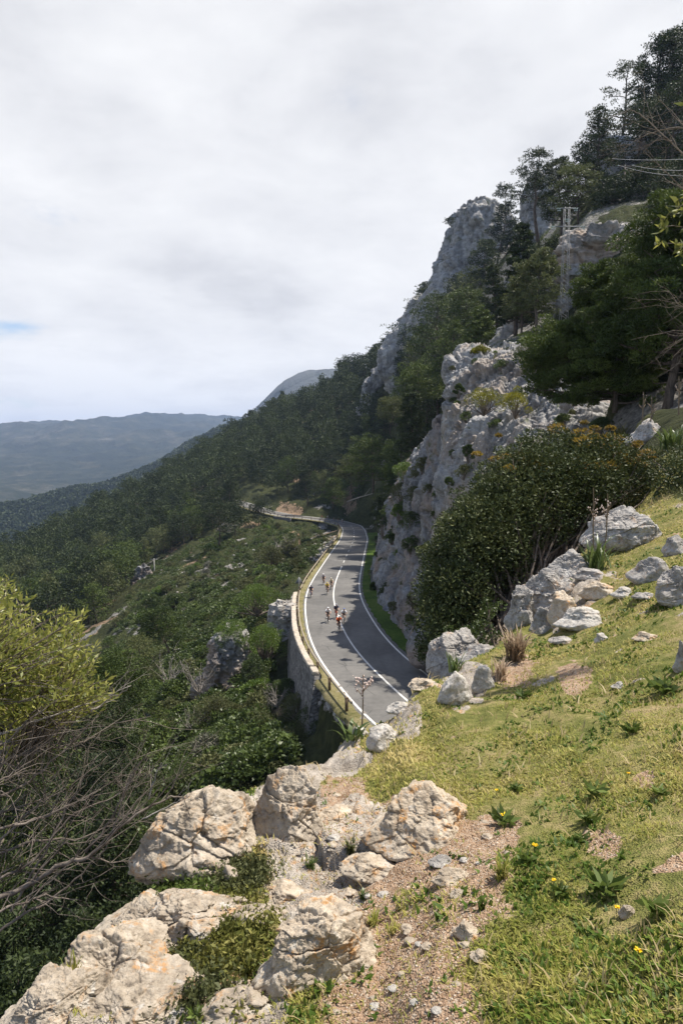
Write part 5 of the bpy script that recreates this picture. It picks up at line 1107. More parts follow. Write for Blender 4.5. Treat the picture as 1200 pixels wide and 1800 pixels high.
cover('undergrowth', 90000, (-8, 33), (40, 300), .05, .2, .5, M_SH[0], 'dark scrub between the rocks and pines of the mountainside', 17, [(560, 900), (640, 660), (750, 530), (1260, 100), (1260, 760), (1000, 760), (800, 640), (760, 800), (640, 935)], rockmax=2)
cover('undergrowth', 26000, (8, 33), (9, 45), .3, .09, .3, M_SH[1], 'low olive scrub on the plateau under the big pine', 18, [(980, 700), (1260, 640), (1260, 900), (1170, 870), (1100, 770), (1000, 770)])

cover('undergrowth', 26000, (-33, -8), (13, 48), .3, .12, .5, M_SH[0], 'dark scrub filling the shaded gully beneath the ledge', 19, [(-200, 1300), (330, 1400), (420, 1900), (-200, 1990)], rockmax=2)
GP = 'dark trees deep in the gully'; rng = np.random.default_rng(33)
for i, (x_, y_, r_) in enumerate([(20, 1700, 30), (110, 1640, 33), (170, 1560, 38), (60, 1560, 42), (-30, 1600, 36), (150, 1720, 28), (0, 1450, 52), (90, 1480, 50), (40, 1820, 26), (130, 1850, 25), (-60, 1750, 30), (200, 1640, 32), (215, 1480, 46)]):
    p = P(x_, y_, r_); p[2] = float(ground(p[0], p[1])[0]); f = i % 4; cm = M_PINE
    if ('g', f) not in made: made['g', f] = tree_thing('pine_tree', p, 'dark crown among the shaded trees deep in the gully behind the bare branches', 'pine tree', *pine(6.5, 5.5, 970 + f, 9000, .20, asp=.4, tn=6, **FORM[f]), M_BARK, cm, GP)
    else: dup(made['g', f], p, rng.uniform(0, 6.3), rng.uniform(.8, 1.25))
# ------------------------------------------------------------------ near shrubs
M_BIG = leaf_mat('lentisk_leaves', [(.012, .020, .007), (.036, .054, .017), (.070, .088, .030), (.12, .13, .045)], .15, 1.3, .55, .25)
M_RED = leaf_mat('lentisk_tips', [(.06, .06, .015), (.20, .12, .03), (.40, .30, .05)], .3, 2.)
def bigshrub(name, poly, rf, n_p, pr, per, ls, seed, label, root, mat, tips=0):
    rng = np.random.default_rng(seed); pts = []
    xs = [p[0] for p in poly]; ys = [p[1] for p in poly]
    while len(pts) < n_p:
        x, y = rng.uniform(min(xs), max(xs)), rng.uniform(min(ys), max(ys))
        if not inpoly(np.array([x]), np.array([y]), poly)[0]: continue
        if fbm(np.array([[x / 70., y / 70., seed]]), 2, 5)[0] < -.33: continue
        dmin = min(math.hypot(x - a, y - b) for a, b in zip(np.interp(np.linspace(0, len(xs), 160), range(len(xs) + 1), xs + xs[:1]), np.interp(np.linspace(0, len(ys), 160), range(len(ys) + 1), ys + ys[:1])))
        bulge = min(1, dmin / 110.); r = rf(x, y) - bulge * .9 + rng.uniform(0, .9) + (rng.random() < .35) * rng.uniform(.5, 1.8)
        x += rng.normal() * 9; y += rng.normal() * 9; pts.append((*P(x, y, r), dmin))
    pts = np.array(pts); o = P(*root); t = empty(name, o, label, 'shrub'); C_ = pts[:, :3] - o; mb = MB()
    for c in C_[::2]: mb.tube(limb(np.array((0, 0, 0)) + rng.normal(size=3) * (.3, .3, .05), c, rng, 6, .14), np.linspace(.035, .006, 6), 4, False)
    mb.build('branches', M_TWIG, t, True); Rr = pr * rng.uniform(.55, 1.2, len(C_)) * np.clip(pts[:, 3] / 45., .35, 1)
    V, F, lv = puffs(C_, Rr, per * (Rr / pr) ** 2 + 20, ls, .42, rng, .85, .9, .3, .55); mesh_np('foliage', V, F, mat, False, t, {'lv': lv})
    if tips:
        k = np.where((pts[:, 2] > np.quantile(pts[:, 2], .72)))[0]; k = k[rng.permutation(len(k))[:tips]]
        V, F, lv = puffs(C_[k] + (0, 0, pr * .55), Rr[k] * .6, 90, ls * 1.1, .42, rng, .5, .7, .6, .6); mesh_np('young_tips', V, F, M_RED, False, t, {'lv': lv})
    return t
BP = [(745, 1165), (733, 1100), (738, 1020), (760, 950), (790, 890), (840, 845), (880, 800), (930, 768), (985, 752), (1040, 762), (1100, 782), (1165, 815), (1172, 850), (1120, 885), (1060, 905), (1020, 940), (985, 960), (950, 985), (905, 1035), (880, 1090), (850, 1120), (800, 1165)]
bigshrub('broadleaf_shrub', BP, lambda x, y: 10.5 + max(0, x - 800) * .006 + (1170 - y) * .0035, 640, .46, 420, .062, 21, 'very large dark green shrub with rusty tips in front of the pale buttress', (900, 1090, 11.5), M_BIG, 34)
bigshrub('broadleaf_shrub', [(1140, 860), (1160, 810), (1200, 790), (1290, 780), (1300, 960), (1215, 925), (1170, 905)], lambda x, y: 12.5, 70, .5, 420, .06, 22, 'dark shrub cut by the right frame edge above the boulders', (1240, 900, 13), M_BIG)
bigshrub('broadleaf_shrub', [(800, 1180), (790, 1120), (850, 1060), (900, 1060), (892, 1120), (860, 1170)], lambda x, y: 9.6, 40, .34, 380, .05, 23, 'low dark growth filling the gap between the big shrub and the jagged rocks', (850, 1160, 9.8), M_SH[0])

# the sprig at the upper right edge
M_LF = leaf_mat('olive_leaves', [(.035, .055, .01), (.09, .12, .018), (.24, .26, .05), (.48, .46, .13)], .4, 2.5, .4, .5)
def sprigs(tips, n_leaf, lsz, seed, t, mat, twig, roots, asp=.3, cone_=.14, rad=.006):
    rng = np.random.default_rng(seed); mb = MB(); CC, DD = [], []
    for tp in tips:
        tp = np.array(tp); k = np.argmin([np.linalg.norm(tp - r_) for r_ in roots]); a = np.array(roots[k]) + rng.normal(size=3) * .05
        pth = limb(a, tp, rng, 7, .12, .04); mb.tube(pth, np.linspace(rad, rad * .25, 7), 4, False)
        ln = np.linalg.norm(pth[-1] - pth[0]); u = rng.uniform(max(.25, 1 - .42 / ln), 1.04, n_leaf); d = unit(pth[-1] - pth[-3])
        c = np.stack([np.interp(u, np.linspace(0, 1, 7), pth[:, j]) for j in range(3)], 1); side = rng.normal(size=(n_leaf, 3)); side -= (side @ d)[:, None] * d; side = unit(side); q = d * .7 + side * .9
        CC.append(c + side * cone_ * rng.uniform(.05, .35, n_leaf)[:, None]); DD.append(q + (0, 0, .25))
    mb.build('branches', twig, t, True); V, F, lv = leaves(np.concatenate(CC), np.concatenate(DD), lsz, asp, rng, .3); mesh_np('leaves', V, F, mat, False, t, {'lv': lv})
def rand_in(poly, n, rr0, rng):
    xs = [p[0] for p in poly]; ys = [p[1] for p in poly]; o = []
    while len(o) < n:
        x, y = rng.uniform(min(xs), max(xs)), rng.uniform(min(ys), max(ys))
        if inpoly(np.array([x]), np.array([y]), poly)[0]: o.append(P(x, y, rng.uniform(*rr0)))
    return o
rng = np.random.default_rng(12)
t = empty('olive_branch', (0, 0, 0), 'leafy yellow green sprig entering from the upper right edge, sharp against dark pines', 'branch')
sprigs(rand_in([(1140, 425), (1165, 380), (1200, 340), (1240, 330), (1240, 470), (1180, 455)], 26, (5.8, 6.4), rng) + rand_in([(1188, 165), (1230, 150), (1230, 195)], 3, (5.8, 6.2), rng), 26, .085, 31, t, M_LF, M_TWIG, [P(1330, 440, 6.3), P(1340, 300, 6.2)], .34)
def sticks(name, lines, rad, seed, label, mat, r_, nsub=4, n2=3, cat='branch', gen=True):
    rng = np.random.default_rng(seed); t = empty(name, (0, 0, 0), label, cat); mb = MB(); m2 = MB()
    for ln in lines:
        pth = catmull([P(x, y, rr) for x, y, rr in ln], 6); pth += rng.normal(size=pth.shape) * .004; n = len(pth); R_ = np.linspace(rad, rad * .22, n); mb.tube(pth, R_, 6, True)
        for k in range(nsub):
            i = rng.integers(int(n * .2), n - 1); d = unit(pth[min(n - 1, i + 1)] - pth[i]); side = unit(rng.normal(size=3) * (.5, .5, 1.)); L1 = rng.uniform(.12, .45) * r_ / 3
            e = pth[i] + (d * .8 + side * .7) * L1; q = limb(pth[i], e, rng, 6, .25); m2.tube(q, np.linspace(R_[i] * .55, R_[i] * .12, 6), 4, False)
            for j in range(n2):
                i2 = rng.integers(1, 5); side = unit(rng.normal(size=3)); e2 = q[i2] + (d * .5 + side) * L1 * rng.uniform(.25, .6); m2.tube(limb(q[i2], e2, rng, 5, .25), np.linspace(R_[i] * .25, R_[i] * .06, 5), 3, False)
    mb.build('limb', mat, t, True); m2.build('twigs', mat, t, True); return t
sticks('bare_branch', [[(1260, 330, 9), (1190, 262, 8.8), (1130, 205, 8.7), (1100, 190, 8.6)], [(1260, 250, 9), (1200, 225, 9), (1140, 235, 8.9), (1095, 262, 8.8)], [(1250, 420, 9), (1205, 340, 9), (1165, 300, 8.9), (1120, 255, 8.9)]], .011, 41, 'thin leafless branches reaching in from the upper right edge', M_TWIG, 3.5, 14, 4)
sticks('bare_branch', [[(1250, 560, 14), (1215, 545, 14), (1180, 535, 14)], [(1250, 575, 14), (1210, 590, 14), (1172, 610, 14)]], .02, 42, 'reddish dry twigs at the right edge before the big trunk', M_TWIG, 6, 12, 4)

# the foreground bush on the left
rng = np.random.default_rng(14)
t = empty('leafy_bush', P(-140, 1500, 3.2), 'sunlit yellow green leafy bush at the left edge of the picture', 'bush'); t.location = (0, 0, 0)
LP = [(-60, 1030), (20, 1010), (50, 1060), (75, 1085), (110, 1065), (150, 1075), (150, 1110), (185, 1150), (180, 1190), (205, 1215), (190, 1240), (120, 1235), (60, 1260), (-60, 1300)]
roots = [P(-60, 1400, 3.5), P(20, 1330, 3.6), P(-120, 1250, 3.5), P(60, 1290, 3.7)]
sprigs(rand_in(LP, 520, (3.1, 4.3), rng), 34, .036, 51, t, M_LF, M_TWIG, roots, .30, .11, .005)
t = empty('leafy_bush', (0, 0, 0), 'olive foliage with shade painted into its green, low on the left among the bare branches', 'bush')
sprigs(rand_in([(-40, 1250), (60, 1240), (130, 1270), (150, 1330), (120, 1400), (40, 1420), (-40, 1420)], 90, (3.6, 4.6), rng) + rand_in([(-40, 1440), (100, 1400), (130, 1450), (60, 1530), (-40, 1560)], 26, (3.6, 4.4), rng), 20, .034, 52, t, leaf_mat('olive_leaves_shade', [(.012, .02, .006), (.035, .05, .012), (.08, .10, .02)], .25, 2.), M_TWIG, roots + [P(-60, 1600, 3.8)], .30, .11, .004)  # darker copy of the olive leaves: shade under the bush put into the colour
sticks('bare_branch', [[(160, 1250, 3.4), (190, 1232, 3.4), (228, 1205, 3.3)], [(-20, 1300, 3.5), (80, 1262, 3.4), (160, 1236, 3.35), (232, 1203, 3.3)]], .006, 43, 'single pale twig with yellow leaves pointing right from the left bush', M_DEAD, 2, 3, 2)
M_BARE = Mat('bare_branch_bark', .9, .15); M_BARE.color(M_BARE.ramp(M_BARE.noise(14, 5, .7), [(.35, (.075, .06, .05)), (.65, (.23, .195, .165))])); M_BARE = M_BARE.m
LN = [[(-60, 1600, 3.2), (40, 1562, 3.2), (110, 1520, 3.15), (165, 1500, 3.1), (230, 1440, 3.1), (290, 1405, 3.1), (335, 1400, 3.1)], [(-60, 1625, 3.1), (30, 1590, 3.1), (80, 1575, 3.1), (145, 1584, 3.1)], [(-60, 1560, 3.3), (50, 1520, 3.3), (120, 1440, 3.3), (200, 1400, 3.3), (262, 1372, 3.3)],
      [(-60, 1420, 3.4), (40, 1380, 3.4), (100, 1330, 3.4), (150, 1280, 3.4), (178, 1250, 3.4)], [(-60, 1350, 3.5), (30, 1330, 3.5), (90, 1300, 3.5)], [(-60, 1480, 3.2), (60, 1440, 3.2), (130, 1415, 3.2), (180, 1385, 3.2)], [(20, 1600, 3.5), (90, 1480, 3.5), (130, 1400, 3.5), (170, 1330, 3.5)],
      [(-60, 1520, 3.6), (60, 1480, 3.6), (150, 1470, 3.6), (250, 1420, 3.6)], [(-60, 1680, 3.2), (40, 1610, 3.2), (120, 1560, 3.2), (190, 1480, 3.2), (215, 1430, 3.2)], [(-60, 1540, 3.5), (30, 1450, 3.5), (80, 1400, 3.5), (120, 1370, 3.5)], [(150, 1500, 3.3), (200, 1430, 3.3), (240, 1350, 3.3), (262, 1325, 3.3)],
      [(-60, 1300, 3.3), (0, 1310, 3.3), (60, 1260, 3.3), (120, 1220, 3.3)], [(-60, 1450, 3.9), (90, 1400, 3.9), (190, 1330, 3.9)], [(-60, 1400, 3.0), (0, 1372, 3.0), (50, 1340, 3.0)]]
sticks('bare_branch', LN[:1] + LN[4:5], .013, 44, 'longest grey bare branch crossing the lower left corner', M_BARE, 3, 9, 4)
sticks('bare_branch', LN[1:4] + LN[5:], .007, 45, 'tangle of thin grey leafless branches over the dark gully on the left', M_BARE, 3, 9, 4)
sticks('bare_branch', [[(250, 1440, 9), (300, 1415, 9), (330, 1400, 9)], [(262, 1405, 9), (275, 1360, 9), (285, 1340, 9)]], .010, 46, 'forked pale dead twig beyond the big left boulder', M_DEAD, 4, 4, 2)
# dead shrubs on the slope
for i, (x, y, w, h, r_, lb) in enumerate([(350, 1215, 60, 70, 62, 'grey leafless shrub left of the blocky outcrop'), (300, 1205, 60, 70, 72, 'silvery dead branches by the half dead pine in the gully'), (340, 1280, 60, 46, 56, 'purple grey bare shrub on the gully slope'), (488, 1240, 50, 46, 52, 'bleached fallen deadwood left of the masonry wall'), (222, 1300, 50, 60, 62, 'broken dead branches deep in the gully'), (230, 1500, 24, 50, 40, 'small white dead shrub below the big left boulder'), (500, 975, 50, 40, 150, 'leafless grey bush on the slope under the bend'), (600, 1330 - 5, 60, 34, 44, 'bare twigs by the end of the guardrail'), (190, 1010, 40, 30, 250, 'pale dead twigs before the dark forest')]):
    p = P(x, y, r_); t = empty('dead_shrub', p, lb, 'dead shrub'); rg = np.random.default_rng(60 + i); mb = MB(); W_, H_ = w * r_ / 1200, h * r_ / 1200
    for k in range(26):
        az = rg.uniform(0, 6.3); e = np.array((math.cos(az) * W_ / 2, math.sin(az) * W_ / 2, H_ * rg.uniform(.3, 1.))) * rg.uniform(.5, 1.1); q = limb((0, 0, -.2), e, rg, 6, .2); mb.tube(q, np.linspace(.035, .010, 6) * r_ / 60, 3, False)
        for j in range(4): i2 = rg.integers(2, 6); mb.tube(limb(q[i2], q[i2] + rg.normal(size=3) * (.2, .2, .25) * W_ * .5 + (0, 0, .05 * H_), rg, 4, .2), np.linspace(.014, .006, 4) * r_ / 60, 3, False)
    mb.build('branches', M_DEAD, t)

# ------------------------------------------------------------------ grass of the ledge
M_GRASS = leaf_mat('grass_blades', [(.065, .105, .014), (.185, .225, .034), (.36, .35, .08), (.56, .46, .21)], .35, .9, .6, .2)
def blades(n, az, rr_, seed, hmin, hmax, name, label, mat, thr=.25, clump=0, cs=.04, wid=.05, dens=(1.6, -.10)):
    rng = np.random.default_rng(seed); a = rng.uniform(R(az[0]), R(az[1]), n); r = np.exp(rng.uniform(math.log(rr_[0]), math.log(rr_[1]), n)); x, y = np.sin(a) * r, np.cos(a) * r
    so_ = gmask(soil, x, y); rk_ = gmask(rockmask, x, y); nz_ = fbm(np.stack((x * dens[0], y * dens[0], 0 * x), 1), 3, seed); n3 = fbm(np.stack((x * 6, y * 6, 0 * x), 1), 2, seed + 3)
    k = (nz_ + n3 * .5 > dens[1]) & (np.maximum(so_, rk_) < thr + rng.random(n) ** 2.5 * .9 + n3 * .4)
    x, y, r, nz_, n3 = x[k], y[k], r[k], nz_[k], n3[k]
    if clump:
        x = np.repeat(x, clump); y = np.repeat(y, clump); r = np.repeat(r, clump); nz_ = np.repeat(nz_, clump); n3 = np.repeat(n3, clump); q = rng.normal(size=(len(x), 2)) * cs * (r / 4)[:, None] ** .5; x = x + q[:, 0]; y = y + q[:, 1]
    z = ground(x, y); n = len(x); h = rng.uniform(hmin, hmax, n) * (1 + .8 * nz_) * (1 + .06 * r); w = h * wid * rng.uniform(.6, 1.5, n) + r * .0006
    az_ = rng.uniform(0, 6.3, n); ln = rng.uniform(.1, 1.3, n); D_ = np.stack((np.cos(az_) * ln, np.sin(az_) * ln, np.ones(n)), 1); D_ = unit(D_); S_ = np.stack((-np.sin(az_ + rng.normal(size=n) * .6), np.cos(az_), 0 * az_), 1)
    b = np.stack((x, y, z - .004), 1); mid = b + D_ * (h * .55)[:, None]; tip = b + D_ * h[:, None] + np.stack((np.cos(az_), np.sin(az_), -.5 + 0 * az_), 1) * (h * .25 * ln)[:, None]; S2 = S_ * w[:, None]
    V = np.stack((b - S2, b + S2, mid + S2 * .75, tip, mid - S2 * .75), 1).reshape(-1, 3); i = np.arange(n) * 5
    lv = np.repeat(np.clip(rng.random(n) * .75 + .8 * n3 + .7 * nz_ + .1, 0, 1), 5); o = mesh_np(name, V, [np.stack((i, i + 1, i + 2, i + 4), 1), np.stack((i + 4, i + 2, i + 3), 1)], mat, False, attrs={'lv': lv}); o['kind'] = 'stuff'; return tag(o, label, 'grass')
blades(78000, (-31, 33), (1.25, 15), 71, .008, .022, 'grass', 'short yellow green grass covering the right side of the ledge', M_GRASS, clump=5)
M_CLOV = leaf_mat('clover_leaves', [(.022, .05, .008), (.06, .11, .016), (.14, .20, .035)], .3, 1.5, .5, .2)
blades(9000, (-31, 33), (1.25, 14), 72, .010, .024, 'ground_herbs', 'fresh green low herbs in patches among the grass', M_CLOV, clump=9, cs=.03, wid=.2, dens=(1.1, .06))
blades(2600, (-31, 33), (1.25, 14), 73, .025, .055, 'dry_grass', 'straw coloured dry stalks standing in the grass', leaf_mat('straw', [(.22, .17, .08), (.36, .28, .14), (.50, .42, .24)], .3, 2.), clump=3, wid=.025, thr=.55)
def tussock(px, py, w, h, n, wid, mat, seed, name, label, cat='plant', droop=.5, r=None, blade='blades', group=None, n_seg=5):
    p = hit(px, py, rmin=1.2) if r is None else P(px, py, r); d = np.linalg.norm(p); W_, H_ = w * d / 1200, h * d / 1200; rg = np.random.default_rng(seed); V, F = [], []; lv = []
    for k in range(n):
        az = rg.uniform(0, 6.3); L_ = rg.uniform(.6, 1.05); u = np.linspace(0, 1, n_seg); out = W_ / 2 * L_ * rg.uniform(.3, 1.); hh = H_ * L_ * rg.uniform(.6, 1.1)
        b = rg.normal(size=3) * (W_ * .08, W_ * .08, 0); x_ = b[0] + np.cos(az) * out * u ** 1.2; y_ = b[1] + np.sin(az) * out * u ** 1.2; z_ = hh * (u * (1 + droop) - droop * 1.25 * u ** 2.4) - .01
        s = np.array((-math.sin(az), math.cos(az), .25)) * wid * rg.uniform(.6, 1.3); c = np.stack((x_, y_, z_), 1); wv = (1 - u ** 2.5)[:, None] * .5 + .02; A = c - s * wv; B = c + s * wv; i0 = len(V) * 0 + sum(len(v) for v in V)
        V.append(np.stack((A, B), 1).reshape(-1, 3)); i = np.arange(n_seg - 1) * 2 + i0; F.append(np.stack((i, i + 1, i + 3, i + 2), 1)); lv.append(np.full(2 * n_seg, rg.random()))
    t = empty(name, p, label, cat, group); mesh_np(blade, np.concatenate(V), np.concatenate(F), mat, False, t, {'lv': np.concatenate(lv)}); return t, W_, H_, rg
M_STRAP = leaf_mat('strap_leaves', [(.03, .06, .015), (.075, .12, .03), (.17, .21, .07)], .3, 3., .4, .5)
M_DRY = leaf_mat('dry_leaves', [(.16, .11, .07), (.32, .23, .15), (.52, .42, .31)], .25, 3.)
M_WEED = leaf_mat('weed_leaves', [(.035, .06, .012), (.08, .12, .025), (.16, .21, .05)], .3, 4., .5, .3)
for a in [(1050, 1000, 110, 62, 60, .022, M_STRAP, 1, 'asphodel_plant', 'strappy green plant between the large flat boulder and the white rocks'), (872, 1120, 90, 70, 60, .022, M_STRAP, 2, 'asphodel_plant', 'strappy green plant in the shade under the big dark shrub'),
          (905, 1160, 84, 62, 130, .016, M_DRY, 3, 'dry_leaf_clump', 'clump of dead brown curling leaves on the rim of the meadow'), (880, 1195, 60, 44, 60, .013, M_DRY, 4, 'dry_leaf_clump', 'pale dry grass leaves spilling down below the brown clump'),
          (620, 1300, 90, 44, 16, .03, M_STRAP, 5, 'asphodel_plant', 'spiky green leaves fanned out at the rim under the road'), (800, 1180, 50, 40, 40, .012, M_STRAP, 6, 'grass_tuft', 'green tuft behind the leaning white slabs'),
          (1180, 790, 80, 44, 90, .03, M_STRAP, 7, 'grass_tuft', 'tall blue green grass right of the light boulder'), (1090, 770, 90, 30, 90, .03, leaf_mat('yellow_grass', [(.09, .10, .02), (.20, .20, .05), (.34, .31, .12)], .3, 1.), 8, 'grass_tuft', 'yellow grass tuft beside the light boulder'),
          (545, 1525, 40, 26, 50, .006, M_STRAP, 9, 'grass_tuft', 'small green tuft between the tall rim rock and the gravel'), (617, 1500, 34, 26, 60, .006, M_SH[1], 10, 'grass_tuft', 'grey green moss tuft left of the lone cream boulder'), (655, 1625, 40, 24, 50, .006, M_GRASS, 11, 'grass_tuft', 'yellowish tuft in the middle of the path'),
          (690, 1640, 34, 22, 40, .006, M_GRASS, 12, 'grass_tuft', 'second tuft on the path right of the yellowish one'), (640, 1580, 30, 20, 40, .006, M_STRAP, 13, 'grass_tuft', 'thin green tuft above the yellowish one'), (845, 1600, 26, 34, 30, .008, M_WEED, 14, 'grass_tuft', 'upright green weed at the edge of the lower path'),
          (130, 1745, 40, 60, 60, .006, M_GRASS, 15, 'grass_tuft', 'long thin grass hanging over the bottom left slab'), (880, 1545, 46, 40, 80, .006, M_GRASS, 16, 'grass_tuft', 'green tuft where the meadow meets the bare path')]:
    tussock(*a)
# asphodel stalks with pale flowers
M_STALK = plain('flower_stalk', (.20, .15, .10), .8, .2, var=.2); M_PETAL = plain('pale_flowers', (.62, .50, .44), .7, .2, var=.2, nsc=30)
def stalk(px, py, hpx, seed, label, r=None, nf=60, wpx=26, br=4):
    p = hit(px, py, rmin=1.5) if r is None else P(px, py, r); d = np.linalg.norm(p); H_, W_ = hpx * d / 1200, wpx * d / 1200; rg = np.random.default_rng(seed); t = empty('asphodel_stalk', p, label, 'flower stalk'); mb = MB(); fl = MB()
    main = limb((0, 0, -.02), (rg.normal() * .03 * H_, 0, H_), rg, 8, .04); mb.tube(main, np.linspace(.006, .003, 8) * d / 5, 5, False); ends = [main]
    for k in range(br):
        u = rg.uniform(.45, .8); a = np.array([np.interp(u, np.linspace(0, 1, 8), main[:, j]) for j in range(3)]); az = k * 2.1 + rg.uniform(0, 1); e = a + (math.cos(az) * W_ / 2, math.sin(az) * W_ / 2, H_ * rg.uniform(.08, .25)); b = limb(a, e, rg, 5, .1); mb.tube(b, np.linspace(.004, .002, 5) * d / 5, 4, False); ends.append(b)
    mb.build('stalk', M_STALK, t)
    for k in range(nf):
        e = ends[rg.integers(0, len(ends))]; u = rg.uniform(.55, 1.); c = np.array([np.interp(u, np.linspace(0, 1, len(e)), e[:, j]) for j in range(3)]) + rg.normal(size=3) * .009 * min(d / 5, 1.5); ellipsoid(fl, c, np.array((.009, .009, .012)) * min(d / 5, 1.3) * rg.uniform(.4, .9), 1)
    fl.build('flowers', M_PETAL, t)
stalk(636, 1275, 88, 1, 'dry asphodel stalk with pink white flower heads standing before the road', r=5.2, nf=80, wpx=30, br=5)
for i, (x, y, h, lb) in enumerate([(1042, 985, 120, 'thin dark asphodel stalk in front of the large flat boulder'), (1062, 985, 110, 'second thin stalk right beside the first by the flat boulder'), (848, 1100, 95, 'pale asphodel stalks standing before the big dark shrub'), (1085, 905, 60, 'pinkish asphodel flower spike behind the flat boulder'), (1140, 770, 66, 'asphodel flower spike under the big pine'), (1192, 730, 60, 'asphodel flower spike near the right edge under the pine'), (1128, 745, 50, 'short asphodel flower spike left of the taller one under the pine')]):
    stalk(x, y, h, 10 + i, lb, nf=26 if i != 2 else 50, wpx=14)
# rosettes and yellow flowers
M_FLOW = plain('yellow_petals', (.85, .60, .02), .6, .2)
def rosette(px, py, w, seed, label, nl=26):
    p = hit(px, py, rmin=1.3); d = np.linalg.norm(p); W_ = w * d / 1200; rg = np.random.default_rng(seed); t = empty('rosette_weed', p, label, 'weed'); C_, D_ = [], []
    for k in range(nl):
        az = k * 2.4; q = rg.uniform(.15, 1.); D_.append((math.cos(az), math.sin(az), rg.uniform(.25, 1.1))); C_.append(np.array((math.cos(az) * q * W_ * .33, math.sin(az) * q * W_ * .33, W_ * rg.uniform(.08, .3))))
    V, F, lv = leaves(np.array(C_), np.array(D_), W_ * .42, .34, rg, .15); mesh_np('leaves', V, F, M_WEED, False, t, {'lv': lv}); return t
for i, (x, y, w, lb) in enumerate([(885, 1450, 62, 'leafy green weed right of the lone cream boulder'), (1045, 1400, 52, 'bushy green rosette in the middle of the meadow'), (1032, 1448, 50, 'pale green rosette below the bushy one'), (920, 1230, 40, 'dark green rosette near the dry leaf clump'), (1062, 1570, 70, 'broad dark green weed in the lower meadow'), (1150, 1610, 60, 'dense green weed low at the right'), (1020, 1480, 34, 'small rosette under the pale green one'), (905, 1390, 34, 'small green rosette above the yellow flowering weed'), (985, 1575, 44, 'green weed left of the broad dark one'), (346, 1790, 34, 'bright green weed at the bottom edge by the moss'), (1160, 1400, 44, 'green weed near the right edge of the meadow'), (1110, 1290, 44, 'soft green weed in the upper meadow'), (1165, 1220, 60, 'wide green patch plant at the right edge'), (925, 1515, 40, 'green weed beside the bare path edge')]): rosette(x, y, w, 80 + i, lb)
for i, (x, y, s, lb) in enumerate([(1120, 1690, 11, 'large yellow flower alone low in the right meadow'), (1083, 1612, 8, 'yellow flower near the grey stone in the meadow'), (939, 1500, 9, 'yellow flower by the edge of the bare path'), (886, 1445, 12, 'yellow flower on the leafy weed by the cream boulder'), (972, 1562, 7, 'small yellow flower left of the broad dark weed'), (1103, 1372, 6, 'tiny yellow flower in the upper right meadow'), (872, 1400, 6, 'tiny yellow flower above the leafy weed')]):
    p = hit(x, y, rmin=1.3); d = np.linalg.norm(p); rg = np.random.default_rng(i); s_ = s * d / 1200; t = empty('yellow_flower', p, lb, 'flower'); mb = MB(); mb.tube(limb((0, 0, -.01), (0, 0, .03), rg, 4, .1), .0012, 5, False); mb.build('stem', M_WEED, t)
    V, F, lv = leaves(np.array([(math.cos(a) * s_ * .3, math.sin(a) * s_ * .3, .031) for a in np.arange(14) * .45]), np.array([(math.cos(a), math.sin(a), .35) for a in np.arange(14) * .45]), s_ * .55, .5, rg, .05); mesh_np('petals', V, F, M_FLOW, False, t, {'lv': lv})
    mb = MB(); ellipsoid(mb, (0, 0, .032), (s_ * .16, s_ * .16, s_ * .1), 2); mb.build('flower_centre', plain('flower_eye', (.75, .42, .02)), t)
# moss and herbs in the hollow between the left rocks
def mosspatch(px, py, w, h, n, seed, name, label, mat):
    rg = np.random.default_rng(seed); x = rg.normal(px, w / 2.6, n); y = rg.normal(py, h / 2.6, n); P_ = []
    base = hit(px, py, rmin=1.3)
    for a, b in zip(x[:60], y[:60]):
        q = hit(a, b, rmin=1.3)
        if q is not None and np.linalg.norm(q - base) < .8: P_.append(q)
    C_ = np.array(P_)[rg.integers(0, len(P_), n)] + rg.normal(size=(n, 3)) * (.045, .045, .012) + (0, 0, .025); d = rg.normal(size=(n, 3)); d[:, 2] = np.abs(d[:, 2]) + .3
    V, F, lv = leaves(C_, d, .022, .4, rg, .5); o = mesh_np(name, V, F, mat, False, attrs={'lv': lv}); return tag(o, label, 'ground plant')
mosspatch(400, 1660, 100, 110, 13000, 91, 'mossy_cushion', 'green and yellow mossy cushion in the hollow left of the path', leaf_mat('moss_leaves', [(.04, .05, .012), (.12, .13, .025), (.26, .24, .07)], .25, 9.))
mosspatch(330, 1725, 80, 60, 7000, 92, 'mossy_cushion', 'brownish moss at the lower end of the hollow near the slab', M_SH[1])
mosspatch(325, 1555, 60, 50, 5000, 93, 'mossy_cushion', 'fresh green herbs growing under the big left boulder', M_WEED)
mosspatch(430, 1545, 50, 30, 3500, 94, 'mossy_cushion', 'small green herb patch between the rim rocks', M_SH[1])
# ------------------------------------------------------------------ cyclists
M_SKIN = plain('skin', (.50, .31, .22), .6, .3); M_TYRE = plain('tyre_rubber', (.02, .02, .02), .7, .3); M_FRAME = [plain('frame_black', (.03, .03, .035), .3, .5), plain('frame_red', (.45, .03, .02), .3, .5), plain('frame_white', (.7, .7, .7), .3, .5), plain('frame_blue', (.04, .10, .3), .3, .5)]
M_RIMM = plain('wheel_rim', (.10, .10, .11), .4, .5); M_SHORT = plain('black_shorts', (.015, .015, .018), .8, .2); M_SHOE = plain('white_shoes', (.65, .65, .65), .6, .3)
JER = {'white': (.75, .75, .77), 'orange': (.80, .14, .03), 'black': (.03, .03, .04), 'dark': (.06, .07, .12), 'yellow': (.62, .45, .06), 'cream': (.60, .55, .42), 'blue': (.10, .14, .35), 'grey': (.30, .30, .33), 'red': (.45, .05, .05), 'teal': (.08, .28, .30)}
M_JER = {k: plain('jersey_' + k, v, .8, .2) for k, v in JER.items()}; M_HEL = {k: plain('helmet_' + k, v, .35, .5) for k, v in JER.items()}
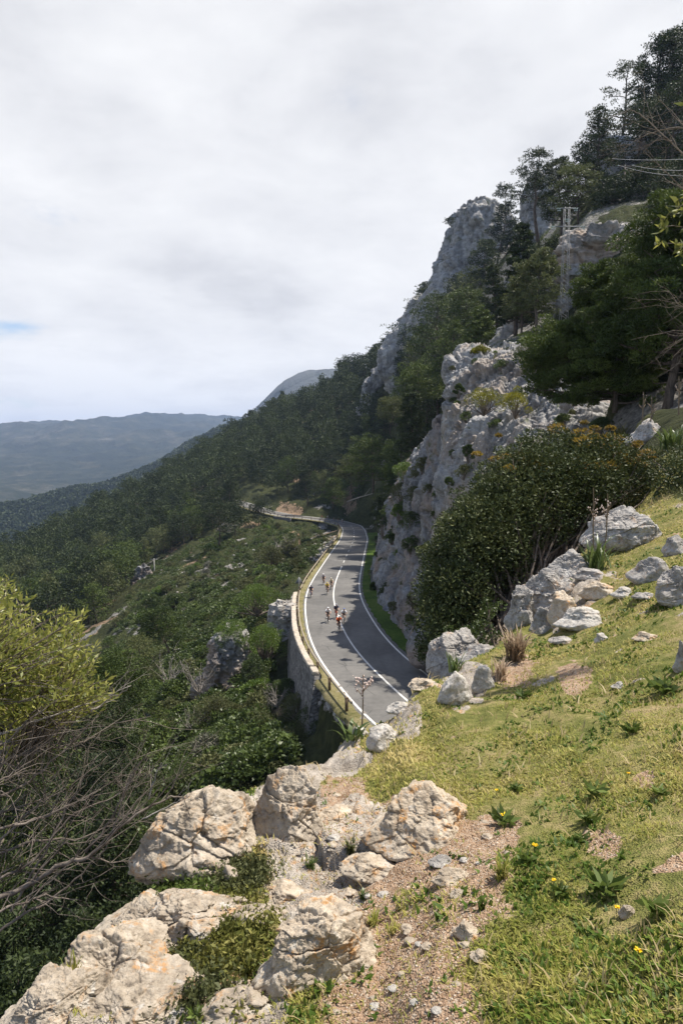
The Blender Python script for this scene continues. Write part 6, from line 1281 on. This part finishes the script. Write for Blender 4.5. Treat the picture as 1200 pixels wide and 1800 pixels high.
def torus(mb, c, R_, r_, axis_x=True, n=32, m_=8):
    a = np.arange(n) / n * 2 * math.pi; b = np.arange(m_) / m_ * 2 * math.pi; A, B = np.meshgrid(a, b, indexing='ij')
    V = np.stack((np.sin(B) * r_, np.cos(A) * (R_ + np.cos(B) * r_), np.sin(A) * (R_ + np.cos(B) * r_)), -1).reshape(-1, 3) + np.array(c); i, j = np.meshgrid(np.arange(n), np.arange(m_), indexing='ij')
    F = np.stack((i * m_ + j, ((i + 1) % n) * m_ + j, ((i + 1) % n) * m_ + (j + 1) % m_, i * m_ + (j + 1) % m_), -1).reshape(-1, 4); return mb.add(V, F)
def make_bike(mf):                # bicycle heading -Y (towards us), wheels on z = 0
    t = empty('road_bicycle', (0, 0, 0)); W1, W2 = np.array((0, -.50, .34)), np.array((0, .49, .34))
    for c in (W1, W2):
        mb = MB(); torus(mb, c, .325, .014); w = mb.build('wheel', M_TYRE, t, True); mb = MB(); torus(mb, c, .305, .012); 
        for k in range(16): a = k * math.pi / 8; mb.tube([c, c + np.array((0, math.cos(a), math.sin(a))) * .3], .0022, 3, False)
        mb.tube([c - (.04, 0, 0), c + (.04, 0, 0)], .018, 8); mb.build('rim', M_RIMM, w)
    bb = np.array((0, .09, .27)); st = np.array((0, .24, .80)); hd = np.array((0, -.36, .82)); hl = np.array((0, -.39, .66)); mb = MB()
    for a, b, r in ((bb, st, .016), (bb, hl, .020), (st * (1, 1, .97), hd, .016), (hd + (0, 0, .05), hl, .018)): mb.tube([a, b], r, 8)
    for s_ in (-1, 1):
        mb.tube([bb + (s_ * .02, 0, 0), W2 + (s_ * .05, 0, 0)], .009, 6); mb.tube([st + (s_ * .015, 0, -.05), W2 + (s_ * .05, 0, 0)], .007, 6); mb.tube([hl + (s_ * .04, 0, 0), W1 + (s_ * .045, 0, 0)], .010, 6)
    mb.tube([hl - (.045, 0, 0), hl + (.045, 0, 0)], .012, 6); mb.build('frame', mf, t, True)
    mb = MB(); mb.tube([st, st + (0, .03, .14)], .013, 6); V, F = ico(3); V = V * (.07, .135, .028); V[:, 0] *= 1 - .55 * sstep(-.02, -.12, V[:, 1]); mb.add(V + st + (0, .02, .165), None, F); mb.build('saddle', M_TYRE, t, True)
    mb = MB(); h0 = hd + (0, -.02, .09); mb.tube([hd, h0, h0 + (0, -.08, .01)], .014, 6); h1 = h0 + (0, -.08, .01); mb.tube([h1 - (.2, 0, 0), h1 + (.2, 0, 0)], .013, 8)
    for s_ in (-1, 1): mb.tube(catmull([h1 + (s_ * .2, 0, 0), h1 + (s_ * .205, -.09, -.005), h1 + (s_ * .205, -.12, -.07), h1 + (s_ * .21, -.06, -.13), h1 + (s_ * .21, .0, -.135)], 4), .013, 6); mb.tube([h1 + (s_ * .205, -.10, .0), h1 + (s_ * .205, -.13, .05)], .014, 6)
    mb.build('handlebar', M_TYRE, t, True)
    mb = MB(); mb.tube([bb - (.07, 0, 0), bb + (.07, 0, 0)], .016, 6)
    for s_, a in ((-1, 1.2), (1, 1.2 + math.pi)): e = bb + (s_ * .075, -math.cos(a) * .165, math.sin(a) * .165); mb.tube([bb + (s_ * .06, 0, 0), e], .010, 6); mb.box(e + (s_ * .05, 0, 0), (.09, .06, .02))
    mb.build('crankset', M_RIMM, t); return t
def skin_mesh(name, V, E, Rd, mat, parent, sub=2, root=0):
    me = bpy.data.meshes.new(name); me.from_pydata([tuple(v) for v in V], E, []); o = bpy.data.objects.new(name, me); COL.objects.link(o)
    md = o.modifiers.new('s', 'SKIN'); md.use_smooth_shade = True
    for i, r in enumerate(Rd):
        q = me.skin_vertices[0].data[i]; q.radius = (r, r) if np.isscalar(r) else r; q.use_root = i == root
    sb = o.modifiers.new('u', 'SUBSURF'); sb.levels = sub; sb.render_levels = sub; bpy.context.view_layer.update(); dg = bpy.context.evaluated_depsgraph_get()
    m2 = bpy.data.meshes.new_from_object(o.evaluated_get(dg)); o.modifiers.clear(); o.data = m2; m2.materials.clear(); m2.materials.append(mat); o.parent = parent; return o
def make_rider(jk, hk, crouch=0.):
    t = empty('person', (0, 0, 0)); hipz, hipy = .97, .26; pel = (0, hipy, hipz); c1 = (0, .10, 1.14 - .04 * crouch); c2 = (0, -.10, 1.27 - .09 * crouch); nk = (0, -.20, 1.34 - .10 * crouch); hb = (0, -.25, 1.40 - .10 * crouch); ht = (0, -.31, 1.50 - .10 * crouch)
    V = [pel, c1, c2, nk, hb, ht]; E = [(0, 1), (1, 2), (2, 3), (3, 4), (4, 5)]; Rd = [(.135, .10), (.135, .095), (.15, .10), .055, .075, .070]; segs = {}
    for s_, cr_a in ((-1, 1.2), (1, 1.2 + math.pi)):
        b = len(V); ft = np.array((s_ * .11, .09 - math.cos(cr_a) * .165, .27 + math.sin(cr_a) * .165)); hp = np.array((s_ * .09, hipy - .01, hipz - .04)); an = ft + (0, .09, .09)
        d = an - hp; D_ = np.linalg.norm(d); up = np.array((0, -1, .25)); up = up - d * (up @ d) / D_ ** 2; up /= np.linalg.norm(up); L1 = L2 = .45; h_ = math.sqrt(max(.02, L1 ** 2 - (D_ / 2) ** 2)) if D_ < .9 else .05; kn = hp + d * .5 + up * h_
        V += [tuple(hp), tuple(kn), tuple(an), tuple(ft + (0, -.06, .03))]; E += [(0, b), (b, b + 1), (b + 1, b + 2), (b + 2, b + 3)]; Rd += [.088, .058, .036, .035]; segs[s_, 'leg'] = (hp, kn, an, ft)
        sh = np.array((s_ * .18, c2[1] - .03, c2[2] + .03)); ha = np.array((s_ * .205, -.56, .955)); d = ha - sh; D_ = np.linalg.norm(d); el = sh + d * .5 + np.array((s_ * .06, .06, -.07)); wr = ha + (0, .05, .035)
        b = len(V); V += [tuple(sh), tuple(el), tuple(wr), tuple(ha)]; E += [(2, b), (b, b + 1), (b + 1, b + 2), (b + 2, b + 3)]; Rd += [.060, .040, .028, (.040, .022)]; segs[s_, 'arm'] = (sh, el, wr, ha)
        for k in range(4):        # fingers curled round the hood
            b2 = len(V); a0 = ha + (s_ * (-.024 + .016 * k), -.025, .012); V += [tuple(a0), tuple(a0 + (0, -.026, -.006)), tuple(a0 + (0, -.024 + .004 * (k == 3), -.030))]; E += [(b + 3, b2), (b2, b2 + 1), (b2 + 1, b2 + 2)]; Rd += [.0095, .0085, .008]
        b2 = len(V); V += [tuple(ha + (-s_ * .034, -.002, .0)), tuple(ha + (-s_ * .036, -.022, -.02))]; E += [(b + 3, b2), (b2, b2 + 1)]; Rd += [.011, .009]
    # a face: nose, chin and ears grown out of the head
    hd_ = np.array(hb) * .45 + np.array(ht) * .55; b = len(V); V += [tuple(hd_ + (0, -.085, -.012)), tuple(hd_ + (0, -.068, -.065))]; E += [(5, b), (4, b + 1)]; Rd += [.016, .030]
    body = skin_mesh('body', V, E, Rd, M_SKIN, t)
    # clothes: jersey over trunk and upper arms, shorts over the thighs
    jv = [pel, c1, c2, nk]; je = [(0, 1), (1, 2), (2, 3)]; jr = [(.15, .115), (.155, .112), (.17, .118), .062]; sv = [pel, tuple(np.array(pel) * .6 + np.array(c1) * .4)]; se = [(0, 1)]; sr = [(.152, .118), (.15, .112)]
    for s_ in (-1, 1):
        sh, el, wr, ha = segs[s_, 'arm']; b = len(jv); jv += [tuple(sh), tuple(sh + (el - sh) * .75)]; je += [(2, b), (b, b + 1)]; jr += [.072, .052]
        hp, kn, an, ft = segs[s_, 'leg']; b = len(sv); sv += [tuple(hp), tuple(hp + (kn - hp) * .72)]; se += [(0, b), (b, b + 1)]; sr += [.100, .076]
    skin_mesh('jersey', jv, je, jr, M_JER[jk], t); skin_mesh('shorts', sv, se, sr, M_SHORT, t)
    mb = MB(); V_, F_ = ico(3); V2 = V_ * (.098, .135, .085); V2[:, 2] = np.where(V2[:, 2] < 0, V2[:, 2] * .25, V2[:, 2]); mb.add(V2 + np.array(ht) + (0, .0, .02), None, F_); mb.build('helmet', M_HEL[hk], t, True)
    for s_ in (-1, 1):
        ft = segs[s_, 'leg'][3]; mb = MB(); V2 = V_ * (.042, .135, .042); V2[:, 2] = np.maximum(V2[:, 2], -.02); mb.add(V2 + ft + (0, -.02, .035), None, F_); mb.build('shoe', M_SHOE, t, True)
    return t
def copy_tree(o, parent=None):
    c = o.copy(); COL.objects.link(c); c.parent = parent
    for ch in list(o.children): copy_tree(ch, c)
    return c
bikes = {}; riders = {}
def cyclist(px, py, jk, hk, fr, lab, crouch=.5, dyaw=0.):
    """px, py = front wheel contact in the picture"""
    s_ = s_near(px, py); v = onroad(px, py) if py > 930 else P(px, py, math.hypot(*[np.interp(s_, CS, CL[:, k]) for k in (0, 1)]))
    c = np.array([np.interp(s_, CS, CL[:, k]) for k in range(3)]); n_ = np.array([np.interp(s_, CS, CN[:, k]) for k in range(3)]); off = float((v - c)[:2] @ n_[:2]); T_ = np.array([np.interp(s_, CS, CT[:, k]) for k in range(3)])
    off = max(-3., min(3., off)); p = c + n_ * off + T_ * .5; p[2] = np.interp(s_ + .5, CS, CL[:, 2]) + .03; yaw = math.atan2(T_[1], T_[0]) - math.pi / 2 + dyaw; tilt = math.atan(RS) if py > 930 else 0
    if fr not in bikes: b = make_bike(M_FRAME[fr]); bikes[fr] = b
    else: b = copy_tree(bikes[fr])
    r = make_rider(jk, hk, crouch)
    for o in (b, r): o.location = p; o.rotation_euler = (-tilt, 0, yaw)
    tag(b, 'road bicycle ridden by the ' + lab, 'bicycle', 'bicycles on the road'); tag(r, 'cyclist, the ' + lab, 'person', 'cyclists on the road')
for a in [(598, 1116, 'orange', 'white', 0, 'orange jersey rider at the front of the nearest bunch'), (579, 1103, 'white', 'white', 0, 'white jersey rider on the left of the nearest bunch'), (604, 1096, 'white', 'blue', 2, 'pale jersey rider just right behind the orange one'), (592, 1091, 'dark', 'grey', 1, 'dark kit rider rearmost in the nearest bunch'),
          (546, 1055, 'dark', 'dark', 3, 'dark clad rider alone by the left edge line'), (575, 1046, 'yellow', 'yellow', 0, 'dark yellow rider leading the middle trio'), (582, 1037, 'cream', 'cream', 0, 'cream jersey rider of the middle trio by the centre line'), (569.5, 1025, 'grey', 'white', 0, 'grey jersey rider behind the middle trio'),
          (602, 923, 'white', 'white', 0, 'white clad rider leading the far bunch'), (595, 921.5, 'black', 'grey', 0, 'black clad rider second in the far bunch'), (587, 921.5, 'black', 'black', 0, 'black clad rider third in the far bunch'), (577, 917, 'white', 'white', 3, 'white helmeted rider fourth in the far bunch'), (567, 915.5, 'red', 'black', 0, 'dark red rider at the tail of the far bunch')]:
    cyclist(*a)

# ------------------------------------------------------------------ sign, poles, pylon and wires
M_CONC = plain('pole_concrete', (.36, .35, .33), .9, .2, var=.15); M_GALV = plain('galvanised_lattice', (.20, .205, .21), .6, .4, metal=.2, var=.15); M_WOODP = plain('pole_wood', (.13, .11, .10), .9, .2, var=.2)
M_GLASS = Mat('insulator_glass', .12, .8); M_GLASS.color((.55, .66, .63)); M_GLASS.b.inputs['Transmission Weight'].default_value = .4; M_GLASS = M_GLASS.m
s_ = s_near(541, 1040); p = road_at(s_, -5.6, -.1)
p = P(526, 1066, math.hypot(p[0], p[1])); g = p; t = empty('road_sign', g, 'road sign seen from behind on a thin grey post beside the guardrail', 'road sign'); mb = MB(); mb.tube([(0, 0, -.4), (0, 0, 3.6)], .04, 8); mb.build('post', M_GALV, t)
mb = MB(); a = np.arange(24) / 24 * 2 * math.pi; V = [(math.cos(q) * .42, -.05, 3.25 + math.sin(q) * .42) for q in a] + [(math.cos(q) * .42, -.075, 3.25 + math.sin(q) * .42) for q in a]; i = np.arange(24)
tri = [(0, 3.75), (-.52, 2.85), (.52, 2.85)]; V = [(x_, .06, z_) for x_, z_ in tri] + [(x_, .085, z_) for x_, z_ in tri]
mb.add(V, [(0, 1, 4, 3), (1, 2, 5, 4), (2, 0, 3, 5)], [(0, 2, 1), (3, 4, 5)]); mb.build('sign_plate', M_GALV, t); mb = MB(); mb.box((0, .045, 3.1), (.5, .03, .05)); mb.box((0, .045, 3.4), (.3, .03, .05)); mb.build('bracket', M_GALV, t)
p = P(505, 0, 1); 
def upole(px, py, py2, r, label, mat, rad=.14, arm=1.2, arms=1, ins=3, lean=0.):
    p = P(px, py, r); H_ = (py - py2) * r / 1200; t = empty('utility_pole', p, label, 'utility pole'); mb = MB(); mb.tube([(0, 0, -1), (lean * H_, 0, H_)], [rad, rad * .65], 8); mb.build('pole', mat, t)
    for k in range(arms):
        mb = MB(); z_ = H_ - .25 - k * 1.1; mb.box((lean * z_, -.12, z_), (arm, .09, .10)); mb.build('crossarm', mat, t)
        for j in range(ins): mb = MB(); x_ = (j - (ins - 1) / 2) * arm / max(1, ins - 1) * .9; V_, F_ = ico(2); mb.add(V_ * (.06, .06, .09) + (lean * z_ + x_, -.12, z_ + .13), None, F_); mb.build('insulator', M_GLASS, t)
    return t, p, H_
upole(272, 1018, 982, 190, 'concrete utility pole with a short crossarm on the left end of the open slope', M_CONC, .17, 1.9)
upole(207, 1042, 1026, 235, 'small pale pole standing at the forest edge on the far left slope', M_CONC, .1, .8)
_, pp, ph = upole(1094, 400, 305, 104, 'dark wooden utility pole among the pines at the upper right', M_WOODP, .17, 2.2, 1, 3)
# lattice pylon
r_ = 70; pb = P(990, 556, r_); H_ = (556 - 384) * r_ / 1200; t = empty('lattice_pylon', pb, 'slender galvanised lattice pylon with glass insulators before the terraced rock', 'pylon'); mb = MB(); nb = 26; wb, wt = .33, .21
for sx in (-1, 1):
    for sy in (-1, 1): mb.tube([(sx * wb, sy * wb, -1.5), (sx * wt, sy * wt, H_)], .032, 4)
for k in range(nb):
    z0, z1 = -1 + k * (H_ + 1) / nb, -1 + (k + 1) * (H_ + 1) / nb; w0 = wb + (wt - wb) * z0 / H_; w1 = wb + (wt - wb) * z1 / H_; f = 1 if k % 2 else -1
    for sy in (-1, 1): mb.tube([(-f * w0, sy * w0, z0), (f * w1, sy * w1, z1)], .014, 3, False); mb.tube([(sy * w0, -f * w0, z0), (sy * w1, f * w1, z1)], .014, 3, False)
mb.build('mast', M_GALV, t)
ins_pts = []
for z_, xs in ((H_ - .2, (-.85, .72)), (H_ - 1.85, (-1.35, 1.45)), (H_ - 1.2, (-.05,))):
    if len(xs) > 1: mb = MB(); mb.box(((xs[0] + xs[1]) / 2, -.36, z_), (xs[1] - xs[0], .07, .09)); mb.build('crossarm', M_GALV, t)
    for x_ in xs:
        mb = MB()
        for q in range(4): V_, F_ = ico(2); mb.add(V_ * (.09, .09, .035) + (x_ + (.12 * q - .2), -.42, z_ - .05 + .05 * (q % 2)), None, F_)
        for q in range(3): V_, F_ = ico(2); mb.add(V_ * (.04, .08, .08) + (x_ + (.12 * q - .12), -.42, z_ - .2), None, F_)
        mb.build('insulator', M_GLASS, t); ins_pts.append(pb + (x_, -.42, z_))
M_WIRE = plain('wire_metal', (.45, .44, .43), .5, .5)
def wire(a, b, sag, label, rad=.018):
    u = np.linspace(0, 1, 30)[:, None]; q = np.array(a) + (np.array(b) - a) * u; q[:, 2] -= (4 * sag * u * (1 - u))[:, 0]; mb = MB(); mb.tube(q, rad, 4); tag(mb.build('power_line', M_WIRE), label, 'power line')
wire(P(1075, 279, 100), P(1330, 268, 84), .4, 'upper power line running to the right edge above the wooden pole', .022); wire(pp + (.9, -.12, ph - .1), P(1330, 282, 80), .8, 'lower power line from the wooden pole to the right edge', .022); wire(pp + (-.9, -.12, ph - .1), P(1330, 300, 78), .9, 'third power line sagging below the other two at the right edge', .018)
# fallen pale trunk above the bend
t = MB(); t.tube(limb(P(610, 882, 200), P(655, 868, 190), np.random.default_rng(2), 8, .05), np.linspace(.22, .09, 8), 6); t.tube(limb(P(640, 872, 193), P(650, 858, 192), np.random.default_rng(3), 5, .05), np.linspace(.1, .04, 5), 5); tag(t.build('fallen_trunk', M_DEAD), 'pale fallen tree trunk on the slope just above the bend', 'fallen trunk')
# rubble spread under the bend
def rubble(n, poly, r0, r1, smin, smax, seed, name, label, mat):
    rng = np.random.default_rng(seed); V, F, L_ = [], [], []; V0, F0 = ico(1); k = 0
    while k < n:
        x, y = rng.uniform(min(p[0] for p in poly), max(p[0] for p in poly)), rng.uniform(min(p[1] for p in poly), max(p[1] for p in poly))
        if not inpoly(np.array([x]), np.array([y]), poly)[0]: continue
        q = hit(x, y, r0, r1)
        if q is None: k += 1; continue
        s = rng.uniform(smin, smax) * rng.uniform(.4, 1); V.append(V0 * s * rng.uniform(.6, 1.2, 3) * (1 + .2 * rng.normal(size=(len(V0), 1))) + q); F.append(F0 + k * 0 + len(V0) * (len(V) - 1)); L_.append(np.full(len(V0), rng.random())); k += 1
    o = mesh_np(name, np.concatenate(V), np.concatenate(F), mat, False, attrs={'lv': np.concatenate(L_)}); o['kind'] = 'stuff'; tag(o, label, 'rubble')
m = Mat('rubble_stone', .95, .15); m.color(m.ramp(m.attr('lv'), [(0, (.13, .115, .10)), (.6, (.27, .25, .23)), (1, (.42, .40, .37))])); M_RUB = m.m
rubble(420, [(545, 962), (560, 940), (596, 945), (585, 965), (560, 990), (540, 985)], 90, 260, .15, .55, 3, 'rubble', 'loose grey rubble on the bank inside the bend', M_RUB)
rubble(300, [(480, 1060), (525, 1045), (524, 1090), (500, 1095)], 60, 110, .1, .4, 4, 'rubble', 'pale broken stones on the bank at the top end of the wall', M_RUB)
rubble(420, [(560, 1195), (600, 1210), (650, 1270), (640, 1290), (600, 1270), (560, 1235)], 38, 60, .06, .3, 5, 'rubble', 'reddish stones spilling past the lower end of the wall', M_RUB)
rubble(380, [(300, 1180), (345, 1130), (350, 1150), (270, 1250), (200, 1330), (190, 1310)], 50, 140, .12, .5, 6, 'scree', 'pale scree running down the gully slope', M_RUB)
rubble(110, [(230, 1060), (400, 980), (480, 940), (500, 990), (380, 1080), (240, 1110)], 90, 260, .2, .8, 7, 'scree', 'scattered white stones on the open slope', M_RUB)
# ------------------------------------------------------------------ the air
hz = MB(); hz.box((0, 3900, -40), (9800, 9800, 920)); 
m = bpy.data.materials.new('haze_air'); m.use_nodes = True; t_ = m.node_tree; t_.nodes.clear(); o_ = t_.nodes.new('ShaderNodeOutputMaterial'); v_ = t_.nodes.new('ShaderNodeVolumePrincipled')
v_.inputs['Color'].default_value = (.50, .66, 1, 1); v_.inputs['Density'].default_value = 1.05e-4; v_.inputs['Anisotropy'].default_value = .2; t_.links.new(v_.outputs[0], o_.inputs['Volume'])
h_ = hz.build('haze', m); h_['kind'] = 'stuff'; h_.data.materials[0] = m
tag(h_, 'pale blue haze lying over the valley and the far mountains', 'haze')
